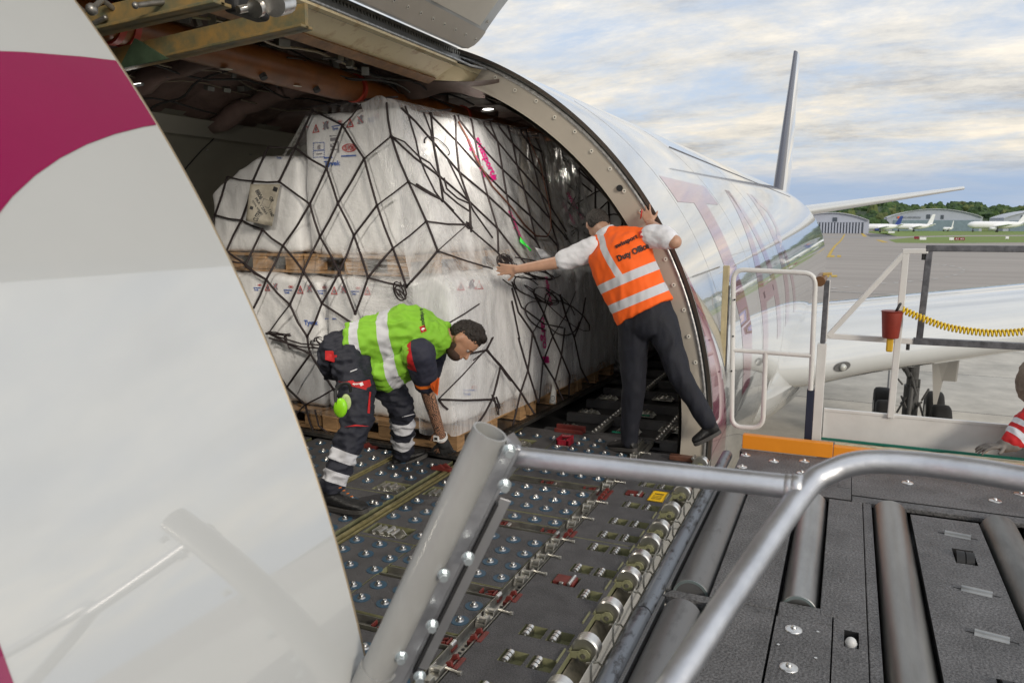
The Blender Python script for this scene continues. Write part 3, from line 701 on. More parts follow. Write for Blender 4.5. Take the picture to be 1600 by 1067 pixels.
# duct with couplings and clamps
mb = MB(); dpts = [Vector((-3.30 + .01 * math.sin(y), y, 2.53)) for y in np.arange(.8, 12.5, .25)]
rs = [.088 + (.014 if 3.6 < p.y < 4.6 else 0) for p in dpts]; mb.tube(dpts, rs, 24); D = mb.build('air_duct', DUCT, AC, smooth=True)
mb = MB()
for y in (2.75, 2.83, 4.75, 6.4): mb.tube([(-3.30, y, 2.53), (-3.30, y + .035, 2.53)], .1, 24)
explode(mb.build('duct_band', mat('red duct tape', (.32, .03, .015), .5), AC, smooth=True, ang=40))
mb = MB()
for y in (3.05, 3.75, 4.25, 5.2, 6.0): mb.tube([(-3.25, y, 2.455), (-3.235, y, 2.43)], .022, 14)
explode(mb.build('duct_port', BLACK, AC))
mb = MB()
for y in (3.45, 4.05): mb.box((-3.29, y, 2.436), (-3.24, y + .05, 2.438))
explode(mb.build('duct_placard', mat('pale placard', (.6, .58, .5), .5), AC))
# transverse frames above the opening
FRM = mat('ochre frame primer', (.36, .22, .07), .5, ns=8, amt=.5, col2=(.12, .13, .08))
def crossbeam(pA, pB, Y, h, m=FRM):
    a = P(*pA, Y=Y); b = P(*pB, Y=Y); mb = MB()
    mb.prism([a, b, b + Vector((0, 0, h)), a + Vector((0, 0, h))], (0, .02, 0))
    mb.prism([a + Vector((0, -.03, 0)), b + Vector((0, -.03, 0)), b + Vector((0, -.03, .012)), a + Vector((0, -.03, .012))], (0, .08, 0))
    return mb.build('ceiling_frame', m, AC, bevel=.003)
crossbeam((120, 58), (345, 8), 2.05, .085); crossbeam((170, 112), (478, 44), 2.75, .1)
mb = MB(); a = P(195, 100, Y=2.7); b = P(235, 70, Y=2.7)
mb.prism([P(185, 108, Y=2.7), P(262, 92, Y=2.7), P(210, 60, Y=2.7)], (0, .012, 0)); mb.build('frame_gusset', mat('green primer', (.08, .13, .08), .5, ns=9, amt=.4), AC)
# cables, pipes and clips crowding the ceiling
for nm, m, cnt, rr in (('wire_bundle', mat('wire dark', (.03, .03, .03), .6), 16, (.004, .01)), ('hydraulic_pipe', mat('pipe tan', (.3, .26, .2), .4, .6), 9, (.004, .009))):
    mb = MB()
    for k in range(cnt):
        y0 = random.uniform(1.5, 5); th = random.uniform(76, 116); pts = []; r0 = random.uniform(2.44, 2.55)
        ax = random.random() < .75
        for i in range(14):
            if ax: pts.append(CY(th + 1.2 * math.sin(i * .8 + k), y0 + i * .16, r0 + .02 * math.sin(i * 1.3 + k)))
            else: pts.append(CY(th - 8 + i * 1.6, y0 + .03 * math.sin(i), r0 + .02 * math.sin(i * .7)))
        mb.tube(pts, random.uniform(*rr), 6)
    explode(mb.build(nm, m, AC, smooth=True))
mb = MB()
for k in range(90):
    th = random.uniform(75, 108); y = random.uniform(1.2, 4.9); s = random.uniform(.01, .035); mb.box((-s, -s, -s * .6), (s, s * random.uniform(.6, 2), s * .6), Matrix.Translation(CY(th, y, random.uniform(2.46, 2.56))) @ Matrix.Rotation(random.random() * 3, 4, 'Z') @ Matrix.Rotation(random.random() * 2, 4, 'X'))
explode(mb.build('clip_bracket', GREYP, AC))
mb = MB()
for k in range(8):
    a = P(random.uniform(140, 215), random.uniform(-5, 40), Y=random.uniform(1.7, 2.3)); mb.sph(a, random.uniform(.008, .02), 12, 8)
    mb.tube([a, a + Vector((random.uniform(-.1, .1), random.uniform(-.2, .2), random.uniform(-.02, .08)))], .009, 8)
explode(mb.build('valve_body', mat('dull valve metal', (.35, .34, .32), .4, .8, ns=30, amt=.4), AC, smooth=True))
# ceiling lamps
def lamp(c, nrm, r):
    c = Vector(c); nrm = Vector(nrm).normalized(); mb = MB(); mb.hollow(c, c + nrm * .012, r * 1.35, r * .35, 24); o = mb.build('ceiling_lamp', GREYP, AC, smooth=True, ang=40)
    m, nt, b = nodes('lit lamp lens') if 'lens' not in MATS else (MATS['lens'], None, None)
    if b: b.inputs['Emission Color'].default_value = (1, .97, .9, 1); b.inputs['Emission Strength'].default_value = 5; MATS['lens'] = m
    d = MB().tube([c, c + nrm * .006], r, 20).build('lens', m, o); d.location = (0, 0, 0)
def lit(c, nrm, r, pw):
    lamp(c, nrm, r); l = bpy.data.lights.new('ceiling_light', 'AREA'); l.shape = 'DISK'; l.size = r * 2; l.energy = pw; l.color = (1, .93, .82); lo = bpy.data.objects.new('ceiling_light', l); COL.objects.link(lo)
    nrm = Vector(nrm).normalized(); lo.location = Vector(c) + nrm * .02; lo.rotation_euler = nrm.to_track_quat('-Z', 'Y').to_euler()
lit(P(209, 132, Y=2.9), (.0, .3, -1), .035, 20); lit(CY(64.5, 5.32, 2.50), (-.1, .3, -1), .04, 6)
lit(CY(98, 7.6, 2.45), (0, 0, -1), .04, 8); lit(CY(64, 8.6, 2.45), (-.3, 0, -1), .04, 8)  # two unseen lamps added farther aft to brighten the hold
# blanket scrap under the aft beam end
mb = MB(); mb.grid(lambda u, v: P(620 + 160 * u, 128 + 22 * v + 6 * math.sin(u * 9) * v - 14 * (u > .7) * (u - .7), Y=5.15 + .2 * v), 24, 8); mb.build('insulation_flap', mat('dusky blanket', (.15, .105, .09), .5, ns=6, amt=.4), AC, smooth=True)
# ------------------------------------------------------------ wing, tail, gear
def foil(X, Y0, c, zc, th, tw=0):
    pts = []; n = 18
    xs = [.5 * (1 - math.cos(math.pi * i / n)) for i in range(n + 1)]
    yt = lambda x: 5 * th * (.2969 * math.sqrt(x) - .126 * x - .3516 * x * x + .2843 * x ** 3 - .1036 * x ** 4)
    cam_ = lambda x: .02 * math.sin(math.pi * x)
    for x in reversed(xs): pts.append((x, cam_(x) + yt(x)))
    for x in xs[1:-1]: pts.append((x, cam_(x) - yt(x)))
    return [(X, Y0 + c * x, zc + c * (y - tw * (x - .25))) for x, y in pts]
def wing(secs, name, m=WHITE2):
    mb = MB(); k = len(secs[0])
    for s in secs: mb.v += s
    for a in range(len(secs) - 1): mb.f += [(a * k + i, a * k + (i + 1) % k, (a + 1) * k + (i + 1) % k, (a + 1) * k + i) for i in range(k)]
    mb.f += [tuple(range(k)), tuple((len(secs) - 1) * k + i for i in range(k))]; mb.mi = [0] * len(mb.f)
    return mb.build(name, m, AC, smooth=True, ang=60)
WG = wing([foil(-3.0, 13.6, 12.2, -1.35, .135, .03), foil(-.6, 15.2, 11, -1.22, .135, .02), foil(.6, 16.4, 10.4, -1.08, .132, .015), foil(4.2, 19, 8.6, -.68, .145, .0), foil(9, 22, 6.6, -.15, .11, .02), foil(18, 27.5, 4, .9, .1, 0), foil(26, 32.4, 2.1, 1.9, .1, 0)], 'wing')
wing([foil(-4.2, 14.2, 12.2, -1.05, .125, .05), foil(-6.6, 15.6, 11, -1.05, .125, .05), foil(-16.2, 22, 6.6, -.15, .11, .02), foil(-33, 32.4, 2.1, 1.9, .1, 0)], 'wing')
mb = MB()
def fair(u, v):
    Y = 12.6 + 18 * v; k = math.sin(math.pi * min(1, max(0, v)) ** .8) ** .5 if 0 < v < 1 else 0; a = 2 * math.pi * u
    return (FX + math.cos(a) * (1.2 + 1.9 * k), Y, -1.55 + math.sin(a) * (.2 + 1.35 * k))
mb.grid(fair, 40, 40); mb.build('belly_fairing', WHITE2, AC, smooth=True)
bw = bvh_of([WG])
mb = MB(); h0, _ = hit(bw, 1317, 573, 0)
pl = []
for k in range(24):
    t = 2 * math.pi * k / 24; h, _ = hit(bw, 1316 + 13 * math.cos(t) + 0, 573 - 6 * math.cos(t) * .5 + 7.5 * math.sin(t), .03)
    pl.append(h if h is not None else (h0 or P(1317, 573, Y=15.8)))
mb.add(pl, [tuple(range(24))]); mb.build('landing_light', mat('lamp recess', (.1, .1, .1), .3), AC)
c = (h0 or P(1317, 573, Y=15.8)) + Vector((0, -.05, 0)); mb = MB(); mb.sph(c, .07, 16, 10); mb.build('lamp_glass', mat('lamp glass', (.5, .5, .47), .1, .3), AC, smooth=True)
wing([[(x, y, z) for x, y, z in foil(-2.6, 40.2, 5.4, 1.95, .1)], foil(5.25, 46.2, 2.0, 3.25, .09)], 'tailplane'); wing([foil(-4.6, 40.2, 5.4, 1.95, .1), foil(-12.4, 46.2, 2.0, 3.25, .09)], 'tailplane')
fs_ = []
for z, Y0, c in ((2.3, 34.6, 9.8), (3.1, 36.6, 8.0), (10.15, 43.3, 3.7)):
    f = foil(0, Y0, c, 0, .1); fs_.append([(FX + .42 + p[2] * .62, p[1], z) for p in f])
FINM = mat('grey fin paint', (.55, .55, .57), .12, ns=.5, amt=.2, coat=1, cior=1.7, stretch=(1, 1, .4))
wing(fs_, 'tail_fin', FINM)
wing([[(FX + .42 + (p[0] - FX - .42) * 1.06, p[1] - .04, p[2]) for p in s[14:22]] for s in fs_], 'fin_leading_edge', mat('dark fin leading edge', (.03, .03, .05), .2))
GY = 25.2; GX = 1.95
G_ = MB(); G_.tube([(GX, GY, -4.2), (GX, GY - .3, -1.2)], .16, 16); G_.tube([(GX, GY, -4.2), (GX, GY - .1, -3.2)], .21, 16); G_.tube([(GX, GY - .95, -4.22), (GX, GY + .95, -4.22)], .13, 12)
G_.tube([(GX - .9, GY - 1.2, -1.4), (GX, GY - .1, -3.1)], .07, 10); G_.tube([(GX - .1, GY - 1, -4.0), (GX, GY - .2, -3.0)], .06, 8)
for k in range(14): a = Vector((GX + random.uniform(-.3, .3), GY - .3 + random.uniform(-.2, .1), random.uniform(-4.1, -2.6))); G_.tube([a, a + Vector((random.uniform(-.2, .2), 0, random.uniform(-.5, .5)))], .03, 6)
GEAR = G_.build('landing_gear', mat('gear grey', (.12, .12, .12), .5, ns=5, amt=.4), AC)
MB().prism([(GX + .35, GY - .3, -1.4), (GX + 1.15, GY - .1, -1.35), (GX + 1.1, GY - .1, -3.0), (GX + .75, GY - .1, -3.0), (GX + .6, GY - .2, -3.9)], (.05, .08, 0)).build('gear_door', mat('gear door grey', (.3, .29, .27), .5), AC)
for dx_ in (-.72, .72):
    for dy_ in (-.95, .95):
        c = Vector((GX + dx_, GY + dy_, GZ + .68)); pr = [(-.22, .5), (-.24, .6), (-.19, .665), (-.1, .68), (.1, .68), (.19, .665), (.24, .6), (.22, .5)]
        mb = MB(); mb.tube([c + Vector((x, 0, 0)) for x, r in pr], [r for x, r in pr], 32); w_ = mb.build('wheel', mat('tyre rubber', (.022, .022, .023), .75), GEAR, smooth=True); w_.location = (0, 0, 0)
        mb = MB(); mb.tube([c + Vector((-.235, 0, 0)), c + Vector((.235, 0, 0))], .27, 20); w2 = mb.build('rim', STEEL, GEAR); w2.location = (0, 0, 0)
# ============================================================ CARGO DECK (parts of the aircraft)
def plate(x0, x1, y0, y1, holes, z=0.0, depth=.035, mtop=0, mwall=1):
    """flat plate with rectangular pockets that have walls and a floor"""
    mb = MB(); xs = sorted({x0, x1, *[h[0] for h in holes], *[h[1] for h in holes]}); ys = sorted({y0, y1, *[h[2] for h in holes], *[h[3] for h in holes]})
    xs = [x for x in xs if x0 <= x <= x1]; ys = [y for y in ys if y0 <= y <= y1]
    for a, b in zip(xs[:-1], xs[1:]):
        for c, d in zip(ys[:-1], ys[1:]):
            m = ((a + b) / 2, (c + d) / 2)
            if any(h[0] < m[0] < h[1] and h[2] < m[1] < h[3] for h in holes): continue
            mb.cur = mtop; mb.add([(a, c, z), (b, c, z), (b, d, z), (a, d, z)], [(0, 1, 2, 3)])
    mb.cur = mwall
    for a, b, c, d in holes:
        mb.add([(a, c, z), (b, c, z), (b, d, z), (a, d, z), (a, c, z - depth), (b, c, z - depth), (b, d, z - depth), (a, d, z - depth)],
               [(0, 4, 5, 1), (1, 5, 6, 2), (2, 6, 7, 3), (3, 7, 4, 0), (4, 7, 6, 5)])
    mb.cur = mwall
    mb.add([(x0, y0, z), (x1, y0, z), (x1, y1, z), (x0, y1, z), (x0, y0, z - .03), (x1, y0, z - .03), (x1, y1, z - .03), (x0, y1, z - .03)], [(0, 1, 5, 4), (1, 2, 6, 5), (2, 3, 7, 6), (3, 0, 4, 7)])
    return mb
MB().box((FX - 2.5, YF - 1.5, -.12), (-.90, 12.8, -.075)).build('bay_floor', PIT_, AC)
pk = [2.20, 2.42, 2.617, 2.99, 3.218, 3.475, 3.642, 3.84, 4.105, 4.48, 4.68, 4.90]
holes = []
for y in pk: holes += [(-1.098, -1.003, y - .042, y + .042), (-.984, -.889, y - .042, y + .042)]
holes = [h for h in holes if not (h[0] < -1.05 and abs((h[2] + h[3]) / 2 - 2.99) < .01)]
rb = [(-1.135, -1.02, 3.03, 3.125), (-1.135, -1.02, 4.25, 4.335)]
segs = [(1.3, 3.548), (3.556, 5.15)]
for y0, y1 in segs:
    plate(-1.225, -.868, y0, y1, [h for h in holes + rb if y0 < h[2] < y1]).build('sill_plate', [GRIT, CHROMATE], AC)
# small twin rollers in the pockets
def caster():
    mb = MB()
    for s in (-.024, 0, .024): mb.tube([(0, s - .009, 0), (0, s + .009, 0)], .0155, 14)
    mb.tube([(0, -.04, 0), (0, .04, 0)], .007, 8); mb.box((-.012, .03, -.03), (.012, .036, .008)); mb.box((-.012, -.036, -.03), (.012, -.03, .008))
    return mb
c0 = None
for i, h in enumerate(holes):
    p = ((h[0] + h[1]) / 2 - .022, (h[2] + h[3]) / 2, -.006)
    if c0 is None: c0 = caster().build('pocket_roller', BRIGHT, AC, smooth=True, ang=40, at=p)
    else: copyobj(c0, AC, p)
# red brown locks set into the sill
for (a, b, c, d) in rb:
    m = MB(); m.box((a + .006, c + .01, -.02), (b - .012, d - .008, .008)); m.cur = 1; m.tube([(b - .03, c + .002, .006), (b - .03, d, .006)], .009, 10); m.box((a + .04, c - .004, -.01), (a + .06, c + .012, .012))
    m.build('sill_lock', [REDB, BRIGHT], AC, bevel=.004)
m = MB(); m.box((-1.03, 5.02, .002), (-.85, 5.075, .035)); m.cur = 1; m.tube([(-.87, 5.01, .03), (-.87, 5.085, .03)], .012, 12); m.build('sill_lock', [mat('worn brown latch', (.2, .09, .06), .4, .3, ns=15, amt=.4), BRIGHT], AC, bevel=.004)
# edge rollers with their brackets and cable loops
def eroller():
    m = MB(); pr = [(-.03, .030), (-.029, .044), (-.022, .049), (.022, .049), (.029, .044), (.03, .03)]
    m.tube([(0, y, 0) for y, r in pr], [r for y, r in pr], 28); m.v = [(v[0] * 1.08, v[1], v[2] * 1.08) for v in m.v]; return m
EB = CHROMATE
er = None
for y in (1.98, 2.275, 2.578, 2.88, 3.19, 3.39, 3.60, 3.80, 4.08, 4.40, 4.70, 5.0):
    p = (-.815, y, .008)
    if er is None:
        er = eroller().build('edge_roller', mat('satin roller metal', (.78, .77, .74), .33, 1, ns=8, amt=.25, stretch=(1, 3, 1)), AC, smooth=True, ang=35, at=p)
        m = MB(); oc = [(.027 * math.cos(math.pi / 4 * k + math.pi / 8), -.036, -.012 + .027 * math.sin(math.pi / 4 * k + math.pi / 8)) for k in range(8)]
        m.prism(oc, (0, -.005, 0)); m.prism([(-.02, -.036, .002), (-.075, -.036, -.010), (-.075, -.036, -.03), (-.03, -.036, -.03)], (0, -.005, 0)); m.box((-.078, -.13, -.03), (-.072, -.036, .0)); m.box((-.06, -.036, -.04), (-.052, .05, .0))
        b = m.build('bracket', EB, er, bevel=.001); b.location = (0, 0, 0)
        m = MB(); m.tube([(0, -.047, -.012), (0, -.036, -.012)], .009, 10); b = m.build('axle_bolt', BRIGHT, er, smooth=True, ang=40); b.location = (0, 0, 0)
    else: copyobj(er, AC, p)
mb = MB()
for y in (1.9, 2.2, 2.5, 2.8, 3.1, 3.32, 3.52, 3.72, 3.98, 4.3, 4.6):
    for k in range(1): mb.tube([(-.80 + .02 * k, y + .02, -.02), (-.765 + .012 * k, y + .06, -.03), (-.755 + .012 * k, y + .1, -.07), (-.77, y + .08, -.12), (-.80, y + .02, -.13)], .0045, 6)
explode(mb.build('cable_loop', mat('cream cable', (.4, .37, .3), .5), AC, smooth=True))
mb = MB(); mb.grid(lambda u, v: Vector((-.868 + .093 * u ** .8, 1.3 + 3.85 * v, -.04 - .10 * u + .02 * noise.noise(Vector((u * 3, v * 30, 0))))), 6, 60); mb.build('sill_gutter', mat('grimy cream gutter', (.32, .28, .2), .5, ns=14, amt=.6), AC, smooth=True)
# warning labels
WL = bpy.data.materials.new('w')
def wlabel(x0, x1, y0, y1, lines=True):
    m = MB(); m.add([(x0, y0, .004), (x1, y0, .004), (x1, y1, .004), (x0, y1, .004)], [(0, 1, 2, 3)]); m.cur = 1
    nn = 9
    for k in range(nn):
        for xa, xb in ((x0, x0 + .008), (x1 - .008, x1)):
            ya = y0 + (y1 - y0) * k / nn; m.add([(xa, ya, .0056), (xb, ya + .006, .0056), (xb, ya + .012, .0056), (xa, ya + .006, .0056)], [(0, 1, 2, 3)])
        for ya, yb in ((y0, y0 + .008), (y1 - .008, y1)):
            xa = x0 + (x1 - x0) * k / nn; m.add([(xa, ya, .0056), (xa + .005, ya, .0056), (xa + .009, yb, .0056), (xa + .004, yb, .0056)], [(0, 1, 2, 3)])
    tv, tf = text2d('WARNING', .03); m.add([(x0 + (x1 - x0) * (.2 + .6 * u), y0 + (y1 - y0) * (.62 + .14 * v), .0056) for u, v in tv], tf)
    for r in range(3): tv, tf = text2d(('DO NOT STEP', 'ON ROLLERS', 'KEEP CLEAR')[r], .02); m.add([(x0 + (x1 - x0) * (.2 + .6 * u), y0 + (y1 - y0) * (.45 - .14 * r + .09 * v), .0056) for u, v in tv], tf)
    return m.build('warning_label', [YEL, BLACKT], AC)
wlabel(-.985, -.893, 4.205, 4.385); wlabel(-1.075, -.985, 2.02, 2.14)
# ball mats
balls = []
BLK = [(1.74, 2.36, [1.85, 1.98, 2.115, 2.25]), (2.48, 2.79, [2.573, 2.703]), (2.90, 3.52, [2.981, 3.115, 3.256, 3.392]), (3.63, 3.752, [3.68]), (3.768, 4.22, [3.853, 3.996, 4.144]), (4.33, 4.86, [4.455, 4.6, 4.745]), (4.93, 5.42, [4.99, 5.13, 5.27])]
XR = [-1.354, -1.472, -1.59, -1.71, -1.828]
XM = [-1.926, -2.062, -2.199]
for y0, y1, rows in BLK:
    if y0 == 2.48: hs = [(-1.9, -1.62, 2.5, 2.56)]
    else: hs = []
    plate(-1.89, -1.312, y0, y1, []).build('ball_mat', [GRIT, CHROMATE], AC)
    for y in rows:
        for x in XR:
            if y == 3.68 and x < -1.6: continue
            balls.append((x, y))
plate(-2.245, -1.897, 1.74, 2.36, []).build('ball_mat', [GRIT, CHROMATE], AC)
plate(-2.245, -1.897, 2.47, 3.13, []).build('ball_mat', [GRIT, CHROMATE], AC)
plate(-2.245, -1.897, 3.14, 4.32, [(-2.235, -1.99, 3.17, 3.31), (-2.235, -2.02, 3.78, 3.93)]).build('ball_mat', [GRIT, CHROMATE], AC)
plate(-2.245, -1.897, 4.34, 5.42, [(-2.235, -2.02, 4.9, 5.1)]).build('ball_mat', [GRIT, CHROMATE], AC)
balls += [(x, y) for y in (3.07, 2.95, 2.82, 2.653, 1.85, 1.98, 2.115, 2.25) for x in XM]
balls += [(x, y) for y in (3.415, 3.54, 3.67) for x in XM[0:3]] + [(XM[0], 3.24), (XM[0], 3.85)] + [(x, y) for y in (4.0, 4.13, 4.27, 4.5, 4.7, 5.2) for x in XM]
plate(-2.75, -2.365, 2.4, 3.70, [(-2.7, -2.42, 2.9, 3.05)]).build('ball_mat', [GRIT, CHROMATE], AC)
plate(-2.75, -2.365, 3.71, 4.42, [(-2.56, -2.37, 3.74, 3.9)]).build('ball_mat', [GRIT, CHROMATE], AC)
plate(-3.55, -2.81, 3.0, 4.5, []).build('ball_mat', [GRIT, CHROMATE], AC)
plate(-4.7, -3.6, 3.0, 4.5, []).build('ball_mat', [GRIT, CHROMATE], AC)
balls += [(x, y) for y in (4.0, 4.135, 4.27) for x in (-2.44, -2.55, -2.66)] + [(-2.66, 3.85), (-2.39, 3.651), (-2.39, 3.534)] + [(x, y) for y in (2.65, 2.8, 3.15, 3.28, 3.41, 3.54) for x in (-2.42, -2.56, -2.69)]
balls += [(x, y) for y in (3.2, 3.35, 3.5, 3.65, 3.8, 3.95, 4.1, 4.25, 4.4) for x in (-2.88, -3.02, -3.16, -3.3, -3.44)]
def ball_mb(c=(0, 0, 0)):
    m = MB(); c = Vector(c); m.tube([c, c + Vector((0, 0, .003))], .038, 20); m.cur = 1
    m.tube([c + Vector((0, 0, .003)), c + Vector((0, 0, .008))], [.019, .015], 14); m.sph(c + Vector((0, 0, .0095)), .0125, 12, 7); return m
balls = sorted(balls, key=lambda b: b[0] ** 2 + b[1] ** 2)
vis = [b for b in balls]
b0 = None
for i, b in enumerate(vis[:99]):
    p = (b[0], b[1], 0)
    if b0 is None: b0 = ball_mb().build('ball_unit', [BLUE, mat('dull ball steel', (.5, .5, .5), .38, 1, ns=30, amt=.3)], AC, smooth=True, ang=35, at=p)
    else: copyobj(b0, AC, p)
big = MB()
for b in vis[99:]:
    t = ball_mb((b[0], b[1], 0)); o_ = len(big.v); big.v += t.v; big.f += [tuple(i + o_ for i in f) for f in t.f]; big.mi += t.mi
o = big.build('ball_unit', [BLUE, BRIGHT], AC, smooth=True, ang=35); o['kind'] = 'stuff'
# cross channels with red rollers
chn = mat('channel steel', (.45, .44, .41), .42, .9, ns=12, amt=.4)
def redlatch():
    m = MB(); m.box((-.05, -.022, -.03), (.05, .022, -.018)); m.box((-.045, -.02, -.02), (-.038, .02, .004)); m.box((.02, -.02, -.02), (.028, .022, .004))
    m.prism([(-.03, -.018, -.02), (.01, -.018, -.02), (.015, -.018, .006), (-.02, -.018, -.004)], (0, .008, 0)); m.prism([(-.03, .01, -.02), (.01, .01, -.02), (.015, .01, .006), (-.02, .01, -.004)], (0, .008, 0))
    m.cur = 1; m.tube([(-.02, -.02, -.012), (-.02, .02, -.012)], .009, 10); m.cur = 2; m.tube([(.04, -.02, -.008), (.04, .02, -.008)], .011, 12); return m
RL = None
for y0, y1 in ((1.66, 1.73), (2.385, 2.455), (2.805, 2.88), (3.535, 3.61), (4.238, 4.31), (4.87, 4.92)):
    m = MB()
    m.box((-1.89, y0, -.032), (-1.30, y1, -.028)); m.box((-1.89, y0, -.03), (-1.30, y0 + .003, .004)); m.box((-1.89, y1 - .003, -.03), (-1.30, y1, .004))
    m.hollow((-1.47, (y0 + y1) / 2, -.02), (-1.47, (y0 + y1) / 2, -.028), .026, .004, 20)
    m.build('cross_channel', chn, AC)
    for x in (-1.62, -1.345):
        p = (x, (y0 + y1) / 2, 0)
        if RL is None: RL = redlatch().build('channel_lock', [REDB, BLACK, BRIGHT], AC, bevel=.001, at=p)
        else: copyobj(RL, AC, p)
# longitudinal seat track rails
m = MB(); X0 = -1.268
m.box((X0 - .036, 1.3, -.034), (X0 + .036, 5.45, -.03)); m.box((X0 - .037, 1.3, -.03), (X0 - .033, 5.45, .002)); m.box((X0 + .033, 1.3, -.03), (X0 + .037, 5.45, .002)); m.box((X0 - .012, 1.3, -.03), (X0 + .024, 5.45, -.022))
m.build('seat_track', chn, AC)
m = MB()
for k in range(150): m.tube([(X0 + .006, 1.35 + k * .0275, -.0215), (X0 + .006, 1.35 + k * .0275, -.0205)], .008, 8)
o = m.build('track_slot', BLACK, AC); o['kind'] = 'stuff'
def pawl():
    m = MB(); m.box((-.022, -.07, -.03), (.022, .07, -.005)); m.prism([(-.024, -.075, -.02), (-.024, -.02, -.02), (-.024, -.03, .02), (-.024, -.065, .022)], (.008, 0, 0)); m.prism([(.016, -.075, -.02), (.016, -.02, -.02), (.016, -.03, .02), (.016, -.065, .022)], (.008, 0, 0))
    m.prism([(-.024, .0, -.02), (-.024, .07, -.02), (-.024, .06, .014), (-.024, .01, .018)], (.006, 0, 0)); m.prism([(.018, .0, -.02), (.018, .07, -.02), (.018, .06, .014), (.018, .01, .018)], (.006, 0, 0))
    m.tube([(-.02, -.05, .006), (.02, -.05, .006)], .012, 12); m.tube([(-.02, .03, .004), (.02, .03, .004)], .009, 12); m.tube([(.02, .055, .004), (.085, .04, .006)], .006, 8); m.tube([(.08, .04, .006), (.095, .04, .006)], .009, 8); return m
PW = None; PM = mat('cast pawl metal', (.66, .65, .61), .35, .9, ns=25, amt=.3)
for y in (1.95, 2.20, 2.66, 3.05, 3.24, 3.44, 3.76, 4.02, 4.40, 4.75, 5.05):
    p = (X0, y, 0)
    if PW is None: PW = pawl().build('track_pawl', PM, AC, bevel=.0015, at=p)
    else: copyobj(PW, AC, p)
RD2 = None
for y in (1.70, 2.30, 2.50, 2.84, 3.58, 4.16, 4.25):
    p = (X0 + .035, y, 0)
    if RD2 is None:
        m = MB(); m.box((-.03, -.045, -.03), (.03, .045, -.004)); m.prism([(-.03, -.03, -.01), (.01, -.03, -.01), (.0, -.03, .02), (-.02, -.03, .014)], (0, .012, 0)); m.prism([(-.03, .02, -.01), (.01, .02, -.01), (.0, .02, .02), (-.02, .02, .014)], (0, .012, 0)); m.box((.01, -.04, -.01), (.028, .04, .004))
        RD2 = m.build('red_stop', REDB, AC, bevel=.002, at=p)
    else: copyobj(RD2, AC, p)
# yellow edged rails further inboard
m = MB(); m.box((-2.315, 2.2, -.04), (-2.295, 5.4, .003)); m.box((-2.27, 2.2, -.04), (-2.262, 5.4, .002)); m.box((-2.315, 2.2, -.045), (-2.262, 5.4, -.03)); m.build('inboard_rail', mat('pale yellow rail', (.34, .30, .15), .4, .3, ns=20, amt=.4), AC)
m = MB(); m.box((-2.80, 2.8, -.04), (-2.788, 4.55, .003)); m.box((-2.77, 2.8, -.04), (-2.765, 4.55, .002)); m.build('inboard_rail', mat('pale yellow rail', (.5, .45, .25)), AC)
def lever():
    m = MB(); m.box((-.09, -.05, -.034), (.09, .05, -.028)); m.tube([(-.07, -.03, -.02), (.05, -.03, -.004)], .01, 8); m.tube([(-.07, .03, -.02), (.05, .03, -.004)], .01, 8); m.tube([(-.03, -.04, -.006), (-.03, .04, -.006)], .014, 12); m.tube([(.02, -.04, .0), (.02, .04, .0)], .014, 12)
    m.tube([(.05, -.04, -.004), (.05, .04, -.004)], .009, 10); m.prism([(.03, -.045, -.03), (.1, -.045, -.03), (.07, -.045, 0)], (0, .006, 0)); m.prism([(.03, .04, -.03), (.1, .04, -.03), (.07, .04, 0)], (0, .006, 0)); m.prism([(-.1, -.045, -.03), (-.05, -.045, -.03), (-.06, -.045, .008)], (0, .09, 0)); return m
LV = None
for p in ((-2.13, 3.24, 0), (-2.14, 3.85, 0), (-2.48, 3.82, 0), (-2.56, 2.97, 0), (-2.13, 5.0, 0), (-1.95, 5.62, -.01), (-1.5, 5.72, -.01), (-1.97, 6.15, -.01), (-1.52, 6.3, -.01), (-1.2, 5.9, -.01), (-1.98, 6.75, -.01), (-1.5, 6.95, -.01)):
    if LV is None: LV = lever().build('side_guide_latch', PM, AC, smooth=False, bevel=.001, at=p)
    else: copyobj(LV, AC, p)
# red stowed side guide beside the cargo
def redguide(x, y, c=REDC):
    m = MB(); m.box((x - .045, y - .06, .0), (x + .045, y - .045, .05)); m.box((x - .045, y - .06, 0), (x - .03, y + .07, .06)); m.box((x + .03, y - .06, 0), (x + .045, y + .07, .06)); m.tube([(x - .04, y + .04, .05), (x + .04, y + .04, .05)], .014, 12); m.cur = 1; m.box((x - .055, y - .075, .0), (x + .055, y - .06, .014)); m.box((x - .015, y - .03, .01), (x + .015, y + .05, .035))
    return m.build('red_side_guide', [c, BRIGHT, BLACK], AC, bevel=.003)
redguide(-1.80, 5.08, mat('bright red guide', (.28, .01, .025), .4, ns=25, amt=.5)); m = MB(); m.box((-1.99, 5.42, .0), (-1.76, 5.45, .05)); m.box((-1.99, 5.37, .0), (-1.76, 5.385, .03)); m.build('red_side_guide', REDB, AC, bevel=.003)
for p in ((-2.64, 4.33), (-2.34, 4.22), (-3.05, 4.45), (-2.22, 4.33)):
    m = MB(); m.box((p[0] - .07, p[1] - .02, 0), (p[0] + .07, p[1] + .02, .02)); m.prism([(p[0] - .05, p[1] - .02, .02), (p[0] + .03, p[1] - .02, .02), (p[0], p[1] - .02, .045)], (0, .012, 0)); m.prism([(p[0] - .03, p[1] + .01, .02), (p[0] + .06, p[1] + .01, .02), (p[0] + .02, p[1] + .01, .045)], (0, .012, 0)); m.build('red_stop', REDB, AC, bevel=.002)
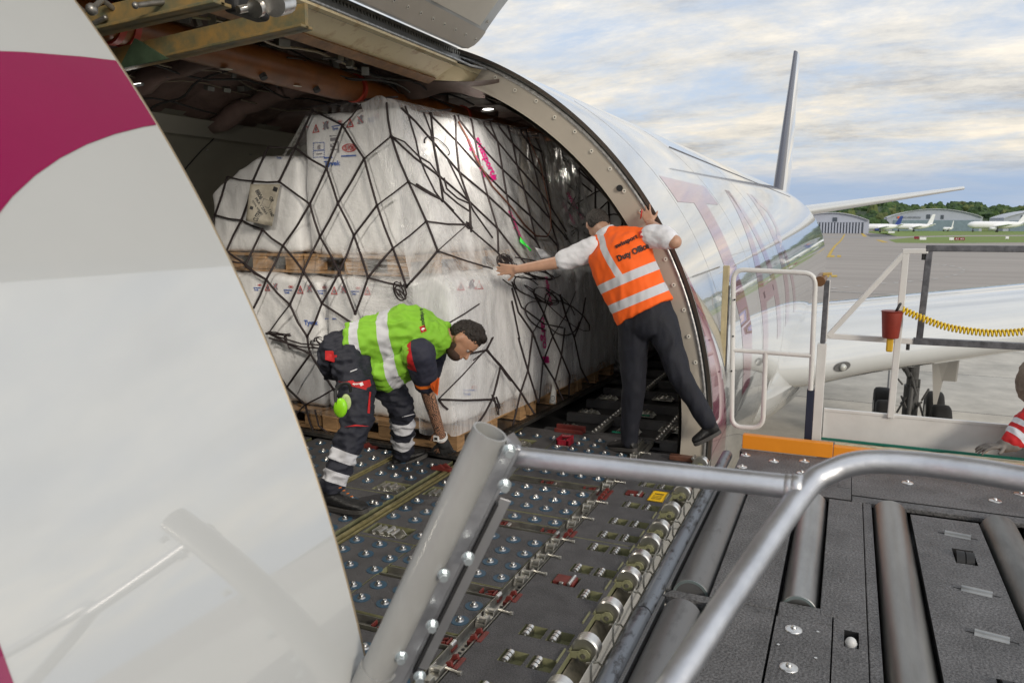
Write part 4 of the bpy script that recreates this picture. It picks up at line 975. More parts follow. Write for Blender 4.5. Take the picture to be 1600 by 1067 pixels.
# aft bays: dark trays between steel cross rails, roller strips
explode_l = []
m = MB()
for y in (5.44, 5.97, 6.5, 7.03, 7.56, 8.1, 8.63, 9.16):
    m.box((-2.1, y, -.07), (-1.0, y + .05, 0)); m.box((-2.1, y + .05, -.03), (-1.0, y + .075, -.004))
explode(m.build('floor_cross_rail', mat('dark cross rail', (.10, .10, .105), .5, .4, ns=8, amt=.3), AC))
for x in (-1.72, -1.22):
    m = MB(); m.box((x - .03, 5.44, -.05), (x + .03, 9.2, -.014)); m.build('roller_track', GREYP, AC)
    m = MB()
    for k in range(46): m.sph((x, 5.5 + k * .08, -.006), .014, 8, 6)
    o = m.build('track_ball', BRIGHT, AC, smooth=True); o['kind'] = 'stuff'
rs_ = MB()
for k in range(9): y = 5.55 + k * .14; rs_.tube([(-1.03, y - .03, -.01), (-1.03, y + .03, -.01)], .028, 14)
explode(rs_.build('side_roller', BRIGHT, AC, smooth=True, ang=40))
explode(MB().box((-1.6, 5.6, -.02), (-1.45, 5.62, -.012)).box((-1.6, 6.2, -.02), (-1.45, 6.22, -.012)).build('green_marking', mat('green tape', (.01, .2, .12), .5), AC))
# ============================================================ CARGO
OC = Vector((-2.31, 4.41, 0)); EU = Vector((-.9974, .0725, 0)); EV = Vector((.0725, .9974, 0))
def Wp(u, v, z, O=OC): return O + EU * u + EV * v + Vector((0, 0, z))
TYV = mat('white spunbond cover', (.77, .775, .785), .45, ns=5, amt=.05, bump=.7, bs=9, spec=.5)
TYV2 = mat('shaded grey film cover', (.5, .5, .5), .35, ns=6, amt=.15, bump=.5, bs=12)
def filmmat(name, lo, hi, col, sc=(6, 6, 1.5), rough=.16):
    m, nt, b = nodes(name); b.inputs['Base Color'].default_value = c4(col); b.inputs['Roughness'].default_value = rough
    b.inputs['Specular IOR Level'].default_value = .6
    tc = N(nt, 'ShaderNodeTexCoord'); mp = N(nt, 'ShaderNodeMapping'); mp.inputs['Scale'].default_value = sc; mp.inputs['Rotation'].default_value = (0, .5, .2); L(nt, tc.outputs['Object'], mp.inputs[0])
    n = N(nt, 'ShaderNodeTexNoise'); n.inputs['Scale'].default_value = 1.6; n.inputs['Detail'].default_value = 7; n.inputs['Roughness'].default_value = .7; L(nt, mp.outputs[0], n.inputs['Vector'])
    mr = N(nt, 'ShaderNodeMapRange'); mr.inputs['From Min'].default_value = .4; mr.inputs['From Max'].default_value = .68; mr.inputs['To Min'].default_value = lo; mr.inputs['To Max'].default_value = hi; L(nt, n.outputs['Fac'], mr.inputs[0])
    L(nt, mr.outputs[0], b.inputs['Alpha'])
    bp = N(nt, 'ShaderNodeBump'); bp.inputs['Strength'].default_value = .55; bp.inputs['Distance'].default_value = .02; L(nt, n.outputs['Fac'], bp.inputs['Height']); L(nt, bp.outputs[0], b.inputs['Normal'])
    return m
FILM = filmmat('clear stretch film', .0, .2, (.9, .91, .93), (7, 7, 1.3), .1)
FILM2 = filmmat('layered stretch film', .25, .65, (.84, .85, .88), (7, 5, 1.2), .1)
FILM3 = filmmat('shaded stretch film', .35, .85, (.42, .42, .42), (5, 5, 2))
def rbox(O, u0, u1, v0, v1, z0, z1, seed, r=.05, amp=.018, step=.035, taper=0, topsag=.03):
    mb = MB(); hu, hv, hz = (u1 - u0) / 2, (v1 - v0) / 2, (z1 - z0) / 2; cu, cv, cz = (u0 + u1) / 2, (v0 + v1) / 2, (z0 + z1) / 2
    def shape(a, b, c):
        q = Vector((a * hu, b * hv, c * hz)); k = Vector((max(-hu + r, min(hu - r, q.x)), max(-hv + r, min(hv - r, q.y)), max(-hz + r, min(hz - r, q.z))))
        d = q - k
        if d.length > 1e-6: q = k + d.normalized() * min(r, d.length)
        nn = Vector((a ** 7, b ** 7, c ** 7)); nn = nn.normalized() if nn.length > 0 else nn
        s = Vector((cu, cv, cz)) + q + Vector((seed * 3.1, 0, 0))
        w = noise.noise(s * 2.1) * 1.2 + (1 - abs(noise.noise(Vector((s.x * 5, s.y * 5, s.z * 2.2))) * 2.2)) * .8 + noise.noise(Vector((s.x * 11 + s.z * 5, s.y * 11, s.z * 6))) * .55 - .4
        q += nn * w * amp
        if taper: q.z -= taper * max(0, (c + 1) / 2) ** 2 * max(0, (a + .1) / 1.1) ** 1.3
        q.z -= topsag * max(0, c) ** 6 * (a * a + b * b) * .5
        return Wp(cu + q.x, cv + q.y, cz + q.z, O)
    def fc(f, la, lb):
        na = max(4, int(la / step)); nb = max(4, int(lb / step)); e = lambda t: math.sin((t - .5) * math.pi * .5) / math.sin(math.pi * .25)
        mb.grid(lambda s, t: f(e(s), e(t)), na, nb)
    fc(lambda s, t: shape(s, -1, t), 2 * hu, 2 * hz); fc(lambda s, t: shape(s, 1, t), 2 * hu, 2 * hz); fc(lambda s, t: shape(-1, s, t), 2 * hv, 2 * hz); fc(lambda s, t: shape(1, s, t), 2 * hv, 2 * hz); fc(lambda s, t: shape(s, t, 1), 2 * hu, 2 * hv); fc(lambda s, t: shape(s, t, -1), 2 * hu, 2 * hv)
    return mb
GS = 'white covered cargo stacks under the net'
STK = []
def stack(u0, u1, v0, v1, z0, z1, seed, label, m=TYV, O=OC, **k):
    mb = rbox(O, u0, u1, v0, v1, z0, z1, seed, **k)
    o = mb.build('cargo_stack', m, None, smooth=True)
    bm = bmesh.new(); bm.from_mesh(o.data); bmesh.ops.remove_doubles(bm, verts=bm.verts, dist=.0008); bmesh.ops.recalc_face_normals(bm, faces=bm.faces); bm.to_mesh(o.data); bm.free(); o.data.shade_smooth()
    tag(o, label, 'cargo stack', GS); STK.append(o); return o
sA = stack(.64, 1.49, .26, 1.14, 1.35, 2.40, 1, 'tallest white covered stack at the front of the upper tier, printed with red warning triangles')
sB = stack(1.52, 2.47, .22, 1.1, 1.35, 2.09, 2, 'lower white covered stack left of the tall printed one, with grey paper hung in front', taper=.26)
stack(1.5, 1.85, .7, 1.2, 2.1, 2.25, 9, 'small white carton lying on top behind the lower left stack', r=.03)
sC = stack(.62, 1.5, 1.18, 2.12, 1.35, 2.40, 3, 'second white stack of the upper tier, right behind the tall printed one', amp=.024)
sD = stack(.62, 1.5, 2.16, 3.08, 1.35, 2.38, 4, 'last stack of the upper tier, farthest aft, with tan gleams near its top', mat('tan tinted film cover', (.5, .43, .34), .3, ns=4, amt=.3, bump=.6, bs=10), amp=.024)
sE = stack(.10, 1.24, .12, 1.16, .20, 1.20, 5, 'white covered stack at the lower front corner, behind the crouching worker', amp=.028)
sF = stack(1.27, 2.38, .12, 1.16, .20, 1.20, 6, 'white covered stack at the lower left, next to the aircraft skin')
sG = stack(.09, 1.24, 1.19, 2.15, .20, 1.19, 7, 'bulging wrapped stack of the lower tier below the hand of the man in orange', amp=.03)
sH = stack(.09, 1.24, 2.18, 3.1, .20, 1.17, 8, 'aft stack of the lower tier behind the legs of the man in orange', amp=.03)
# wooden pallets
def epal(u0, u1, v0, v1, z0, label):
    t = thing('wooden_pallet', Wp((u0 + u1) / 2, (v0 + v1) / 2, z0), label, 'pallet', 'wooden pallets under the cargo')
    M = Matrix((EU, EV, Vector((0, 0, 1)))).transposed().to_4x4(); M.translation = OC
    def bx(a, b, c, d, e, f, nm):
        mb = MB(); mb.box((a, c, e), (b, d, f), M); mb.build(nm, WOOD, t, bevel=.003)
    n = 5
    for k in range(n):
        w = .145 if k in (0, 2, 4) else .1; y = v0 + (v1 - v0 - w) * k / (n - 1); bx(u0, u1, y, y + w, z0 + .124, z0 + .144, 'top_board')
    for y in (v0, (v0 + v1) / 2 - .05, v1 - .1):
        for x in (u0, (u0 + u1) / 2 - .07, u1 - .145): bx(x + .002, x + .143, y + .002, y + .098, z0 + .024, z0 + .10, 'block')
        bx(u0, u1, y, y + .1, z0 + .002, z0 + .022, 'bottom_board')
    for x in (u0, (u0 + u1) / 2 - .07, u1 - .145): bx(x, x + .145, v0, v1, z0 + .102, z0 + .122, 'stringer')
epal(.58, 1.5, .22, 1.12, 1.205, 'wooden pallet under the tallest printed stack in the upper tier')
epal(1.53, 2.36, .2, 1.1, 1.205, 'wooden pallet of the upper tier at its left end beside the aircraft skin')
epal(.56, 1.5, 1.2, 2.1, 1.205, 'wooden pallet in the middle of the upper tier, hidden behind film')
epal(.56, 1.5, 2.16, 3.1, 1.205, 'aftmost wooden pallet of the upper tier, behind film')
epal(.05, 1.24, .06, 1.1, .045, 'wooden pallet on the deck behind the arm of the man in lime green')
epal(1.27, 2.4, .06, 1.1, .045, 'wooden pallet on the deck at the left, next to the aircraft skin')
epal(.05, 1.24, 1.18, 2.1, .045, 'wooden pallet on the deck in the middle of the outboard side')
epal(.05, 1.24, 2.16, 3.1, .045, 'aftmost wooden pallet on the deck behind the legs of the man in orange')
# aluminium sheet of the unit load
t = thing('air_cargo_pallet', Wp(1.22, 1.58, .02), 'flat aluminium cargo pallet on the deck rollers carrying the netted load', 'cargo pallet')
M = Matrix((EU, EV, Vector((0, 0, 1)))).transposed().to_4x4(); M.translation = OC
MB().box((.04, .04, .018), (2.4, 3.14, .034), M).build('base_sheet', ALU, t)
m = MB(); m.box((-.01, -.01, .014), (.05, 3.18, .044), M); m.box((2.39, -.01, .014), (2.45, 3.18, .044), M); m.box((.05, -.01, .014), (2.39, .05, .044), M); m.box((.05, 3.12, .014), (2.39, 3.18, .044), M)
m.build('edge_rail', mat('scuffed dark edge rail', (.12, .115, .11), .45, .7, ns=20, amt=.5), t, bevel=.004)
m = MB()
for k in range(80): m.tube([Wp(.02, .05 + k * .039, .0445), Wp(.02, .05 + k * .039, .046)], .009, 8); 
for k in range(60): m.tube([Wp(.05 + k * .039, .02, .0445), Wp(.05 + k * .039, .02, .046)], .009, 8)
o = m.build('rail_hole', BLACK, t); o['kind'] = 'stuff'
# films
def film(name, fn, nu, nv, m, label, amp=.012, sc=5):
    mb = MB()
    def g(u, v):
        p = fn(u, v); w = noise.noise(Vector((u * 9, v * 4, 3)) * (sc / 5)) + .6 * noise.noise(Vector((u * 30, v * 8, 7))); return p + (EV * -1 + EU * -1) * w * amp
    mb.grid(g, nu, nv); o = mb.build(name, m, None, smooth=True); return tag(o, label, 'plastic film', 'plastic films over the cargo')
def lerp(tab, t):
    for (a, x), (b, y) in zip(tab[:-1], tab[1:]):
        if t <= b: k = (t - a) / (b - a); return x + (y - x) * k
    return tab[-1][1]
zt = [(0, .17), (.42, 1.2), (.52, 1.34), (.97, 2.40), (1, 2.43)]
ut = [(0, .035), (.40, .07), (.46, .12), (.6, .27), (.97, .60), (1, .66)]
def side(u, v):
    b = .05 * math.sin(u * math.pi * 3.2 + .4) ** 2 * (1 - abs(v - .22) * 4 if v < .45 else 0); q = u * 3.34 - .29; c = lerp(ut, v)
    vf = .02 + .19 * max(0, min(1, (v - .42) / .2))
    if q < -.04: return Wp(c + (-q - .04) + .04, vf - .012, lerp(zt, v) - .02 * math.sin(q * 20))
    if q < .04: k = (q + .04) / .08 * math.pi / 2; return Wp(c + .04 * (1 - math.sin(k)), vf + .04 * (1 - math.cos(k)) - .012, lerp(zt, v))
    return Wp(c - b, vf + q * (3.12 - vf) / 3.05, lerp(zt, v))
FS = film('stretch_film', side, 170, 60, FILM2, 'bright layered stretch film over the outboard side of the main load', .014)
vt = [(0, .03), (.42, .07), (.47, .1), (.56, .2), (.97, .225), (1, .24)]
def front(u, v):
    c = lerp(ut, v); return Wp(c + u * (2.40 - c) if v < .5 else c + u * (min(2.36, 2.40) - c), lerp(vt, v) - .0, min(lerp(zt, v), 2.43 - .34 * max(0, min(1, (c + u * (2.4 - c) - 1.40) / .22)) - .30 * max(0, (c + u * (2.4 - c) - 1.65) / .75) if v > .5 else 9))
FF = film('stretch_film', front, 90, 60, FILM, 'thin clear stretch film with streaks across the front of the main load', .008)
# corner drape from the upper pallet down to the lower front corner
def drape(u, v):
    a = Wp(.56 + .5 * u * 0, .2 + .9 * u * 0, 1.42); top = Wp(.57 + .55 * (1 - u), .19, 1.40 - .02 * math.sin(u * 9)); bot = Wp(.03 + .7 * (1 - u) ** 1.5, .035, 1.17 - .42 * (1 - u)); p = top.lerp(bot, v); return p + Vector((0, -.03 * math.sin(math.pi * v), .05 * math.sin(math.pi * v)))
FD = film('stretch_film', drape, 40, 24, filmmat('radiating stretch film', .05, .6, (.8, .8, .82), (2, 2, 22)), 'film fold fanning out from the upper pallet corner down to the lower stack', .006)
film('stretch_film', lambda u, v: Wp(1.46 + .62 * u * v + .05 * u, .24 + .1 * u, 2.36 - .30 * v * (.3 + .7 * u) - .02 * math.sin(u * 12) - .32 * u * v), 24, 16, filmmat('grey taut film', .2, .6, (.6, .6, .58), (20, 20, 3)), 'grey taut film sloping from the tallest stack down to the lower left stack', .004)
# second load
OB = Vector((-2.12, 7.85, 0))
tb = thing('air_cargo_pallet', OB + Vector((-1.2, 1.5, .02)), 'cargo pallet of the shaded second load behind the first one', 'cargo pallet')
MB().box((OB.x - 2.4, OB.y - .06, .015), (OB.x + .06, OB.y + 3.1, .045)).build('base_sheet', ALU, tb)
def cont(u, v, seed=0):
    prof = [(.04, .08), (.02, .5), (-.02, .95), (.0, 1.35), (.04, 1.75), (.10, 1.92), (.35, 2.1), (.9, 2.33), (1.6, 2.36), (2.2, 2.2), (2.36, 1.6), (2.4, .8), (2.4, .08)]
    k = u * (len(prof) - 1); i = min(len(prof) - 2, int(k)); f = k - i; a, b = prof[i], prof[i + 1]
    return a[0] + (b[0] - a[0]) * f, a[1] + (b[1] - a[1]) * f
def loadB(u, v):
    a, z = cont(u, v); ca, cz = 1.2, 1.1
    if v < .12: k = .0 + v / .12; k = max(.001, math.sin(k * math.pi / 2)) ; y = 0 + .05 * (1 - math.cos(v / .12 * math.pi / 2)) * 0
    else: k = 1
    kk = k if v < .12 else 1; y = max(0, (v - .12) / .88) * 2.95
    a = ca + (a - ca) * kk; z = cz + (z - cz) * kk
    w = .03 * noise.noise(Vector((a * 2.5, y * 2.5, z * 2.5))) + .018 * noise.noise(Vector((a * 8, y * 8, z * 4)))
    return Wp(a + w, y - w + .03 * (1 - kk), z + w * .5, OB)
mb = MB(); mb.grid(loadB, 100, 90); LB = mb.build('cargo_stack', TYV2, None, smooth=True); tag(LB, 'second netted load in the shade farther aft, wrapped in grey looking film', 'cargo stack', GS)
mb = MB(); 
def bag(O_, su, sv, sz, seed):
    m = MB(); m.sph((0, 0, 0), 1, 36, 24); m.v = [tuple(O_ + Vector((v[0] * su, v[1] * sv, v[2] * sz)) * (1 + .12 * noise.noise(Vector(v) * 2 + Vector((seed, 0, 0))) + .08 * noise.noise(Vector(v) * 5))) for v in m.v]; return m
o = bag(Wp(.06, 3.42, .42), .17, .22, .40, 2).build('plastic_bag', FILM3, None, smooth=True); tag(o, 'crumpled clear plastic bulging low between the two loads', 'plastic film')
# ------------------------------------------------------------ prints on the covers
def prints(parent, spec, bv, name='printed_mark', off=.011):
    groups = {}
    for kind, q, m in spec:
        g = groups.setdefault(m.name, (m, MB()))[1]
        if kind[0] == 't': v, f = text2d(kind[1:], .035); 
        elif kind == 'box': v, f = gridpoly(3, 2)
        elif kind == 'Tri':
            o3 = [(0, 0), (1, 0), (.5, 1)]; i3 = [(.17, .1), (.83, .1), (.5, .78)]; v = o3 + i3; f = [(0, 1, 4, 3), (1, 2, 5, 4), (2, 0, 3, 5)]
        elif kind == 'oval':
            v = []; n = 20
            for r in (1, .86): v += [(.5 + .5 * r * math.cos(2 * math.pi * k / n), .5 + .5 * (r if r == 1 else .78) * math.sin(2 * math.pi * k / n)) for k in range(n)]
            f = [(k, (k + 1) % n, n + (k + 1) % n, n + k) for k in range(n)]
        elif kind == 'frame':
            v = []; f = []
            for k in range(8):
                for (a, b, c, d) in ((k / 8, .0, k / 8 + .07, .06), (k / 8, .94, k / 8 + .07, 1), (0, k / 8, .06, k / 8 + .07), (.94, k / 8, 1, k / 8 + .07)):
                    i = len(v); v += [(a, b), (c, b), (c, d), (a, d)]; f.append((i, i + 1, i + 2, i + 3))
        elif kind == 'fig':
            v = [(.2, 0), (.45, 0), (.45, .45), (.7, 0), (.95, .1), (.75, .5), (.9, .8), (.6, 1), (.3, .85), (.1, .5)]; f = [tuple(range(10))]
        elif kind == 'cross': v = [(0, .06), (.06, 0), (1, .94), (.94, 1), (0, .94), (.06, 1), (1, .06), (.94, 0)]; f = [(0, 1, 2, 3), (4, 5, 6, 7)]
        decal_into(g, bv, v, f, q, off)
    for m, g in groups.values():
        if g.f:
            o = g.build(name, m, parent)
            explode(o, 60, .012) if name == 'printed_name' else None
def Q(x0, y0, x1, y1, sk=0, lean=0): return [(x0, y1), (x1, y1 + sk), (x1 + lean, y0 + sk), (x0 + lean, y0)]
def iconrow(x0, y0, sc, sk):
    s = []
    def a(k, dx, dy, w, h, m): s.append((k, Q(x0 + dx * sc, y0 + dy * sc + sk * dx, x0 + (dx + w) * sc, y0 + (dy + h) * sc + sk * dx, sk * w), m))
    a('box', 0, 10, 14, 1.3, BLUET); a('tTyvek', 1, 12.5, 9, 5, BLUET); a('oval', 8, 3, 8, 4.5, REDT); a('box', 10, 4.3, 4, 1.6, REDT)
    a('Tri', 22, 2, 11, 14, REDT); a('fig', 25.5, 7, 4, 7, GREYT); a('fig', 38, 0, 10, 14, GREYT); a('cross', 38, 1, 9, 12, REDT)
    return s
bvA = bvh_of([sA, sB, sE, sF, sC, sD, sG, sH])
sp = iconrow(466, 196, 1.0, -.16) + iconrow(518, 187, 1.05, -.17) + [('box', Q(575, 185, 590, 186.3, -2), BLUET), ('tTyvek', Q(575, 188, 585, 192, -1), BLUET), ('oval', Q(584, 179, 593, 184, -1), REDT)]
sp += [('frame', Q(489, 223, 507, 247, -1), BLUET), ('fig', Q(495, 226, 501, 234), GREYT), ('box', Q(490, 235, 506, 236.4, -1), BLUET), ('box', Q(494, 240, 503, 242, -1), GREYT), ('box', Q(516, 216, 526, 221, -1), GREYT), ('box', Q(515, 212, 518, 214), GREYT), ('box', Q(519, 212, 526, 213), GREYT),
       ('box', Q(516, 225, 518, 230), GREYT), ('box', Q(520, 224, 525, 226), GREYT), ('box', Q(518, 228, 520, 231), GREYT), ('box', Q(516, 233, 527, 234.5), GREYT), ('box', Q(528, 221, 530, 239, 0, -1), GREYT), ('box', Q(506, 246, 519, 248.3, -1), BLUET), ('box', Q(533, 243, 556, 245.5, -1), BLUET),
       ('oval', Q(534, 225, 557, 238, -.5), REDT), ('tDU PONT', Q(537, 227.5, 555, 235.5, -.5), REDT), ('tTyvek', Q(506, 252, 532, 262, -1), BLUET)]
prints(sA, sp, bvA)
prints(sB, [(k, q, m) for k, q, m in iconrow(381, 231, .9, -.03)[4:]] + [('box', Q(431, 242, 446, 243.2, .5), BLUET), ('tTyvek', Q(432, 245, 440, 249, .3), BLUET), ('oval', Q(440, 239.5, 448, 243), REDT)], bvA)
prints(sF, iconrow(443, 443, .95, .02) + iconrow(396, 441, .8, .02), bvA)
prints(sE, iconrow(496, 444, .95, .03) + iconrow(548, 445, .95, .02)[:6] + iconrow(690, 436, 1.1, .0)[4:] + [('Tri', Q(741, 437, 756, 452), REDT), ('tTyvek', Q(724, 613, 736, 619), BLUET), ('box', Q(724, 609, 745, 610.5), BLUET), ('oval', Q(737, 603, 745, 607), REDT), ('tTyvek', Q(475, 500, 497, 510), BLUET), ('box', Q(508, 497, 525, 499), BLUET)], bvA)
bvS = bvh_of([FS])
def qrot(cx, cy, w, h, ang):
    c, s = math.cos(R_(ang)), math.sin(R_(ang)); return [(cx + x * c - y * s, cy + x * s + y * c) for x, y in ((-w / 2, h / 2), (w / 2, h / 2), (w / 2, -h / 2), (-w / 2, -h / 2))]
prints(FS, [('tswissport', qrot(757, 244, 62, 12, 66), MAGT), ('tcargo services', qrot(744, 247, 66, 8, 66), MAGT), ('Tri', qrot(771, 276, 13, 12, 60), MAGT), ('box', qrot(771, 278, 8, 8, 66), MAGT),
            ('tswissport', qrot(805, 352, 50, 8, 68), MAGT), ('tcargo', qrot(848, 520, 50, 9, 85), MAGT), ('box', qrot(853, 562, 11, 10, 84), MAGT), ('tswissport', qrot(857, 455, 46, 8, 80), MAGT)], bvS, 'printed_name')
bvB = bvh_of([LB])
prints(LB, [('tswissport', qrot(898, 322, 50, 9, 60), MAGT), ('tcargo services', qrot(886, 330, 46, 7, 60), MAGT), ('tswissport', qrot(866, 262, 26, 6, 60), MAGT)], bvB, 'printed_name')
# ------------------------------------------------------------ the net
bvN = bvh_of([sA, sB, sC, sD, sE, sF, sG, sH, FS, FD, FF])
def pxline(bv, pts, r=.0082, off=.012, step=5, mb=None, flat=.55):
    ps = []
    for (x0, y0), (x1, y1) in zip(pts[:-1], pts[1:]):
        n = max(1, int(math.hypot(x1 - x0, y1 - y0) / step))
        for k in range(n): ps.append((x0 + (x1 - x0) * k / n, y0 + (y1 - y0) * k / n))
    ps.append(pts[-1]); out = []; D = []
    for x, y in ps:
        h, t = hit(bv, x, y, 0); D.append(t)
    if all(d is None for d in D): return
    for i in range(len(D)):
        if D[i] is None:
            near = min((j for j in range(len(D)) if D[j] is not None), key=lambda j: abs(j - i)); D[i] = D[near]
    S = list(D)
    for it in range(3): S = [min(D[i], (S[max(0, i - 1)] + S[i] + S[min(len(S) - 1, i + 1)]) / 3) for i in range(len(S))]
    for (x, y), t in zip(ps, S): out.append(CAM + ray(x, y).normalized() * (t - off))
    mb.tube(out, r, 6, flat=flat); return out
net = MB()
n_ = dict(n1=(355, 276), n2=(395, 283), n3=(436, 284), n4=(419, 230), n5=(461, 231), n6=(488, 173), n7=(535, 196), n8=(510, 263), n9=(569, 248), n10=(484, 319), n11=(528, 318), n12=(589, 321), n13=(611, 213), n14=(638, 284), n15=(666, 346), n16=(336, 336), n17=(377, 344), n18=(410, 359), n19=(442, 384), n20=(500, 370), n21=(553, 368), n22=(614, 388), n23=(684, 392), n24=(686, 275),
          m1=(381, 411), m2=(416, 437), m3=(453, 476), m4=(474, 424), m5=(503, 474), m6=(530, 425), m7=(575, 434), m9=(555, 490), m10=(480, 526), m11=(420, 520), m12=(485, 553), m13=(448, 605), m14=(477, 632), m15=(521, 608), mt=(635, 448), r2=(760, 545), r3=(782, 572), r4=(685, 624), r5=(769, 624),
          t1=(367, 246), t2=(563, 164), t3=(604, 162), t4=(310, 298), b1=(330, 350), b2=(354, 392), b3=(383, 415), b4=(428, 417), ra=(730, 351), rb=(771, 527), rc=(799, 595), rd=(701, 505), re=(749, 475), lk=(404, 218), l0=(363, 409), l2=(396, 482), l3=(400, 555), l4=(435, 585), l5=(492, 680), l6=(440, 665), r6=(700, 640), bt=(745, 664), q1=(640, 560), q2=(735, 360))
for e in ('t1 n1', 'n1 n16', 'n16 b1', 't4 n1', 'n1 n2', 'n2 n3', 'lk n4', 'n4 n5', 'n4 n2', 'n5 n3', 'n2 n17', 'n6 n5', 'n6 n7', 'n7 t2', 'n5 n8', 'n3 n10', 'n7 n8', 'n7 n9', 'n8 n10', 'n8 n11', 'n9 n11', 'n9 n12', 'n9 n13', 't3 n13', 'n13 n14', 'n12 n14', 'n14 n15', 'n13 n24', 'n10 n19', 'n10 n20', 'n11 n20', 'n11 n21', 'n12 n21', 'n12 n22', 'n15 n22', 'n15 n23', 'n15 ra', 'n16 n17', 'n17 n18', 'n18 n19', 'n17 b2', 'n18 b3', 'n19 m2', 'n19 m4', 'n20 m4', 'n20 m6', 'n21 m6', 'n21 m7', 'n22 m7', 'n22 mt', 'n23 mt', 'l0 m1', 'b2 m1', 'b3 m2', 'm1 m2', 'm2 m3', 'm2 l2', 'm3 m11', 'm3 m4', 'm3 m10', 'm4 m5', 'm5 m6', 'm5 m10', 'm5 q1', 'm6 m9', 'm7 m9', 'm7 mt', 'm10 m12', 'm11 m12', 'l3 m13', 'm12 m13', 'm12 m15', 'm13 m14', 'l4 m13', 'm14 m15', 'm14 l5', 'm14 l6', 'r2 r3', 'r2 r4', 'rb r2', 'r4 r5', 'r3 rc', 'r3 r5', 'rd re', 'r4 r6', 'r5 bt'):
    a, b = e.split(); pa, pb = n_[a], n_[b]; mid = ((pa[0] + pb[0]) / 2 + random.uniform(-1.5, 1.5), (pa[1] + pb[1]) / 2 + random.uniform(0, 2.5))
    pxline(bvN, [pa, mid, pb], mb=net)
for k, p in n_.items():
    if k[0] in 'nm': 
        h, t = hit(bvN, *p, .014)
        if h is not None: net.sph(h, .0125, 8, 6)
# diamond mesh over the outboard side
def C6(L_):
    q = [(650 + x / 4, 150 + y / 4) for x, y in L_]
    return ([(q[0][0] - 2, q[0][1] - 7)] if L_[0][1] < 262 and L_[0][0] > 60 else []) + q
C9 = lambda L_: [(750 + x / 4, 480 + y / 4) for x, y in L_]
for l in ([(95, 130), (110, 292), (148, 503), (170, 655), (235, 720)], [(248, 150), (250, 280), (270, 475), (335, 662), (345, 850)], [(350, 170), (368, 275), (405, 455), (447, 622), (510, 828), (515, 975)],
          [(470, 190), (510, 285), (540, 460), (565, 615), (598, 770), (650, 900)], [(580, 215), (605, 300), (632, 435), (675, 585), (715, 750), (750, 905)], [(695, 240), (705, 300), (735, 432), (775, 600), (835, 760), (885, 930), (890, 1050)],
          [(745, 262), (785, 350), (815, 530), (845, 700), (940, 850)], [(-92, 76), (0, 165), (110, 292), (270, 475), (447, 622), (600, 765), (750, 905), (800, 1000)], [(100, 130), (250, 280), (405, 455), (565, 615), (715, 750), (880, 930)],
          [(270, 150), (368, 275), (540, 460), (675, 585), (835, 765), (950, 900)], [(430, 190), (510, 285), (632, 435), (775, 600), (845, 700)], [(520, 195), (605, 300), (735, 432), (815, 530)], [(660, 236), (705, 300), (785, 350)],
          [(0, 550), (170, 655), (330, 830)], [(148, 503), (335, 662), (510, 828), (690, 1060)]): pxline(bvN, C6(l), mb=net)
for l in ([(40, 268), (130, 365), (255, 530), (340, 665)], [(240, 190), (300, 395), (365, 600)], [(330, 160), (300, 395), (255, 530), (205, 740)], [(330, 160), (395, 340), (460, 445), (520, 580)], [(455, 180), (395, 340), (368, 600)], [(455, 180), (510, 300), (560, 420), (556, 560)],
          [(530, 130), (510, 300), (470, 460)], [(590, 190), (630, 380), (685, 485)], [(80, 190), (40, 268), (-60, 290)], [(130, 365), (85, 550)], [(-40, 330), (40, 268)], [(330, 160), (240, 30), (200, -120)], [(455, 180), (400, 40), (330, -100)], [(590, 190), (540, 60), (500, -80)], [(590, 190), (640, 60), (660, -60)], [(455, 180), (530, 60), (600, -100)], [(330, 160), (400, 40), (440, -90)]): pxline(bvN, C9(l), mb=net)
# top of load lines
for u in (.05, .28, .5, .72, .95):
    net.tube([Wp(.62, .1 + 3 * u, 2.44), Wp(1.1, .1 + 3 * u + .1, 2.46), Wp(1.5, .1 + 3 * u, 2.42)], .0075, 6)
# tangles and loose cord
def tangle(cx, cy, rx, ry, n, seed, bv=bvN, mb=net, r=.006):
    rnd = random.Random(seed)
    for k in range(n):
        a0 = rnd.uniform(0, 6.28); pts = []; ax, ay = rx * rnd.uniform(.4, 1), ry * rnd.uniform(.4, 1); ox, oy = rnd.uniform(-.4, .4) * rx, rnd.uniform(-.4, .4) * ry; ln = rnd.uniform(2.5, 6)
        for i in range(12): t = a0 + ln * i / 11; pts.append((cx + ox + ax * math.cos(t), cy + oy + ay * math.sin(t * 1.15)))
        pxline(bv, pts, r, .016 + .006 * k % .03, 4, mb)
tangle(733, 354, 6, 6, 4, 21); tangle(628, 455, 12, 17, 5, 1); tangle(793, 408, 13, 12, 8, 2); tangle(845, 425, 45, 12, 5, 3); tangle(840, 455, 50, 24, 4, 4); tangle(872, 488, 42, 28, 4, 5); tangle(775, 632, 6, 14, 4, 6); tangle(440, 522, 22, 5, 3, 7); tangle(450, 535, 7, 14, 2, 8); tangle(500, 535, 12, 8, 3, 11); tangle(690, 235, 25, 18, 1, 12)
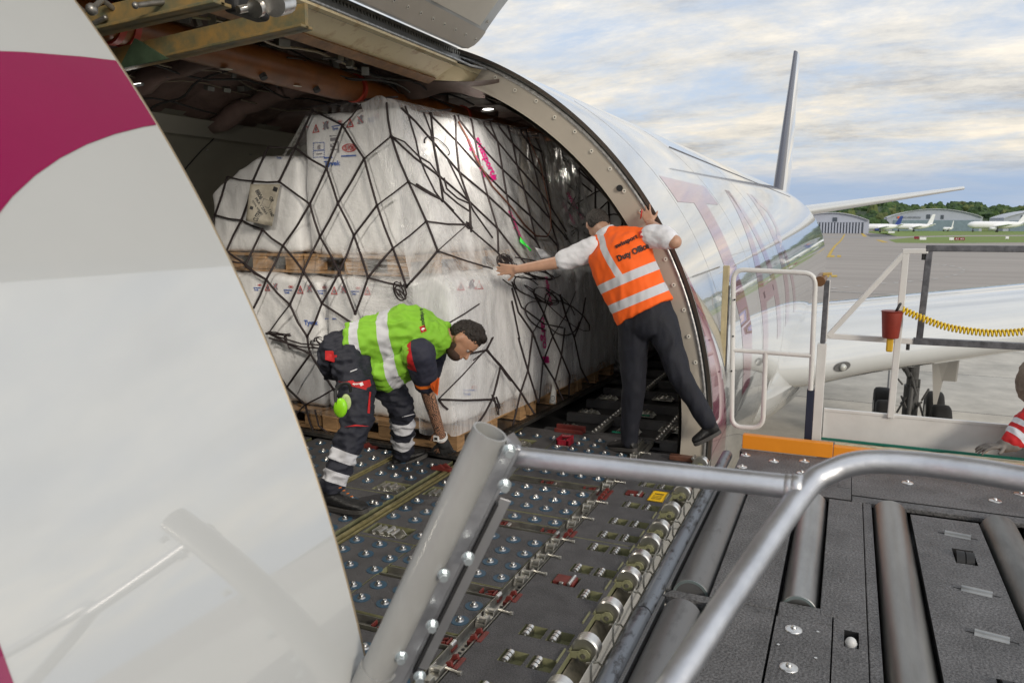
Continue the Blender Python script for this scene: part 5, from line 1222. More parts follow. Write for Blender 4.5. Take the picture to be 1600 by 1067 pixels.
for pts in ([(633, 166), (637, 177), (650, 220), (655, 245), (665, 270), (680, 300), (692, 316)], [(611, 213), (632, 222), (655, 245), (672, 255), (687, 276)], [(638, 284), (665, 300), (693, 314)], [(694, 278), (698, 295), (715, 310), (733, 318)], [(735, 318), (734, 357)], [(730, 351), (684, 392)], [(734, 357), (775, 392), (790, 408)], [(684, 392), (730, 408), (770, 420)], [(662, 176), (673, 205), (686, 275)], [(604, 160), (606, 180)], [(800, 470), (806, 500), (812, 530)], [(800, 440), (815, 480), (850, 506), (880, 512)], [(805, 402), (850, 410), (905, 400)], [(700, 250), (740, 330), (770, 372)], [(686, 275), (694, 300), (715, 318), (733, 330)], [(415, 520), (470, 537), (515, 540), (560, 536)], [(420, 528), (470, 542), (530, 546)], [(492, 640), (498, 665), (520, 682)]):
    pxline(bvN, pts, .0065, .02, 5, net)
NT = net.build('cargo_net', CORD, None, smooth=True); tag(NT, 'dark webbing net knotted over the white stacks of the main load', 'cargo net', 'cargo nets over the two loads')
m = MB(); pts = []
pxline(bvN, [(716, 190), (730, 215), (745, 250), (770, 292), (800, 325), (820, 352), (838, 369), (855, 370), (861, 358), (860, 330), (845, 260), (825, 215)], .008, .03, 5, m)
o = m.build('tie_down_rope', mat('brown rope', (.11, .04, .025), .7), None, smooth=True); tag(o, 'loose brown rope looping down over the outboard film', 'rope')
# net over the second load
nb = MB()
for k in range(-6, 12):
    for sgn in (1, -1):
        pts = []
        for i in range(60):
            u = .02 + i / 59 * .68; v = .16 + .11 * k * 1.0 + sgn * (u * .9)
            if .0 <= v <= .95: pts.append(loadB(u, v) + Vector((.018, -.012, .012)))
            elif len(pts) > 1: nb.tube(pts, .0075, 5); pts = []
        if len(pts) > 1: nb.tube(pts, .0075, 5)
for x0, y0, x1, y1 in ((846, 246, 900, 300), (862, 242, 925, 300), (880, 246, 985, 335), (905, 262, 1010, 372), (868, 300, 960, 372), (858, 330, 930, 372), (862, 400, 925, 420), (880, 240, 872, 420), (905, 262, 903, 400), (930, 290, 930, 380), (950, 300, 952, 350), (972, 318, 972, 360), (846, 300, 905, 402), (925, 440, 962, 500), (905, 500, 962, 430), (916, 545, 935, 525), (950, 535, 965, 570), (880, 400, 940, 600), (925, 480, 890, 600)):
    pxline(bvB, [(x0, y0), ((x0 + x1) / 2, (y0 + y1) / 2 + 3), (x1, y1)], .0095, .03, 5, nb)
o = nb.build('cargo_net', CORD, None, smooth=True); tag(o, 'dark webbing net over the shaded second load farther aft', 'cargo net', 'cargo nets over the two loads')
# paper, tags
def sheetpx(name, q, bv, off, m, label, cat, nu=8, nv=8, curl=.01, prn=None):
    mb = MB(); vs, fs = gridpoly(nu, nv); out = []
    hs = [hit(bv, *quadmap(q, u, v), 0)[1] for u, v in vs]; g = [h for h in hs if h]; mn = min(g)
    for (u, v), h in zip(vs, hs):
        x, y = quadmap(q, u, v); out.append(CAM + ray(x, y).normalized() * ((h or mn) * .3 + mn * .7 - off - curl * math.sin(u * 5 + v * 3)))
    mb.add(out, fs); t = mb.build(name, m, None, smooth=True); md = t.modifiers.new('thick', 'SOLIDIFY'); md.thickness = .0008; tag(t, label, cat)
    if prn: prints(t, prn, bvh_of([t]), 'print', .003)
    return t
PAP = mat('grimy tan paper', (.36, .33, .27), .6, ns=9, amt=.35, bump=.3, bs=20)
sheetpx('shipping_paper', [(384, 345), (425, 354), (438, 288), (391, 288)], bvN, .03, PAP, 'grimy tan shipping paper in a sleeve hanging on the left of the net', 'paper', prn=[
    ('t8806', qrot(405, 304, 16, 7, 62), BLACKT), ('tCUTPA', qrot(402, 338, 17, 8, -62), BLACKT), ('tFRA - ZRH', qrot(408, 322, 30, 4, 55), BLACKT), ('tTOTAL WEIGHT', qrot(402, 325, 28, 3, 55), BLACKT), ('tQR', qrot(424, 312, 9, 6, 70), BLACKT), ('frame', qrot(416, 318, 13, 12, 20), BLACKT), ('box', qrot(430, 296, 7, 7, 20), BLACKT), ('box', qrot(393, 325, 5, 5, 20), BLACKT), ('t1160', qrot(424, 333, 12, 5, 65), BLACKT)])
sheetpx('net_tag', [(812, 370), (828, 393), (831, 391), (812, 370)], bvN, .06, mat('fluorescent green tag', (.05, .8, .08), .4), 'bright green plastic tag caught in the net above the outstretched hand', 'tag', 3, 3)
sheetpx('net_tag', [(812, 378), (830, 392), (822, 384), (813, 370)], bvN, .05, mat('fluorescent green tag', (.05, .8, .08), .4), 'broader green plastic tag half hidden beside the narrow one', 'tag', 3, 3)
sheetpx('paper_slip', [(836, 387), (846, 404), (862, 402), (848, 390)], bvN, .05, SHIRT, 'white paper slip stuck behind the net just above the outstretched forearm', 'paper', 4, 4)
sheetpx('paper_slip', [(858, 630), (868, 631), (869, 612), (864, 598)], bvh_of([FS]), .04, mat('printed tag paper', (.6, .6, .58), .5), 'small white tag with a black round mark hanging low on the net', 'paper', 4, 4, prn=[('oval', Q(860, 618, 867, 627), BLACKT), ('oval', Q(861.8, 620.5, 865.2, 624.5), BLACKT)])
# ============================================================ LOADER
LD = thing('cargo_loader', (.6, 3.6, GZ), 'grey cargo loader platform with long steel rollers parked against the open door', 'cargo loader')
def rp(name, x0, x1, y0, y1, z0=-.03, z1=0.0, m=GRIT2, bev=.004, seg=2, holes=None):
    if holes:
        return plate(x0, x1, y0, y1, holes, z1, .05).build(name, [m, BLACK], LD)
    return MB().box((x0, y0, z0), (x1, y1, z1)).build(name, m, LD, bevel=bev, seg=seg)
MB().box((-.66, 1.5, -.2), (3.2, 5.44, -.15)).build('frame_tray', mat('loader pit', (.02, .021, .024), .7), LD)
def roller(x0, x1, y0, y1, z=-.012, m=STEEL, seamline=True):
    r = (x1 - x0) / 2; xc = (x0 + x1) / 2; mb = MB(); mb.tube([(xc, y0, z - r + r * .55), (xc, y0 + .004, z - r + r * .55), (xc, y1 - .004, z - r + r * .55), (xc, y1, z - r + r * .55)], [r - .004, r, r, r - .004], 48)
    o = mb.build('platform_roller', m, LD, smooth=True, ang=40)
    m2 = MB(); zc = z - r + r * .55; m2.hollow((xc, y0 - .002, zc), (xc, y0 + .02, zc), r - .002, .012, 32); d = m2.build('end_cap', mat('pale end cap', (.35, .42, .42), .3, .7), o, smooth=True, ang=40); d.location = (0, 0, 0); return o
RM = mat('grey painted roller', (.15, .15, .152), .42, .35, ns=18, col2=(.10, .10, .10), lo=.3, hi=.45, stretch=(1, .4, 1))
roller(-.632, -.468, 3.24, 4.60, m=RM); roller(-.632, -.468, 1.7, 3.06, m=RM)
roller(-.178, -.026, 3.28, 4.66, m=STEEL)
roller(.213, .392, 1.6, 4.67, m=mat('dull satin roller', (.33, .32, .3), .36, 1, ns=5, amt=.4, stretch=(1, .15, 1), rvar=.12))
roller(.742, .92, 1.6, 4.66, m=STEELD); roller(1.34, 1.5, 1.6, 4.66, m=STEELD); roller(1.9, 2.06, 1.6, 4.66, m=STEELD)
rp('platform_panel', -.462, -.19, 3.185, 4.64); rp('platform_panel', -.462, -.19, 1.6, 3.13)
rp('platform_panel', -.018, .158, 3.215, 4.67); rp('platform_panel', .162, .206, 1.6, 4.67)
plate(-.18, .03, 1.6, 3.13, []).build('platform_panel', [GRIT2, BLACK], LD); plate(.036, .158, 1.6, 3.21, [(.075, .128, 2.99, 3.12)], 0, .06).build('platform_panel', [GRIT2, BLACK], LD)
rp('cross_strip', -.178, .03, 3.136, 3.27, z1=-.002)
plate(.40, .725, 1.6, 4.585, [(.556, .648, 3.99, 4.17), (.57, .66, 2.86, 2.98)], -.0, .06).build('platform_panel', [GRIT2, BLACK], LD)
plate(.935, 1.33, 1.6, 4.6, [(1.1, 1.2, 3.9, 4.1), (1.1, 1.2, 3.1, 3.3)], 0, .06).build('platform_panel', [GRIT2, BLACK], LD); rp('platform_panel', 1.52, 1.88, 1.6, 4.6); rp('platform_panel', 2.08, 3.1, 1.6, 4.6)
plate(-.60, .10, 4.69, 5.44, [], .0).build('platform_panel', [GRIT2, BLACK], LD); plate(.104, 3.1, 4.79, 5.44, [(.02, .06, 5, 5.05)], .0).build('platform_panel', [GRIT2, BLACK], LD); rp('platform_panel', .104, 3.1, 4.69, 4.785, z1=-.004)
rp('cross_strip', .03, .1, 4.9, 5.1, z0=.0005, z1=.003, bev=0)
for y0, y1 in ((1.6, 3.12), (3.2, 4.68)):
    MB().box((-.655, y0, -.06), (-.638, y1, -.005)).build('steel_angle', mat('speckled steel angle', (.25, .25, .25), .5, .6, ns=200, amt=.6), LD, bevel=.002)
MB().prism([(-.655, 3.13, -.005), (-.62, 3.195, -.005), (-.19, 3.185, -.005), (-.19, 3.14, -.005)], (0, 0, -.04)).build('cross_strip', GRIT2, LD, bevel=.003)
def stud2(x, y):
    m = MB(); m.tube([(x, y, .001), (x, y, .004), (x, y, .008)], [.034, .032, .018], 20); m.sph((x, y, .008), .012, 12, 7); return m.build('ball_unit', BRIGHT, LD, smooth=True, ang=30)
for x, y in ((-.109, 3.04), (-.107, 2.755), (-.11, 2.45), (-.568, 5.34), (-.377, 5.276), (-.189, 5.358), (-.558, 5.063), (-.189, 5.091), (.42, 5.152), (.864, 5.01), (1.3, 5.1), (1.02, 5.2), (-.40, 4.86)): stud2(x, y)
for y in (4.36, 3.7, 3.30):
    m = MB(); m.tube([(.545, y, -.006), (.66, y - .02, -.006)], .024, 16); m.cur = 1; m.tube([(.515, y + .003, -.002), (.69, y - .023, -.002)], .005, 8); m.build('guide_roller', [STEEL, BLACK], LD, smooth=True, ang=40)
for (x0, x1, y) in ((.565, .64, 4.08), (.58, .65, 2.92), (1.11, 1.19, 4.0)):
    m = MB(); m.tube([(x0, y, -.03), ((x0 + x1) / 2 - .003, y, -.03), ((x0 + x1) / 2, y, -.03), ((x0 + x1) / 2 + .003, y, -.03), (x1, y, -.03)], [.055, .055, .05, .055, .055], 24); m.build('drive_wheel', BLACK, LD, smooth=True, ang=40)
m = MB(); m.tube([(.10, 3.03, -.05), (.10, 3.03, .0)], .022, 16); m.sph((.10, 3.03, .0), .021, 14, 8); m.build('stop_pin', mat('white cap', (.6, .6, .6), .4), LD, smooth=True, ang=40)
m = MB()
for p in ((-.155, 2.9), (-.02, 2.86), (-.02, 3.06)): m.tube([(p[0], p[1], .001), (p[0], p[1], .003)], .006, 8)
explode(m.build('screw_head', BRIGHT, LD))
# bumper pipe along the sill
PIPE = mat('scuffed blue grey pipe', (.15, .165, .19), .33, .5, ns=26, col2=(.05, .05, .055), lo=.36, hi=.48, stretch=(1, .45, 1))
for y0, y1 in ((1.2, 2.945), (2.955, 5.34)):
    MB().tube([(-.692, y0, -.012), (-.692, y0 + .006, -.012), (-.692, y1 - .01, -.012), (-.692, y1, -.012)], [.033, .037, .037, .028], 32).build('bumper_pipe', PIPE, LD, smooth=True, ang=40)
# orange side guides
m = MB(); m.box((-.612, 5.50, 0), (-.018, 5.56, .1)); m.build('side_guide', ORANGE, LD, bevel=.004)
m = MB(); m.box((-.014, 5.50, 0), (3.0, 5.56, .085)); m.build('side_guide', ORANGE, LD, bevel=.004)
m = MB(); m.box((-.01, 5.57, .04), (3.0, 5.62, .088)); m.build('guide_top', mat('cream worn guide top', (.55, .48, .32), .5, ns=12, amt=.4), LD, bevel=.004)
m = MB(); m.box((-.1, 5.70, .07), (1.35, 5.72, .085)); m.build('green_strip', mat('green edge strip', (.01, .14, .1), .4), LD)
m = MB(); m.box((.3, 5.74, .0), (1.1, 5.76, .03)); m.build('tread_slot', BLACK, LD)
m = MB(); m.box((-.12, 5.58, -.10), (3.0, 6.1, -.05)); m.build('side_walkway', GRIT2, LD)
for x0, x1, y0, y1, z in ((-.62, 3.1, 5.44, 5.5, -.35),): MB().box((x0, y0, z), (x1, y1, -.004)).build('side_beam', GRIT2, LD)
MB().box((-.66, 1.5, -.6), (3.1, 1.56, -.02)).build('side_beam', GRIT2, LD)
# white kick plate, rails
m = MB(); m.box((-.095, 5.86, .03), (3.0, 5.875, .25)); m.box((-.095, 5.855, .242), (3.0, 5.885, .262)); m.build('kick_plate', PWHITE, LD, bevel=.002)
def bar(a, b, w, name, m, p=LD, d=None):
    a, b = Vector(a), Vector(b); t = (b - a).normalized(); s = t.cross(Vector((0, 1, 0))).normalized() * w / 2; y = Vector((0, (d or w) / 2, 0))
    mb = MB(); mb.add([a + s - y, a - s - y, a - s + y, a + s + y, b + s - y, b - s - y, b - s + y, b + s + y], [(0, 1, 2, 3), (7, 6, 5, 4), (0, 4, 5, 1), (1, 5, 6, 2), (2, 6, 7, 3), (3, 7, 4, 0)]); return mb.build(name, m, p, bevel=.004)
RY = 5.85
bar((-.10, RY, .79), (.345, RY, 1.385), .034, 'rail_brace', PWHITE); bar((.33, RY - .002, 1.395), (.485, RY - .002, 1.40), .034, 'rail_bar', PWHITE)
bar((.352, RY + .003, 1.38), (.338, RY + .003, .24), .042, 'rail_post', PWHITE); bar((-.115, RY + .005, .792), (.47, RY + .005, .785), .038, 'rail_bar', PWHITE)
GALV = mat('weathered galvanised rail', (.17, .17, .185), .45, .5, ns=22, amt=.55)
bar((.47, RY, 1.418), (2.6, RY, 1.43), .042, 'rail_bar', GALV); bar((.44, RY, .79), (2.6, RY, .80), .045, 'rail_bar', GALV); bar((.492, RY + .003, 1.40), (.475, RY + .003, .80), .04, 'rail_post', GALV)
for x, z in ((.41, 1.36), (.36, .745)):
    m = MB(); m.tube([(x + .05, RY, z + .02), (x + .05, RY, z - .02)], .012, 10); m.build('rail_knob', BLACK, LD)
bar((-.135, RY, .0), (-.135, RY, .735), .062, 'gate_post', PWHITE, d=.05); bar((-.192, RY, -.0), (-.192, RY, .40), .05, 'gate_post', mat('navy post', (.02, .026, .05), .4), d=.05)
bar((-.132, RY, .74), (-.128, RY, 1.185), .036, 'gate_post', GALV, d=.05); bar((-.111, RY - .02, 1.19), (-.111, RY - .02, .75), .008, 'post_flange', PWHITE)
m = MB(); m.tube([(-.175, RY - .06, 1.18), (-.165, RY + .08, 1.20)], .036, 20); m.build('stop_roller', mat('brown roller', (.25, .13, .06), .4, .2, ns=9, amt=.4), LD, smooth=True, ang=40)
bar((-.16, RY, 1.228), (-.10, RY, 1.232), .02, 'roller_cap', mat('ochre cap', (.5, .35, .12), .5))
# swing gate: bent white tube
def fillet(pts, r=.07, n=8, closed=False):
    out = []; K = len(pts); pts = [Vector(p) for p in pts]
    for i in range(K):
        if not closed and i in (0, K - 1): out.append(pts[i]); continue
        p = pts[i]; a = (pts[i - 1] - p); b = (pts[(i + 1) % K] - p); rr = min(r, a.length * .45, b.length * .45); a = p + a.normalized() * rr; b = p + b.normalized() * rr
        for k in range(n + 1): t = k / n; out.append(a * (1 - t) ** 2 + p * 2 * t * (1 - t) + b * t * t)
    return out
GT = 5.80
m = MB(); m.tube(fillet([(-.192, GT, .40), (-.205, GT, 1.235), (-.765, GT, 1.25), (-.728, GT, .07), (-.505, GT, .085), (-.512, GT, .66)], .085), .0175, 14); m.tube([(-.745, GT, .655), (-.20, GT, .65)], .0165, 12)
m.build('swing_gate', PWHITE, LD, smooth=True, ang=40)
m = MB(); m.box((-.838, GT - .02, .33), (-.795, GT + .03, 1.275)); m.cur = 1; m.box((-.795, GT - .01, .35), (-.785, GT + .02, 1.13))
m.build('gate_bumper', [mat('yellowed bumper strip', (.5, .42, .25), .5, ns=10, amt=.3), GALV], LD, bevel=.004)
m = MB()
for z in (.50, .76, 1.03): m.tube([(-.745, GT - .018, z), (-.745, GT - .03, z)], .007, 8)
explode(m.build('gate_bolt', BLACK, LD))
# red holder with yellow handle, coiled cable
t = thing('cone_holder', (.31, RY - .07, .83), 'dull red conical holder hanging on the white rail post', 'holder')
m = MB(); cx_, cy_ = .293, RY - .10; zs = [(.815, .048), (.82, .052), (.99, .066), (.995, .072), (1.0, .066), (.99, .06)]
m.tube([(cx_, cy_, z) for z, r in zs], [r for z, r in zs], 28); m.build('cup', mat('dull red plastic', (.27, .035, .02), .5, ns=9, amt=.25), t, smooth=True, ang=40)
m = MB(); m.box((cx_ - .022, cy_ - .02, .72), (cx_ + .02, cy_ + .02, .83)); m.build('yellow_tongue', mat('dull yellow rubber', (.6, .36, .02), .5), t, bevel=.01, seg=3)
m = MB(); m.tube([(cx_ + .02, cy_, .99), (cx_ + .04, cy_, 1.04), (.34, RY - .06, 1.045)], .009, 8); m.build('black_lead', BLACK, t, smooth=True)
pts = [P(1410, 484, Y=RY - .1), P(1440, 497, Y=5.75), P(1480, 511, Y=5.75), P(1530, 519, Y=5.75), P(1570, 520, Y=5.75), P(1610, 516, Y=5.75), P(1700, 498, Y=5.75)]
def spline(pts, n):
    out = []
    for i in range(len(pts) - 1):
        p0, p1, p2, p3 = pts[max(i - 1, 0)], pts[i], pts[i + 1], pts[min(i + 2, len(pts) - 1)]
        for k in range(n):
            t = k / n; out.append(.5 * ((2 * p1) + (p2 - p0) * t + (2 * p0 - 5 * p1 + 4 * p2 - p3) * t * t + (3 * p1 - p0 - 3 * p2 + p3) * t ** 3))
    out.append(pts[-1]); return out
cl = spline(pts, 90); hx = []
ln = 0
for i in range(len(cl) - 1):
    d = (cl[i + 1] - cl[i]); ln += d.length; d.normalize(); a = d.cross(Vector((0, 1, 0))).normalized(); b = d.cross(a); ph = ln / .0225 * 2 * math.pi
    hx.append(cl[i] + a * .022 * math.cos(ph) + b * .022 * math.sin(ph))
m = MB()
hx2 = []
tot = ln; ln = 0
# finer resample
nS = int(tot / .0225 * 12); acc = [0]
for i in range(len(cl) - 1): acc.append(acc[-1] + (cl[i + 1] - cl[i]).length)
j = 0
for k in range(nS):
    s = tot * k / nS
    while acc[j + 1] < s: j += 1
    f = (s - acc[j]) / max(1e-9, acc[j + 1] - acc[j]); p = cl[j].lerp(cl[j + 1], f); d = (cl[j + 1] - cl[j]).normalized(); a = d.cross(Vector((0, 1, 0))).normalized(); b = d.cross(a); ph = s / .0225 * 2 * math.pi
    hx2.append(p + a * .019 * math.cos(ph) + b * .019 * math.sin(ph))
m.tube(hx2, .0068, 8); o = m.build('coiled_cable', mat('yellow cable sheath', (.72, .5, .02), .35), None, smooth=True); tag(o, 'yellow coiled cable sagging from the white rail post to the right', 'cable')
# ============================================================ FOREGROUND ACCESS RAILING
RA = thing('access_railing', (.1, 1.0, 0), 'out of focus aluminium handrail with a slanted tube post in the foreground', 'railing')
def PT(x, y, t): return CAM + ray(x, y) * t
top = PT(766, 674, 1.33); bot = PT(590, 1045, 1.47); dpost = (top - bot).normalized()
m = MB(); m.hollow(bot - dpost * .14, top, .032, .004, 48); m.build('tube_post', mat('milky grey plastic tube', (.34, .34, .33), .36, 0, ns=5, amt=.2, coat=.25, stretch=(1, 1, .3), bump=.08, bs=50), RA, smooth=True, ang=40)
m = MB(); m.hollow(bot - dpost * .15, bot + dpost * .004, .036, .006, 40); m.build('tube_collar', mat('milky grey plastic tube', (.52, .52, .49)), RA, smooth=True, ang=40)
# flat aluminium profile bolted beside the tube
sdir = VR * .9 + VF * .1; sdir = (sdir - dpost * sdir.dot(dpost)).normalized(); ndir = sdir.cross(dpost).normalized()
def slab(a, b, w0, w1, th, nm, mm, bev=.002):
    M_ = MB(); a, b = Vector(a), Vector(b); v = []
    for p in (a, b):
        for s, n_2 in ((w0, 0), (w1, 0), (w1, th), (w0, th)): v.append(p + sdir * s + ndir * n_2)
    M_.add(v, [(0, 1, 2, 3), (7, 6, 5, 4), (0, 4, 5, 1), (1, 5, 6, 2), (2, 6, 7, 3), (3, 7, 4, 0)]); return M_.build(nm, mm, RA, bevel=bev)
tp = top - dpost * .012; bt = bot - dpost * .02
slab(bt - dpost * .1, tp, .031, .057, .006, 'flat_profile', ALUW); slab(bt - dpost * .1, tp + dpost * .0, .057, .065, -.016, 'flat_profile', ALUW)
slab(bot + dpost * .03, tp - dpost * .10, .069, .09, .002, 'flat_profile', ALU); slab(bot + dpost * .02, tp - dpost * .11, .064, .0695, .010, 'toothed_slot', BLACK, .0005)
m = MB()
for k in range(64):
    p = bot + dpost * (.03 + k * .0058); c = p + sdir * .067 + ndir * -.003; m.sph(c, .0022, 6, 4)
o = m.build('slot_tooth', ALU, RA); o['kind'] = 'stuff'
m = MB()
for (x, y) in ((795, 703), (788, 757), (731, 870), (693, 896), (675, 975), (627, 1024), (656, 1055)):
    k = (1045 - y) / (1045 - 672); T = 1.47 + (1.33 - 1.47) * k - .03; p = PT(x, y, T); m.tube([p, p - ndir * .016 if ndir.dot(VF) > 0 else p + ndir * .016], .0085, 6); m.tube([p, p - (ndir if ndir.dot(VF) > 0 else -ndir) * .003], .012, 16)
explode(m.build('hex_bolt', mat('zinc bolt', (.62, .68, .7), .3, .8), RA, bevel=.0008))
jn = PT(1250, 762, 1.19)
m = MB(); m.tube([PT(803, 713, 1.40), jn], .0188, 32); m.build('handrail', ALUW, RA, smooth=True, ang=40)
m = MB(); m.prism([PT(792, 680, 1.33), PT(806, 700, 1.38), PT(800, 735, 1.4), PT(782, 760, 1.38)], (0, .03, 0)); m.build('rail_bracket', ALU, RA, bevel=.003)
path = spline([PT(x, y, t * .895) for x, y, t in ((960, 1230, .98), (1050, 1072, 1.06), (1160, 905, 1.2), (1255, 768, 1.33), (1295, 738, 1.35), (1350, 722, 1.34), (1430, 724, 1.31), (1520, 735, 1.25), (1600, 748, 1.2), (1800, 780, 1.08))], 10)
_l = path[-1]; path = path + [_l + (path[-1] - path[-2]).normalized() * .25, _l + Vector((.9, -.1, -.02)), _l + Vector((1.0, -.1, -.06)), _l + Vector((1.04, -.1, -.16)), Vector((_l.x + 1.04, _l.y - .1, -.3))]
_f = path[0]; path = [Vector((_f.x - .12, _f.y - .12, -.3)), Vector((_f.x - .12, _f.y - .12, _f.z - .32)), Vector((_f.x - .08, _f.y - .08, _f.z - .16))] + path
m = MB(); m.tube([bot - dpost * .10, Vector((-.55, 1.42, -.3))], .02, 16); m.build('post_strut', ALU, RA, smooth=True, ang=40)
MB().box((-.62, -.9, -.36), (3.1, 1.48, -.3)).build('access_platform', GRIT2, LD, bevel=.004)
m = MB(); m.tube(path, .0188, 32); m.build('handrail', ALUW, RA, smooth=True, ang=40)
m = MB(); hh = (jn - PT(803, 713, 1.40)).normalized(); m.hollow(jn - hh * .022, jn - hh * .006, .0196, .003, 32); m.hollow(jn - hh * .012, jn + hh * .004, .0205, .005, 32); m.build('weld_bead', ALU, RA, smooth=True)
# ============================================================ PEOPLE
def body(mb, name, mats, parent, voxel, smooth_it=4, fold=0, fs=(14, 14, 14), disp=None):
    o = mb.build(name, mats, None, smooth=True)
    r = o.modifiers.new('r', 'REMESH'); r.mode = 'VOXEL'; r.voxel_size = voxel; r.use_smooth_shade = True
    s = o.modifiers.new('s', 'SMOOTH'); s.iterations = smooth_it; s.factor = .5
    bpy.context.view_layer.update(); dg = bpy.context.evaluated_depsgraph_get(); me = bpy.data.meshes.new_from_object(o.evaluated_get(dg)); o.modifiers.clear(); old = o.data; o.data = me; bpy.data.meshes.remove(old)
    if len(me.materials) == 0: me.materials.append(mats if not isinstance(mats, (list, tuple)) else mats[0])
    if fold:
        co_ = np.empty(len(me.vertices) * 3, 'f'); me.vertices.foreach_get('co', co_); no = np.empty_like(co_); me.vertices.foreach_get('normal', no); co_ = co_.reshape(-1, 3); no = no.reshape(-1, 3)
        for i in range(len(co_)):
            p = Vector((co_[i][0] * fs[0], co_[i][1] * fs[1], co_[i][2] * fs[2])); w = (1 - 2 * abs(noise.noise(p))) * .7 + noise.noise(p * 2.3) * .6
            co_[i] += no[i] * (w - .35) * fold
        me.vertices.foreach_set('co', co_.ravel()); me.update()
    me.polygons.foreach_set('use_smooth', [True] * len(me.polygons))
    o.name = name
    if parent: o.parent = parent; o.location = -root_loc(parent)
    return o
def bandmat(name, base, bands, rough=.75, bump=.25, bs=40):
    """cloth whose sewn-on tapes are given by half-space pairs: each band = (colour, rough, [(axis, lo, hi), ...])"""
    m, nt, b = nodes(name); b.inputs['Roughness'].default_value = rough
    tc = N(nt, 'ShaderNodeTexCoord'); n = N(nt, 'ShaderNodeTexNoise'); n.inputs['Scale'].default_value = bs; n.inputs['Detail'].default_value = 3; L(nt, tc.outputs['Object'], n.inputs['Vector'])
    bp = N(nt, 'ShaderNodeBump'); bp.inputs['Strength'].default_value = bump; bp.inputs['Distance'].default_value = .01; L(nt, n.outputs['Fac'], bp.inputs['Height']); L(nt, bp.outputs[0], b.inputs['Normal'])
    cur = None; col = N(nt, 'ShaderNodeRGB'); col.outputs[0].default_value = c4(base); cur = col.outputs[0]
    for c, r, conds in bands:
        f = None
        for ax, lo, hi in conds:
            d = N(nt, 'ShaderNodeVectorMath', operation='DOT_PRODUCT'); L(nt, tc.outputs['Object'], d.inputs[0]); d.inputs[1].default_value = ax
            g = N(nt, 'ShaderNodeMath', operation='GREATER_THAN'); L(nt, d.outputs['Value'], g.inputs[0]); g.inputs[1].default_value = lo
            h = N(nt, 'ShaderNodeMath', operation='LESS_THAN'); L(nt, d.outputs['Value'], h.inputs[0]); h.inputs[1].default_value = hi
            k = N(nt, 'ShaderNodeMath', operation='MULTIPLY'); L(nt, g.outputs[0], k.inputs[0]); L(nt, h.outputs[0], k.inputs[1])
            if f is None: f = k.outputs[0]
            else: k2 = N(nt, 'ShaderNodeMath', operation='MULTIPLY'); L(nt, f, k2.inputs[0]); L(nt, k.outputs[0], k2.inputs[1]); f = k2.outputs[0]
        mx = N(nt, 'ShaderNodeMix', data_type='RGBA'); L(nt, f, mx.inputs['Factor']); L(nt, cur, mx.inputs[6]); mx.inputs[7].default_value = c4(c); cur = mx.outputs[2]
    L(nt, cur, b.inputs['Base Color']); return m
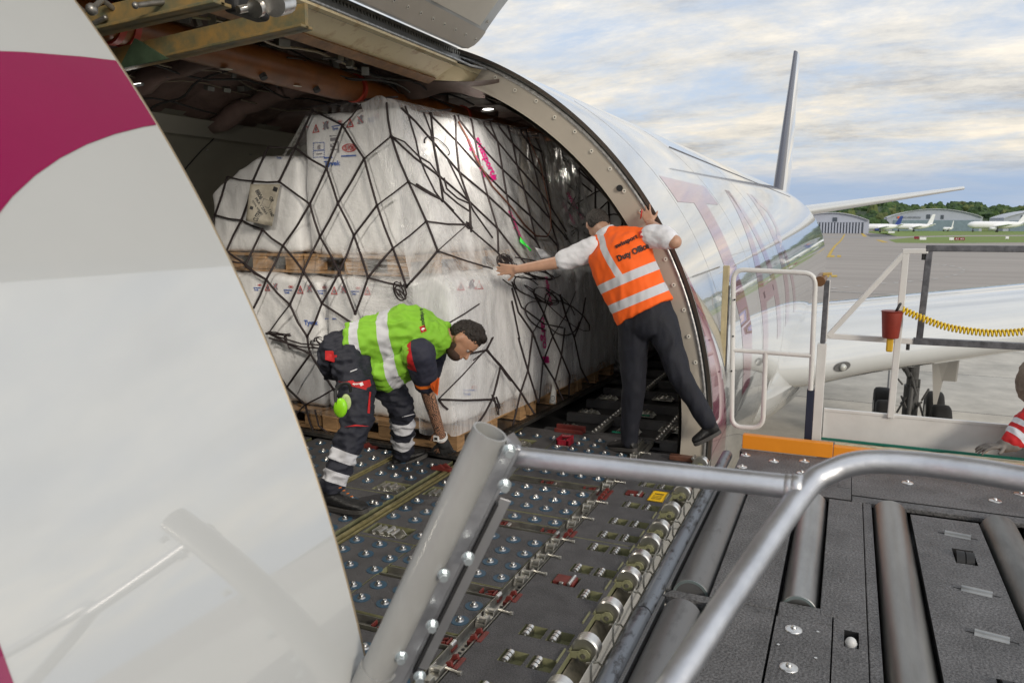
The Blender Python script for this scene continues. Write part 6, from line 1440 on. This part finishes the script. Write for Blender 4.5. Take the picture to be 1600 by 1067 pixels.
def skinmat(name, col, tattoo=None):
    m, nt, b = nodes(name); b.inputs['Roughness'].default_value = .5; b.inputs['Subsurface Weight'].default_value = .08; b.inputs['Subsurface Radius'].default_value = (.02, .008, .004)
    tc = N(nt, 'ShaderNodeTexCoord'); n = N(nt, 'ShaderNodeTexNoise'); n.inputs['Scale'].default_value = 25; L(nt, tc.outputs['Object'], n.inputs['Vector'])
    cr = N(nt, 'ShaderNodeValToRGB'); cr.color_ramp.elements[0].color = c4([c * .78 for c in col]); cr.color_ramp.elements[1].color = c4([min(1, c * 1.12) for c in col]); L(nt, n.outputs['Fac'], cr.inputs[0]); cur = cr.outputs[0]
    if tattoo:
        a, bb, rad = tattoo; ax = (bb - a); ln = ax.length; ax.normalize()
        d = N(nt, 'ShaderNodeVectorMath', operation='DOT_PRODUCT'); L(nt, tc.outputs['Object'], d.inputs[0]); d.inputs[1].default_value = ax
        g = N(nt, 'ShaderNodeMath', operation='GREATER_THAN'); L(nt, d.outputs['Value'], g.inputs[0]); g.inputs[1].default_value = a.dot(ax)
        h = N(nt, 'ShaderNodeMath', operation='LESS_THAN'); L(nt, d.outputs['Value'], h.inputs[0]); h.inputs[1].default_value = bb.dot(ax)
        ds = N(nt, 'ShaderNodeVectorMath', operation='DISTANCE'); L(nt, tc.outputs['Object'], ds.inputs[0]); ds.inputs[1].default_value = (a + bb) / 2
        dl = N(nt, 'ShaderNodeMath', operation='LESS_THAN'); L(nt, ds.outputs['Value'], dl.inputs[0]); dl.inputs[1].default_value = ln * .5 + .06
        w = N(nt, 'ShaderNodeTexVoronoi', feature='DISTANCE_TO_EDGE'); w.inputs['Scale'].default_value = 42; L(nt, tc.outputs['Object'], w.inputs['Vector'])
        vo = N(nt, 'ShaderNodeTexVoronoi'); vo.inputs['Scale'].default_value = 26; vo.inputs['Randomness'].default_value = .7; L(nt, tc.outputs['Object'], vo.inputs['Vector'])
        wv = N(nt, 'ShaderNodeMath', operation='SINE'); w2 = N(nt, 'ShaderNodeMath', operation='MULTIPLY'); L(nt, vo.outputs['Distance'], w2.inputs[0]); w2.inputs[1].default_value = 24; L(nt, w2.outputs[0], wv.inputs[0])
        t = N(nt, 'ShaderNodeMath', operation='GREATER_THAN'); L(nt, wv.outputs[0], t.inputs[0]); t.inputs[1].default_value = .0
        k1 = N(nt, 'ShaderNodeMath', operation='MULTIPLY'); L(nt, g.outputs[0], k1.inputs[0]); L(nt, h.outputs[0], k1.inputs[1]); k2 = N(nt, 'ShaderNodeMath', operation='MULTIPLY'); L(nt, k1.outputs[0], k2.inputs[0]); L(nt, t.outputs[0], k2.inputs[1])
        k3 = N(nt, 'ShaderNodeMath', operation='MULTIPLY'); L(nt, k2.outputs[0], k3.inputs[0]); L(nt, dl.outputs[0], k3.inputs[1]); k4 = N(nt, 'ShaderNodeMath', operation='MULTIPLY'); L(nt, k3.outputs[0], k4.inputs[0]); k4.inputs[1].default_value = .88
        mx = N(nt, 'ShaderNodeMix', data_type='RGBA'); L(nt, k4.outputs[0], mx.inputs['Factor']); L(nt, cur, mx.inputs[6]); mx.inputs[7].default_value = (.02, .02, .022, 1); cur = mx.outputs[2]
    L(nt, cur, b.inputs['Base Color']); return m
def chain(mb, pts, rs, n=18):
    for a, b, r0, r1 in zip(pts[:-1], pts[1:], rs[:-1], rs[1:]): mb.cap(a, b, r0, r1, n)
def hand(mb, wrist, tip, palmn, spread=.9, curl=0.0, size=1.0, thumbside=1, curls=None):
    """palm and five separate fingers; wrist->tip direction, palmn = direction the palm faces"""
    d = (tip - wrist).normalized(); palmn = (palmn - d * palmn.dot(d)).normalized(); s = d.cross(palmn) * thumbside
    pl = .088 * size; c = wrist + d * pl
    for k in range(4):      # palm
        o = (k - 1.5) * .019 * size; mb.cap(wrist + s * o * .7 + d * .012, c + s * o, .0135 * size, .0115 * size, 12)
    L_ = [.07, .078, .073, .058]
    for k in range(4):      # index .. little
        o = (1.5 - k) * .02 * size; ang = (1.5 - k) * .10 * spread; fd = (d * math.cos(ang) + s * math.sin(ang)).normalized(); p = c + s * o * 1.03; cc = curl if curls is None else curls[k]
        seg = L_[k] * size; r = .0088 * size
        for q, fr in enumerate((.45, .3, .25)):
            a = cc * (q + 1) * .55; v = (fd * math.cos(a) + palmn * math.sin(a)).normalized(); e = p + v * seg * fr; mb.cap(p, e, r, r * .92, 10); p = e; r *= .93
    p = wrist + s * .028 * size + d * .025 * size; td = (d * .62 + s * .72 + palmn * .25).normalized(); e = p + td * .045 * size; mb.cap(p - td * .01, e, .0125 * size, .0105 * size, 10); mb.cap(e, e + (td * .8 + d * .35).normalized() * .032 * size, .0105 * size, .0088 * size, 10)
def head(mb, c, up, fw, s=1.0, ear=True):
    up = up.normalized(); fw = (fw - up * fw.dot(up)).normalized(); rt = fw.cross(up)
    E_ = lambda p, a, b, d_: mb.sph(p, 1, 28, 18, (rt * a * s, fw * b * s, up * d_ * s))
    E_(c + up * .03 * s, .076, .096, .088); E_(c - up * .02 * s + fw * .012 * s, .066, .083, .085); E_(c - up * .075 * s + fw * .03 * s, .048, .06, .038)
    E_(c - up * .092 * s + fw * .062 * s, .022, .022, .018)
    mb.cap(c + up * .005 * s + fw * .087 * s, c - up * .03 * s + fw * .11 * s, .009 * s, .0135 * s, 10)
    E_(c + up * .018 * s + fw * .083 * s, .045, .014, .010)
    E_(c - up * .055 * s + fw * .09 * s, .022, .012, .005); E_(c - up * .064 * s + fw * .088 * s, .02, .012, .005)
    if ear:
        for k in (-1, 1): E_(c - up * .008 * s + rt * .076 * s * k - fw * .008 * s, .010, .02, .032)
def face(parent, c, up, fw, s=1.0):
    up = up.normalized(); fw = (fw - up * fw.dot(up)).normalized(); rt = fw.cross(up)
    for k in (-1, 1):
        p = c + fw * .082 * s + rt * .031 * s * k + up * .004 * s; m = MB(); m.sph(p - fw * .002 * s, .0108 * s, 14, 10); m.cur = 1; m.sph(p + fw * .0045 * s, .0068 * s, 12, 8); m.build('eye', [mat('eye white', (.35, .32, .3), .3), HAIR], parent, smooth=True)
        m = MB(); q = c + fw * .094 * s + rt * .031 * s * k + up * .022 * s; m.cap(q - rt * .016 * s, q + rt * .016 * s, .0035 * s, .003 * s, 8); m.build('eyebrow', HAIR, parent, smooth=True)
    m = MB(); q = c + fw * .098 * s - up * .0595 * s; m.cap(q - rt * .016 * s, q + rt * .016 * s, .003 * s, .003 * s, 8); m.build('mouth', mat('lips', (.3, .1, .08), .5), parent, smooth=True)
def shoe(name, heel, toe, m, parent, w=.047, h=.075, ank=None, up=Vector((0, 0, 1))):
    d = (toe - heel).normalized(); up = (up - d * up.dot(d)).normalized(); s = d.cross(up); ln = (toe - heel).length
    mb = MB(); secs = []
    for t, ww, hh in ((0, .6, .55), (.04, .78, .8), (.15, .82, 1.0), (.32, .8, .98), (.5, .88, .78), (.7, 1.0, .6), (.86, .95, .5), (.95, .75, .4), (1, .45, .25)):
        secs.append((heel + d * ln * t + up * (.012 + h * hh * .5), s * w * ww, up * h * hh * .55))
    mb.loft(secs, 24)
    if ank is not None: mb.cap(heel + d * ln * .2 + up * h * .6, ank, .045, .047)
    o = body(mb, name, m, parent, .007, 3)
    mb = MB(); n = 26; pl = []
    for k in range(n):
        a = 2 * math.pi * k / n; x = .5 - .5 * math.cos(a); ww = w * (.82 + .22 * x) * abs(math.sin(a)) ** .6 * (1 if math.sin(a) > 0 else -1); pl.append(heel + d * (ln * x * 1.02 - .004) + s * ww * 1.03)
    mb.prism([p - up * .008 for p in pl], up * .026); q = mb.build('shoe_sole', SOLE, o, bevel=.004); q.location = (0, 0, 0)
    return o
SK1 = (.42, .22, .135); SK2 = (.50, .29, .2)
# ------------------------------------------------ crouching man in lime vest
p1 = thing('person', P(575, 740, Z=0), 'bending man in lime green vest and navy work trousers reaching down to the deck rollers', 'person', 'ground crew')
pel = P(553, 552, Y=3.84); che = P(652, 528, Y=3.98); nek = P(697, 525, Y=4.05); hd = P(722, 532, Y=4.08)
hR = P(553, 566, Y=3.72); kR = P(560, 652, Y=3.56); aR = P(519, 757, Y=3.40)
hL = P(585, 572, Y=3.96); kL = P(628, 636, Y=4.08); aL = P(630, 706, Y=4.26)
sR = P(657, 557, Y=3.80); eR = P(670, 620, Y=3.95); wR = P(691, 688, Y=4.16); gR = P(701, 712, Y=4.24)
sL = P(680, 540, Y=4.20); eL = P(668, 606, Y=4.32); wL = P(684, 672, Y=4.36); gL = P(690, 700, Y=4.38)
print('man1 thigh %.2f %.2f shin %.2f %.2f torso %.2f uarm %.2f farm %.2f' % ((hR - kR).length, (hL - kL).length, (kR - aR).length, (kL - aL).length, (pel - nek).length, (sR - eR).length, (eR - wR).length))
SP = (nek - pel).normalized(); LAT = (hL - hR).normalized(); LAT = (LAT - SP * LAT.dot(SP)).normalized(); DOR = LAT.cross(SP); DOR = DOR if DOR.z > 0 else -DOR
mb = MB()
chain(mb, [hR, kR, aR], [.08, .055, .042]); chain(mb, [hL, kL, aL], [.08, .055, .042]); chain(mb, [pel, che, nek], [.11, .12, .055]); chain(mb, [nek - SP * .03, hd - SP * .05], [.06, .056])
hup = (P(722, 500, Y=4.1) - P(708, 560, Y=4.05)); hup = (SP * .86 + Vector((0, 0, .42)) + LAT * .0).normalized(); 
HU = (P(742, 512, Y=4.12) - P(700, 535, Y=4.05)).normalized(); HF = (P(744, 568, Y=4.09) - P(722, 531, Y=4.1)).normalized()
hc = P(722, 531, Y=4.08); head(mb, hc, HU, HF, 1.0)
chain(mb, [sR, eR, wR], [.052, .042, .03]); chain(mb, [sL, eL, wL], [.05, .042, .03]); 
hand(mb, wR, gR, (Vector((-.2, .5, 0))), curl=.6, thumbside=-1); hand(mb, wL, gL, Vector((-.2, -.5, 0)), curl=.6)
SKN = skinmat('tattooed tan skin', SK1, (eR + (sR - eR) * .25, wR - (wR - eR) * .06, .07))
B1 = body(mb, 'body', SKN, p1, .0075, 3)
face(p1, hc, HU, HF)
# hair and beard
hRt = HF.cross(HU)
mb = MB(); 
for a, b, c_, u, f in ((.080, .092, .072, .062, -.008), (.078, .062, .085, .03, -.048), (.05, .04, .03, .108, .045), (.055, .05, .03, .118, .0)): mb.sph(hc + HU * u + HF * f, 1, 24, 16, (hRt * a, HF * b, HU * c_))
body(mb, 'hair', HAIR, p1, .006, 1, .009, (75, 75, 75))
mb = MB(); mb.sph(hc - HU * .082 + HF * .042, 1, 24, 16, (hRt * .055, HF * .06, HU * .042)); mb.sph(hc - HU * .05 + HF * .012, 1, 24, 16, (hRt * .070, HF * .04, HU * .05))
body(mb, 'beard', mat('short brown beard', (.07, .035, .022), .7, ns=200, amt=.5, bump=.5, bs=300), p1, .007, 2)
# trousers with reflective bands
mb = MB(); pel2 = pel - SP * .02
mb.loft([(pel - SP * .20 + DOR * -.03, LAT * .10, DOR * .09), (pel - SP * .13, LAT * .17, DOR * .14), (pel, LAT * .19, DOR * .155), (pel + SP * .12, LAT * .17, DOR * .14), (pel + SP * .2, LAT * .15, DOR * .12)])
chain(mb, [hR + SP * -.01, hR.lerp(kR, .5), kR, kR.lerp(aR, .45), aR + (aR - kR).normalized() * .0], [.125, .108, .088, .08, .068]); chain(mb, [hL, hL.lerp(kL, .5), kL, kL.lerp(aL, .5), aL], [.12, .10, .082, .078, .07])
axR = (aR - kR).normalized(); axL = (aL - kL).normalized()
def seg(ax, a, f0, f1, ln): return (ax, a.dot(ax) + f0 * ln, a.dot(ax) + f1 * ln)
lR = (aR - kR).length; lL = (aL - kL).length; XR_ = (1, 0, 0); midY = 3.78
RT = (.55, .56, .6)
T1 = bandmat('navy trousers with silver tape', (.013, .015, .026), [
    (RT, .4, [seg(axR, kR, .50, .66, lR), ((0, 1, 0), -9, midY), ((0, 0, 1), -1, kR.z)]), (RT, .4, [seg(axR, kR, .80, .96, lR), ((0, 1, 0), -9, midY), ((0, 0, 1), -1, kR.z)]),
    (RT, .4, [seg(axL, kL, .22, .42, lL), ((0, 1, 0), midY + .1, 9)]), (RT, .4, [seg(axL, kL, .60, .80, lL), ((0, 1, 0), midY + .1, 9)])])
TR1 = body(mb, 'trousers', T1, p1, .0085, 3, .02, (10, 10, 17))
# vest
mb = MB()
mb.loft([(pel - SP * .0 + DOR * .02, LAT * .205, DOR * .165), (pel + SP * .08 + DOR * .02, LAT * .215, DOR * .17), (pel + SP * .2 + DOR * .025, LAT * .225, DOR * .18), (che - SP * .05 + DOR * .03, LAT * .235, DOR * .185), (che + SP * .07 + DOR * .02, LAT * .22, DOR * .15), (nek + SP * -.02 + DOR * .0, LAT * .16, DOR * .10), (nek + SP * .03, LAT * .09, DOR * .07)])
mb.cap(sR + DOR * .02 - SP * .02, sL + DOR * .02, .085, .085)
mb.loft([(pel + SP * .06 - DOR * .12, LAT * .16, DOR * .10), (pel + SP * .18 - DOR * .17, LAT * .17, DOR * .10), (che - SP * .04 - DOR * .12, LAT * .19, DOR * .10)])
s0 = lambda px, py, Y: P(px, py, Y=Y).dot(SP)
V1 = bandmat('lime vest with silver tape', (.22, .5, .03), [(RT, .4, [(SP, s0(592, 540, 3.72), s0(610, 540, 3.72))]), (RT, .4, [(SP, s0(548, 520, 3.75), s0(562, 520, 3.75))]), ], bs=25)
VS1 = body(mb, 'safety_vest', V1, p1, .0085, 4, .02, (8, 13, 13))
# sleeve
mb = MB(); u = (eR - sR).normalized(); chain(mb, [sR - u * .02, sR + u * .14, sR.lerp(eR, .62)], [.092, .082, .072]); u2 = (eL - sL).normalized(); chain(mb, [sL, sL.lerp(eL, .62)], [.085, .07])
body(mb, 'shirt_sleeves', bandmat('navy sleeve with red yoke', (.02, .022, .04), [(( .5, .012, .015), .7, [(u, -99, sR.dot(u) + .045), (SP, -99, sR.dot(SP) - .03)]), ((.75, .16, .01), .6, [(u, sR.dot(u) + .165, sR.dot(u) + .19)])]), p1, .008, 3, .007)
mb = MB(); mb.prism([P(672, 600, Y=3.78), P(686, 590, Y=3.78), P(683, 618, Y=3.82), P(674, 608, Y=3.82)], (0, .01, 0)); mb.build('orange_cuff', mat('orange cuff', (.85, .14, .02), .6), p1, bevel=.002)
# glove, watch
mb = MB(); chain(mb, [wR + (wR - eR).normalized() * .012, wR + (gR - wR).normalized() * .03], [.036, .036]); hand(mb, wR, gR, (Vector((-.2, .5, 0))), curl=.6, size=1.16, thumbside=-1)
body(mb, 'glove', GLOVE, p1, .006, 2)
mb = MB(); a = wR - (wR - eR).normalized() * .035; d = (wR - eR).normalized(); mb.hollow(a - d * .012, a + d * .012, .041, .006, 28); q = a + Vector((-.01, -.042, 0)); mb.box(tuple(q - Vector((.018, .008, .018))), tuple(q + Vector((.018, .004, .018)))); mb.cur = 1; mb.box(tuple(q - Vector((.011, .0095, .01))), tuple(q + Vector((.011, -.0085, .008))))
mb.build('wristwatch', [mat('white resin', (.7, .7, .7), .4), BLACK], p1, bevel=.002)
shoe('work_shoe', P(498, 788, Y=3.40), P(572, 800, Y=3.33), SHOE, p1, ank=aR + Vector((0, 0, .01)), w=.055)
shoe('work_shoe', P(616, 731, Y=4.24), P(668, 709, Y=4.38), SHOE, p1, ank=aL, w=.052)
mb = MB()
for k in range(4): q = P(530 + k * 6, 762 + k * 4.5, Y=3.33); mb.cap(q, q + Vector((.012, 0, .004)), .003, .003, 6)
explode(mb.build('orange_lace', mat('orange lace', (.8, .2, .02), .5), p1))
mb = MB(); bvt = bvh_of([TR1])
def patch(bv, name, pts, m, par, off=.006):
    c = (sum(p[0] for p in pts) / len(pts), sum(p[1] for p in pts) / len(pts)); n = len(pts); K = 5; vs = []; fs = []; 
    for r in range(K + 1):
        for p in pts:
            h, t = hit(bv, c[0] + (p[0] - c[0]) * r / K, c[1] + (p[1] - c[1]) * r / K, off); vs.append(h)
    g = next((v for v in vs if v is not None), None)
    if g is None: return
    vs = [v if v is not None else g for v in vs]
    for r in range(K):
        for i in range(n): fs.append((r * n + i, r * n + (i + 1) % n, (r + 1) * n + (i + 1) % n, (r + 1) * n + i))
    m_ = MB(); m_.add(vs, fs); return m_.build(name, m, par, smooth=True)
patch(bvt, 'red_pocket', [(517, 601), (528, 596), (550, 594), (578, 593), (580, 602), (572, 609), (552, 604), (534, 599)], REDC, p1); patch(bvt, 'red_pocket', [(508, 548), (520, 548), (527, 556), (522, 566), (508, 562)], REDC, p1)
patch(bvt, 'red_piping', [(577, 612), (580, 612), (578, 646), (574, 645)], REDC, p1); patch(bvt, 'red_piping', [(538, 667), (556, 663), (578, 666), (556, 666)], REDC, p1); 
patch(bvt, 'white_piping', [(547, 580), (558, 576), (558, 577.5), (547, 581.5)], SHIRT, p1); patch(bvt, 'white_piping', [(628, 651), (651, 645), (651, 646.5), (628, 652.5)], SHIRT, p1)
bvv = bvh_of([VS1])
prints(VS1, [('tswissport', qrot(660, 497, 30, 8, 82), BLACKT), ('box', qrot(661, 514, 10, 9, 70), REDT), ('fig', qrot(661, 514, 5, 5, 40), WHT)], bvv, 'printed_name', .004)
prints(TR1, [('tsport', qrot(557, 600, 12, 4, 0), WHT), ('box', qrot(565, 600, 5, 5, -20), WHT)], bvt, 'printed_name', .012)
for o in list(VS1.children) + list(TR1.children): o.location = (0, 0, 0)
# ear defenders hanging at the leg
em = thing('ear_defenders', P(532, 634, Y=3.44), 'lime green ear defenders hanging from the bending man\'s thigh pocket', 'ear defenders')
c = P(532, 637, Y=3.38); mb = MB(); mb.sph(c, 1, 24, 16, (Vector((.042, 0, .0)), Vector((0, .026, 0)), Vector((.005, 0, .055)))); mb.build('ear_cup', LIME, em, smooth=True)
c2 = P(541, 628, Y=3.43); mb = MB(); mb.sph(c2, 1, 20, 14, (Vector((.03, 0, 0)), Vector((0, .02, 0)), Vector((0, 0, .045)))); mb.build('ear_cup', mat('pale lime foam', (.45, .55, .25), .7), em, smooth=True)
mb = MB(); mb.tube(spline([P(525, 628, Y=3.36), P(524, 612, Y=3.38), P(532, 601, Y=3.40), P(545, 600, Y=3.42), P(548, 612, Y=3.44)], 6), .009, 8, flat=.5); mb.build('headband', BLACK, em, smooth=True)
# ------------------------------------------------ duty officer in orange vest
p2 = thing('person', P(1020, 705, Z=0), 'man in orange duty officer vest seen from behind, arms stretched between cargo and door frame', 'person', 'ground crew')
pel = P(1008, 488, Y=4.98); che = P(972, 410, Y=5.0); nek = P(948, 366, Y=5.06); hc = P(934, 352, Y=5.2)
hL = P(990, 500, Y=4.98); kL = P(990, 606, Y=5.0); aL = P(983, 688, Y=5.05); hR = P(1030, 498, Y=4.98); kR = P(1062, 586, Y=4.93); aR = P(1105, 658, Y=5.0)
sL = P(922, 392, Y=5.02); eL = P(868, 411, Y=4.96); wL = P(808, 421, Y=4.90); gL = P(780, 421, Y=4.90)
sR = P(1024, 366, Y=5.0); eR = P(1054, 378, Y=4.94); wR = P(1017, 350, Y=5.08); gR = P(1006, 328, Y=5.12)
print('man2 thigh %.2f %.2f shin %.2f %.2f torso %.2f uarm %.2f %.2f farm %.2f %.2f' % ((hR - kR).length, (hL - kL).length, (kR - aR).length, (kL - aL).length, (pel - nek).length, (sL - eL).length, (sR - eR).length, (eL - wL).length, (eR - wR).length))
SP = (nek - pel).normalized(); LAT = (sR - sL); LAT = (LAT - SP * LAT.dot(SP)).normalized(); DOR = SP.cross(LAT); DOR = DOR if DOR.y < 0 else -DOR
mb = MB(); chain(mb, [hR, kR, aR], [.08, .055, .042]); chain(mb, [hL, kL, aL], [.08, .055, .042]); chain(mb, [pel, che, nek], [.12, .13, .055]); chain(mb, [nek, hc], [.058, .058])
HF = Vector((-.35, .75, -.62)).normalized(); HU = Vector((-.30, .55, .55)).normalized(); head(mb, hc, HU, HF, .98)
chain(mb, [sL, eL, wL], [.055, .044, .029]); chain(mb, [sR, eR, wR], [.055, .046, .03])
hand(mb, wL, gL, Vector((-.3, 1, .1)), curl=.12, thumbside=1); hand(mb, wR, P(1004, 322, Y=5.14), Vector((-.3, 1, .1)), spread=2.0, curl=.1, size=.92, thumbside=-1)
B2 = body(mb, 'body', skinmat('light skin', SK2), p2, .0075, 2)
face(p2, hc, HU, HF, .98)
hRt = HF.cross(HU); mb = MB()
for a, b, c_, u, f in ((.080, .092, .075, .052, -.008), (.079, .07, .085, .015, -.038)): mb.sph(hc + HU * u + HF * f, 1, 24, 16, (hRt * a, HF * b, HU * c_))
body(mb, 'hair', HAIRG, p2, .006, 1, .006, (80, 80, 80))
mb = MB(); mb.loft([(pel - SP * .17, LAT * .10, DOR * .10), (pel - SP * .08, LAT * .175, DOR * .13), (pel, LAT * .18, DOR * .125), (pel + SP * .12, LAT * .165, DOR * .11)])
chain(mb, [hR - SP * .02, hR.lerp(kR, .5), kR, kR.lerp(aR, .5), aR], [.112, .092, .075, .066, .058]); chain(mb, [hL - SP * .02, hL.lerp(kL, .5), kL, kL.lerp(aL, .5), aL], [.112, .098, .08, .07, .06])
body(mb, 'trousers', NAVY2, p2, .0085, 4, .008, (14, 14, 5))
mb = MB(); mb.loft([(pel + SP * .05, LAT * .16, DOR * .09), (che, LAT * .17, DOR * .10), (nek - SP * .05, LAT * .14, DOR * .07), (nek, LAT * .075, DOR * .075)])
chain(mb, [sL + LAT * .03, sL.lerp(eL, .35), sL.lerp(eL, .74)], [.085, .078, .07], 24); chain(mb, [sR - LAT * .03, sR.lerp(eR, .4), sR.lerp(eR, .66)], [.08, .076, .07], 24)
body(mb, 'shirt', SHIRT, p2, .008, 5, .007, (10, 10, 16))
mb = MB(); mb.loft([(nek - SP * .005, LAT * .072, DOR * .07), (nek + SP * .035, LAT * .066, DOR * .064)]); mb.build('shirt_collar', SHIRT, p2, smooth=True)
mb = MB(); mb.loft([(pel + SP * -.005, LAT * .205, DOR * .145), (pel + SP * .1, LAT * .205, DOR * .15), (pel + SP * .25, LAT * .21, DOR * .155), (che + SP * .02, LAT * .215, DOR * .155), (che + SP * .12, LAT * .205, DOR * .13), (nek - SP * .05, LAT * .17, DOR * .10), (nek - SP * .012, LAT * .10, DOR * .08)])
mb.cap(sL + LAT * .055 + SP * .0, nek - LAT * .03 - SP * .03, .07, .07); mb.cap(sR - LAT * .06 - SP * .0, nek + LAT * .03 - SP * .03, .07, .07)
up2 = Vector((.39, 0, -.92)); 
def axd(px, py): return P(px, py, Y=4.86)
dr = (axd(1050, 440) - axd(955, 480)); dr.y = 0; dr.normalize(); nr = Vector((dr.z, 0, -dr.x)); nr = nr if nr.z > 0 else -nr
f_ = lambda px, py: axd(px, py).dot(nr); g_ = lambda px, py: axd(px, py).dot(dr)
sd_ = (axd(967, 432) - axd(928, 368)); sd_.y = 0; sd_.normalize(); ns_ = Vector((-sd_.z, 0, sd_.x)); ns_ = ns_ if ns_.x > 0 else -ns_; h_ = lambda px, py: axd(px, py).dot(ns_)
V2 = bandmat('orange vest with silver tape', (.95, .13, .008), [(RT, .4, [(nr, f_(1010, 468), f_(1010, 452))]), (RT, .4, [(nr, f_(990, 437), f_(990, 421))]),
    (RT, .4, [(ns_, h_(943, 402), h_(956, 402)), (nr, f_(990, 424), 9)]), (RT, .4, [(ns_, h_(1022, 350), h_(1034, 350)), (nr, f_(1010, 395), 9)]), ((.012, .012, .014), .7, [(nr, -9, f_(1000, 494.5))])], bs=22)
VS2 = body(mb, 'safety_vest', V2, p2, .0085, 4, .012, (11, 8, 5))
bvv = bvh_of([VS2])
prints(VS2, [('tswissport', qrot(979, 378, 39, 9, -26), BLACKT), ('box', qrot(1003, 366, 8, 10, -20), REDT), ('fig', qrot(1003, 366, 5, 5, 20), WHT), ('tDuty Officer', qrot(992, 394, 58, 13, -24), BLACKT)], bvv, 'printed_name', .009)
for o in VS2.children: o.location = (0, 0, 0)
shoe('leather_shoe', P(994, 704, Y=5.02), P(952, 700, Y=5.14), SHOE, p2, ank=aL); 
shoe('leather_shoe', P(1126, 674, Y=5.04), P(1084, 695, Y=4.98), SHOE, p2, ank=aR, up=Vector((-.1, 0, 1)))
mb = MB(); q = P(1004, 336, Y=5.02); mb.tube([P(1001, 342, Y=5.06), P(1003, 328, Y=5.04)], .004, 8); o = mb.build('pen', mat('red pen', (.6, .01, .01), .4), None, smooth=True); tag(o, 'red pen held under the fingers of the hand on the door frame', 'pen')
# ------------------------------------------------ worker cut by the right edge
p3 = thing('person', P(1640, 720, Y=5.75), 'crouching worker at the right edge with grey hood and red striped sleeve', 'person', 'ground crew')
Yp = 5.72; hc = P(1630, 592, Y=Yp); sh = P(1612, 668, Y=Yp); el = P(1600, 640, Y=5.8); wr = P(1572, 690, Y=5.62)
mb = MB(); head(mb, hc, Vector((-.3, 0, 1)), Vector((-.8, -.4, -.4)), 1.0); chain(mb, [hc - Vector((0, 0, .12)), P(1680, 720, Y=5.8), P(1690, 860, Y=5.85)], [.06, .14, .14]); sh = P(1650, 668, Y=5.75)
el = P(1606, 668, Y=5.66); wr = P(1570, 696, Y=5.58); chain(mb, [sh, el, wr], [.07, .055, .035]); hand(mb, wr, P(1546, 697, Y=5.54), Vector((0, 0, -1)), curl=.5)
chain(mb, [P(1690, 860, Y=5.85), P(1695, 950, Y=5.85), P(1700, 1040, Y=5.9)], [.13, .09, .06])
body(mb, 'body', skinmat('light skin 2', SK2), p3, .009, 3)
mb = MB(); mb.sph(hc + Vector((.01, 0, .01)), 1, 24, 16, (Vector((.155, 0, 0)), Vector((0, .14, 0)), Vector((.03, 0, .19))))
body(mb, 'hood', mat('grey brown hood', (.3, .25, .2), .8, ns=6, amt=.4, bump=.4, bs=20), p3, .012, 3, .012)
mb = MB(); chain(mb, [P(1665, 700, Y=5.8), P(1680, 800, Y=5.85)], [.2, .2]); chain(mb, [sh, el], [.12, .095]); 
body(mb, 'jacket', NAVY, p3, .012, 3, .01)
mb = MB(); chain(mb, [P(1625, 655, Y=5.70), el, P(1580, 690, Y=5.6)], [.105, .1, .062]); d = (P(1575, 692, Y=5.6) - P(1622, 650, Y=5.7)).normalized(); zz0 = el.dot(d)
body(mb, 'striped_sleeve', bandmat('red sleeve with white stripes', (.5, .012, .015), [((.65, .66, .7), .5, [(d, zz0 + .01, zz0 + .045)]), ((.65, .66, .7), .5, [(d, zz0 + .075, zz0 + .115)])]), p3, .009, 3, .012)
mb = MB(); chain(mb, [P(1585, 693, Y=5.6), wr], [.05, .045]); hand(mb, wr, P(1546, 697, Y=5.54), Vector((0, 0, -1)), curl=.5, size=1.15)
body(mb, 'glove', mat('worn grey glove', (.2, .18, .16), .8, ns=12, amt=.4), p3, .007, 2)
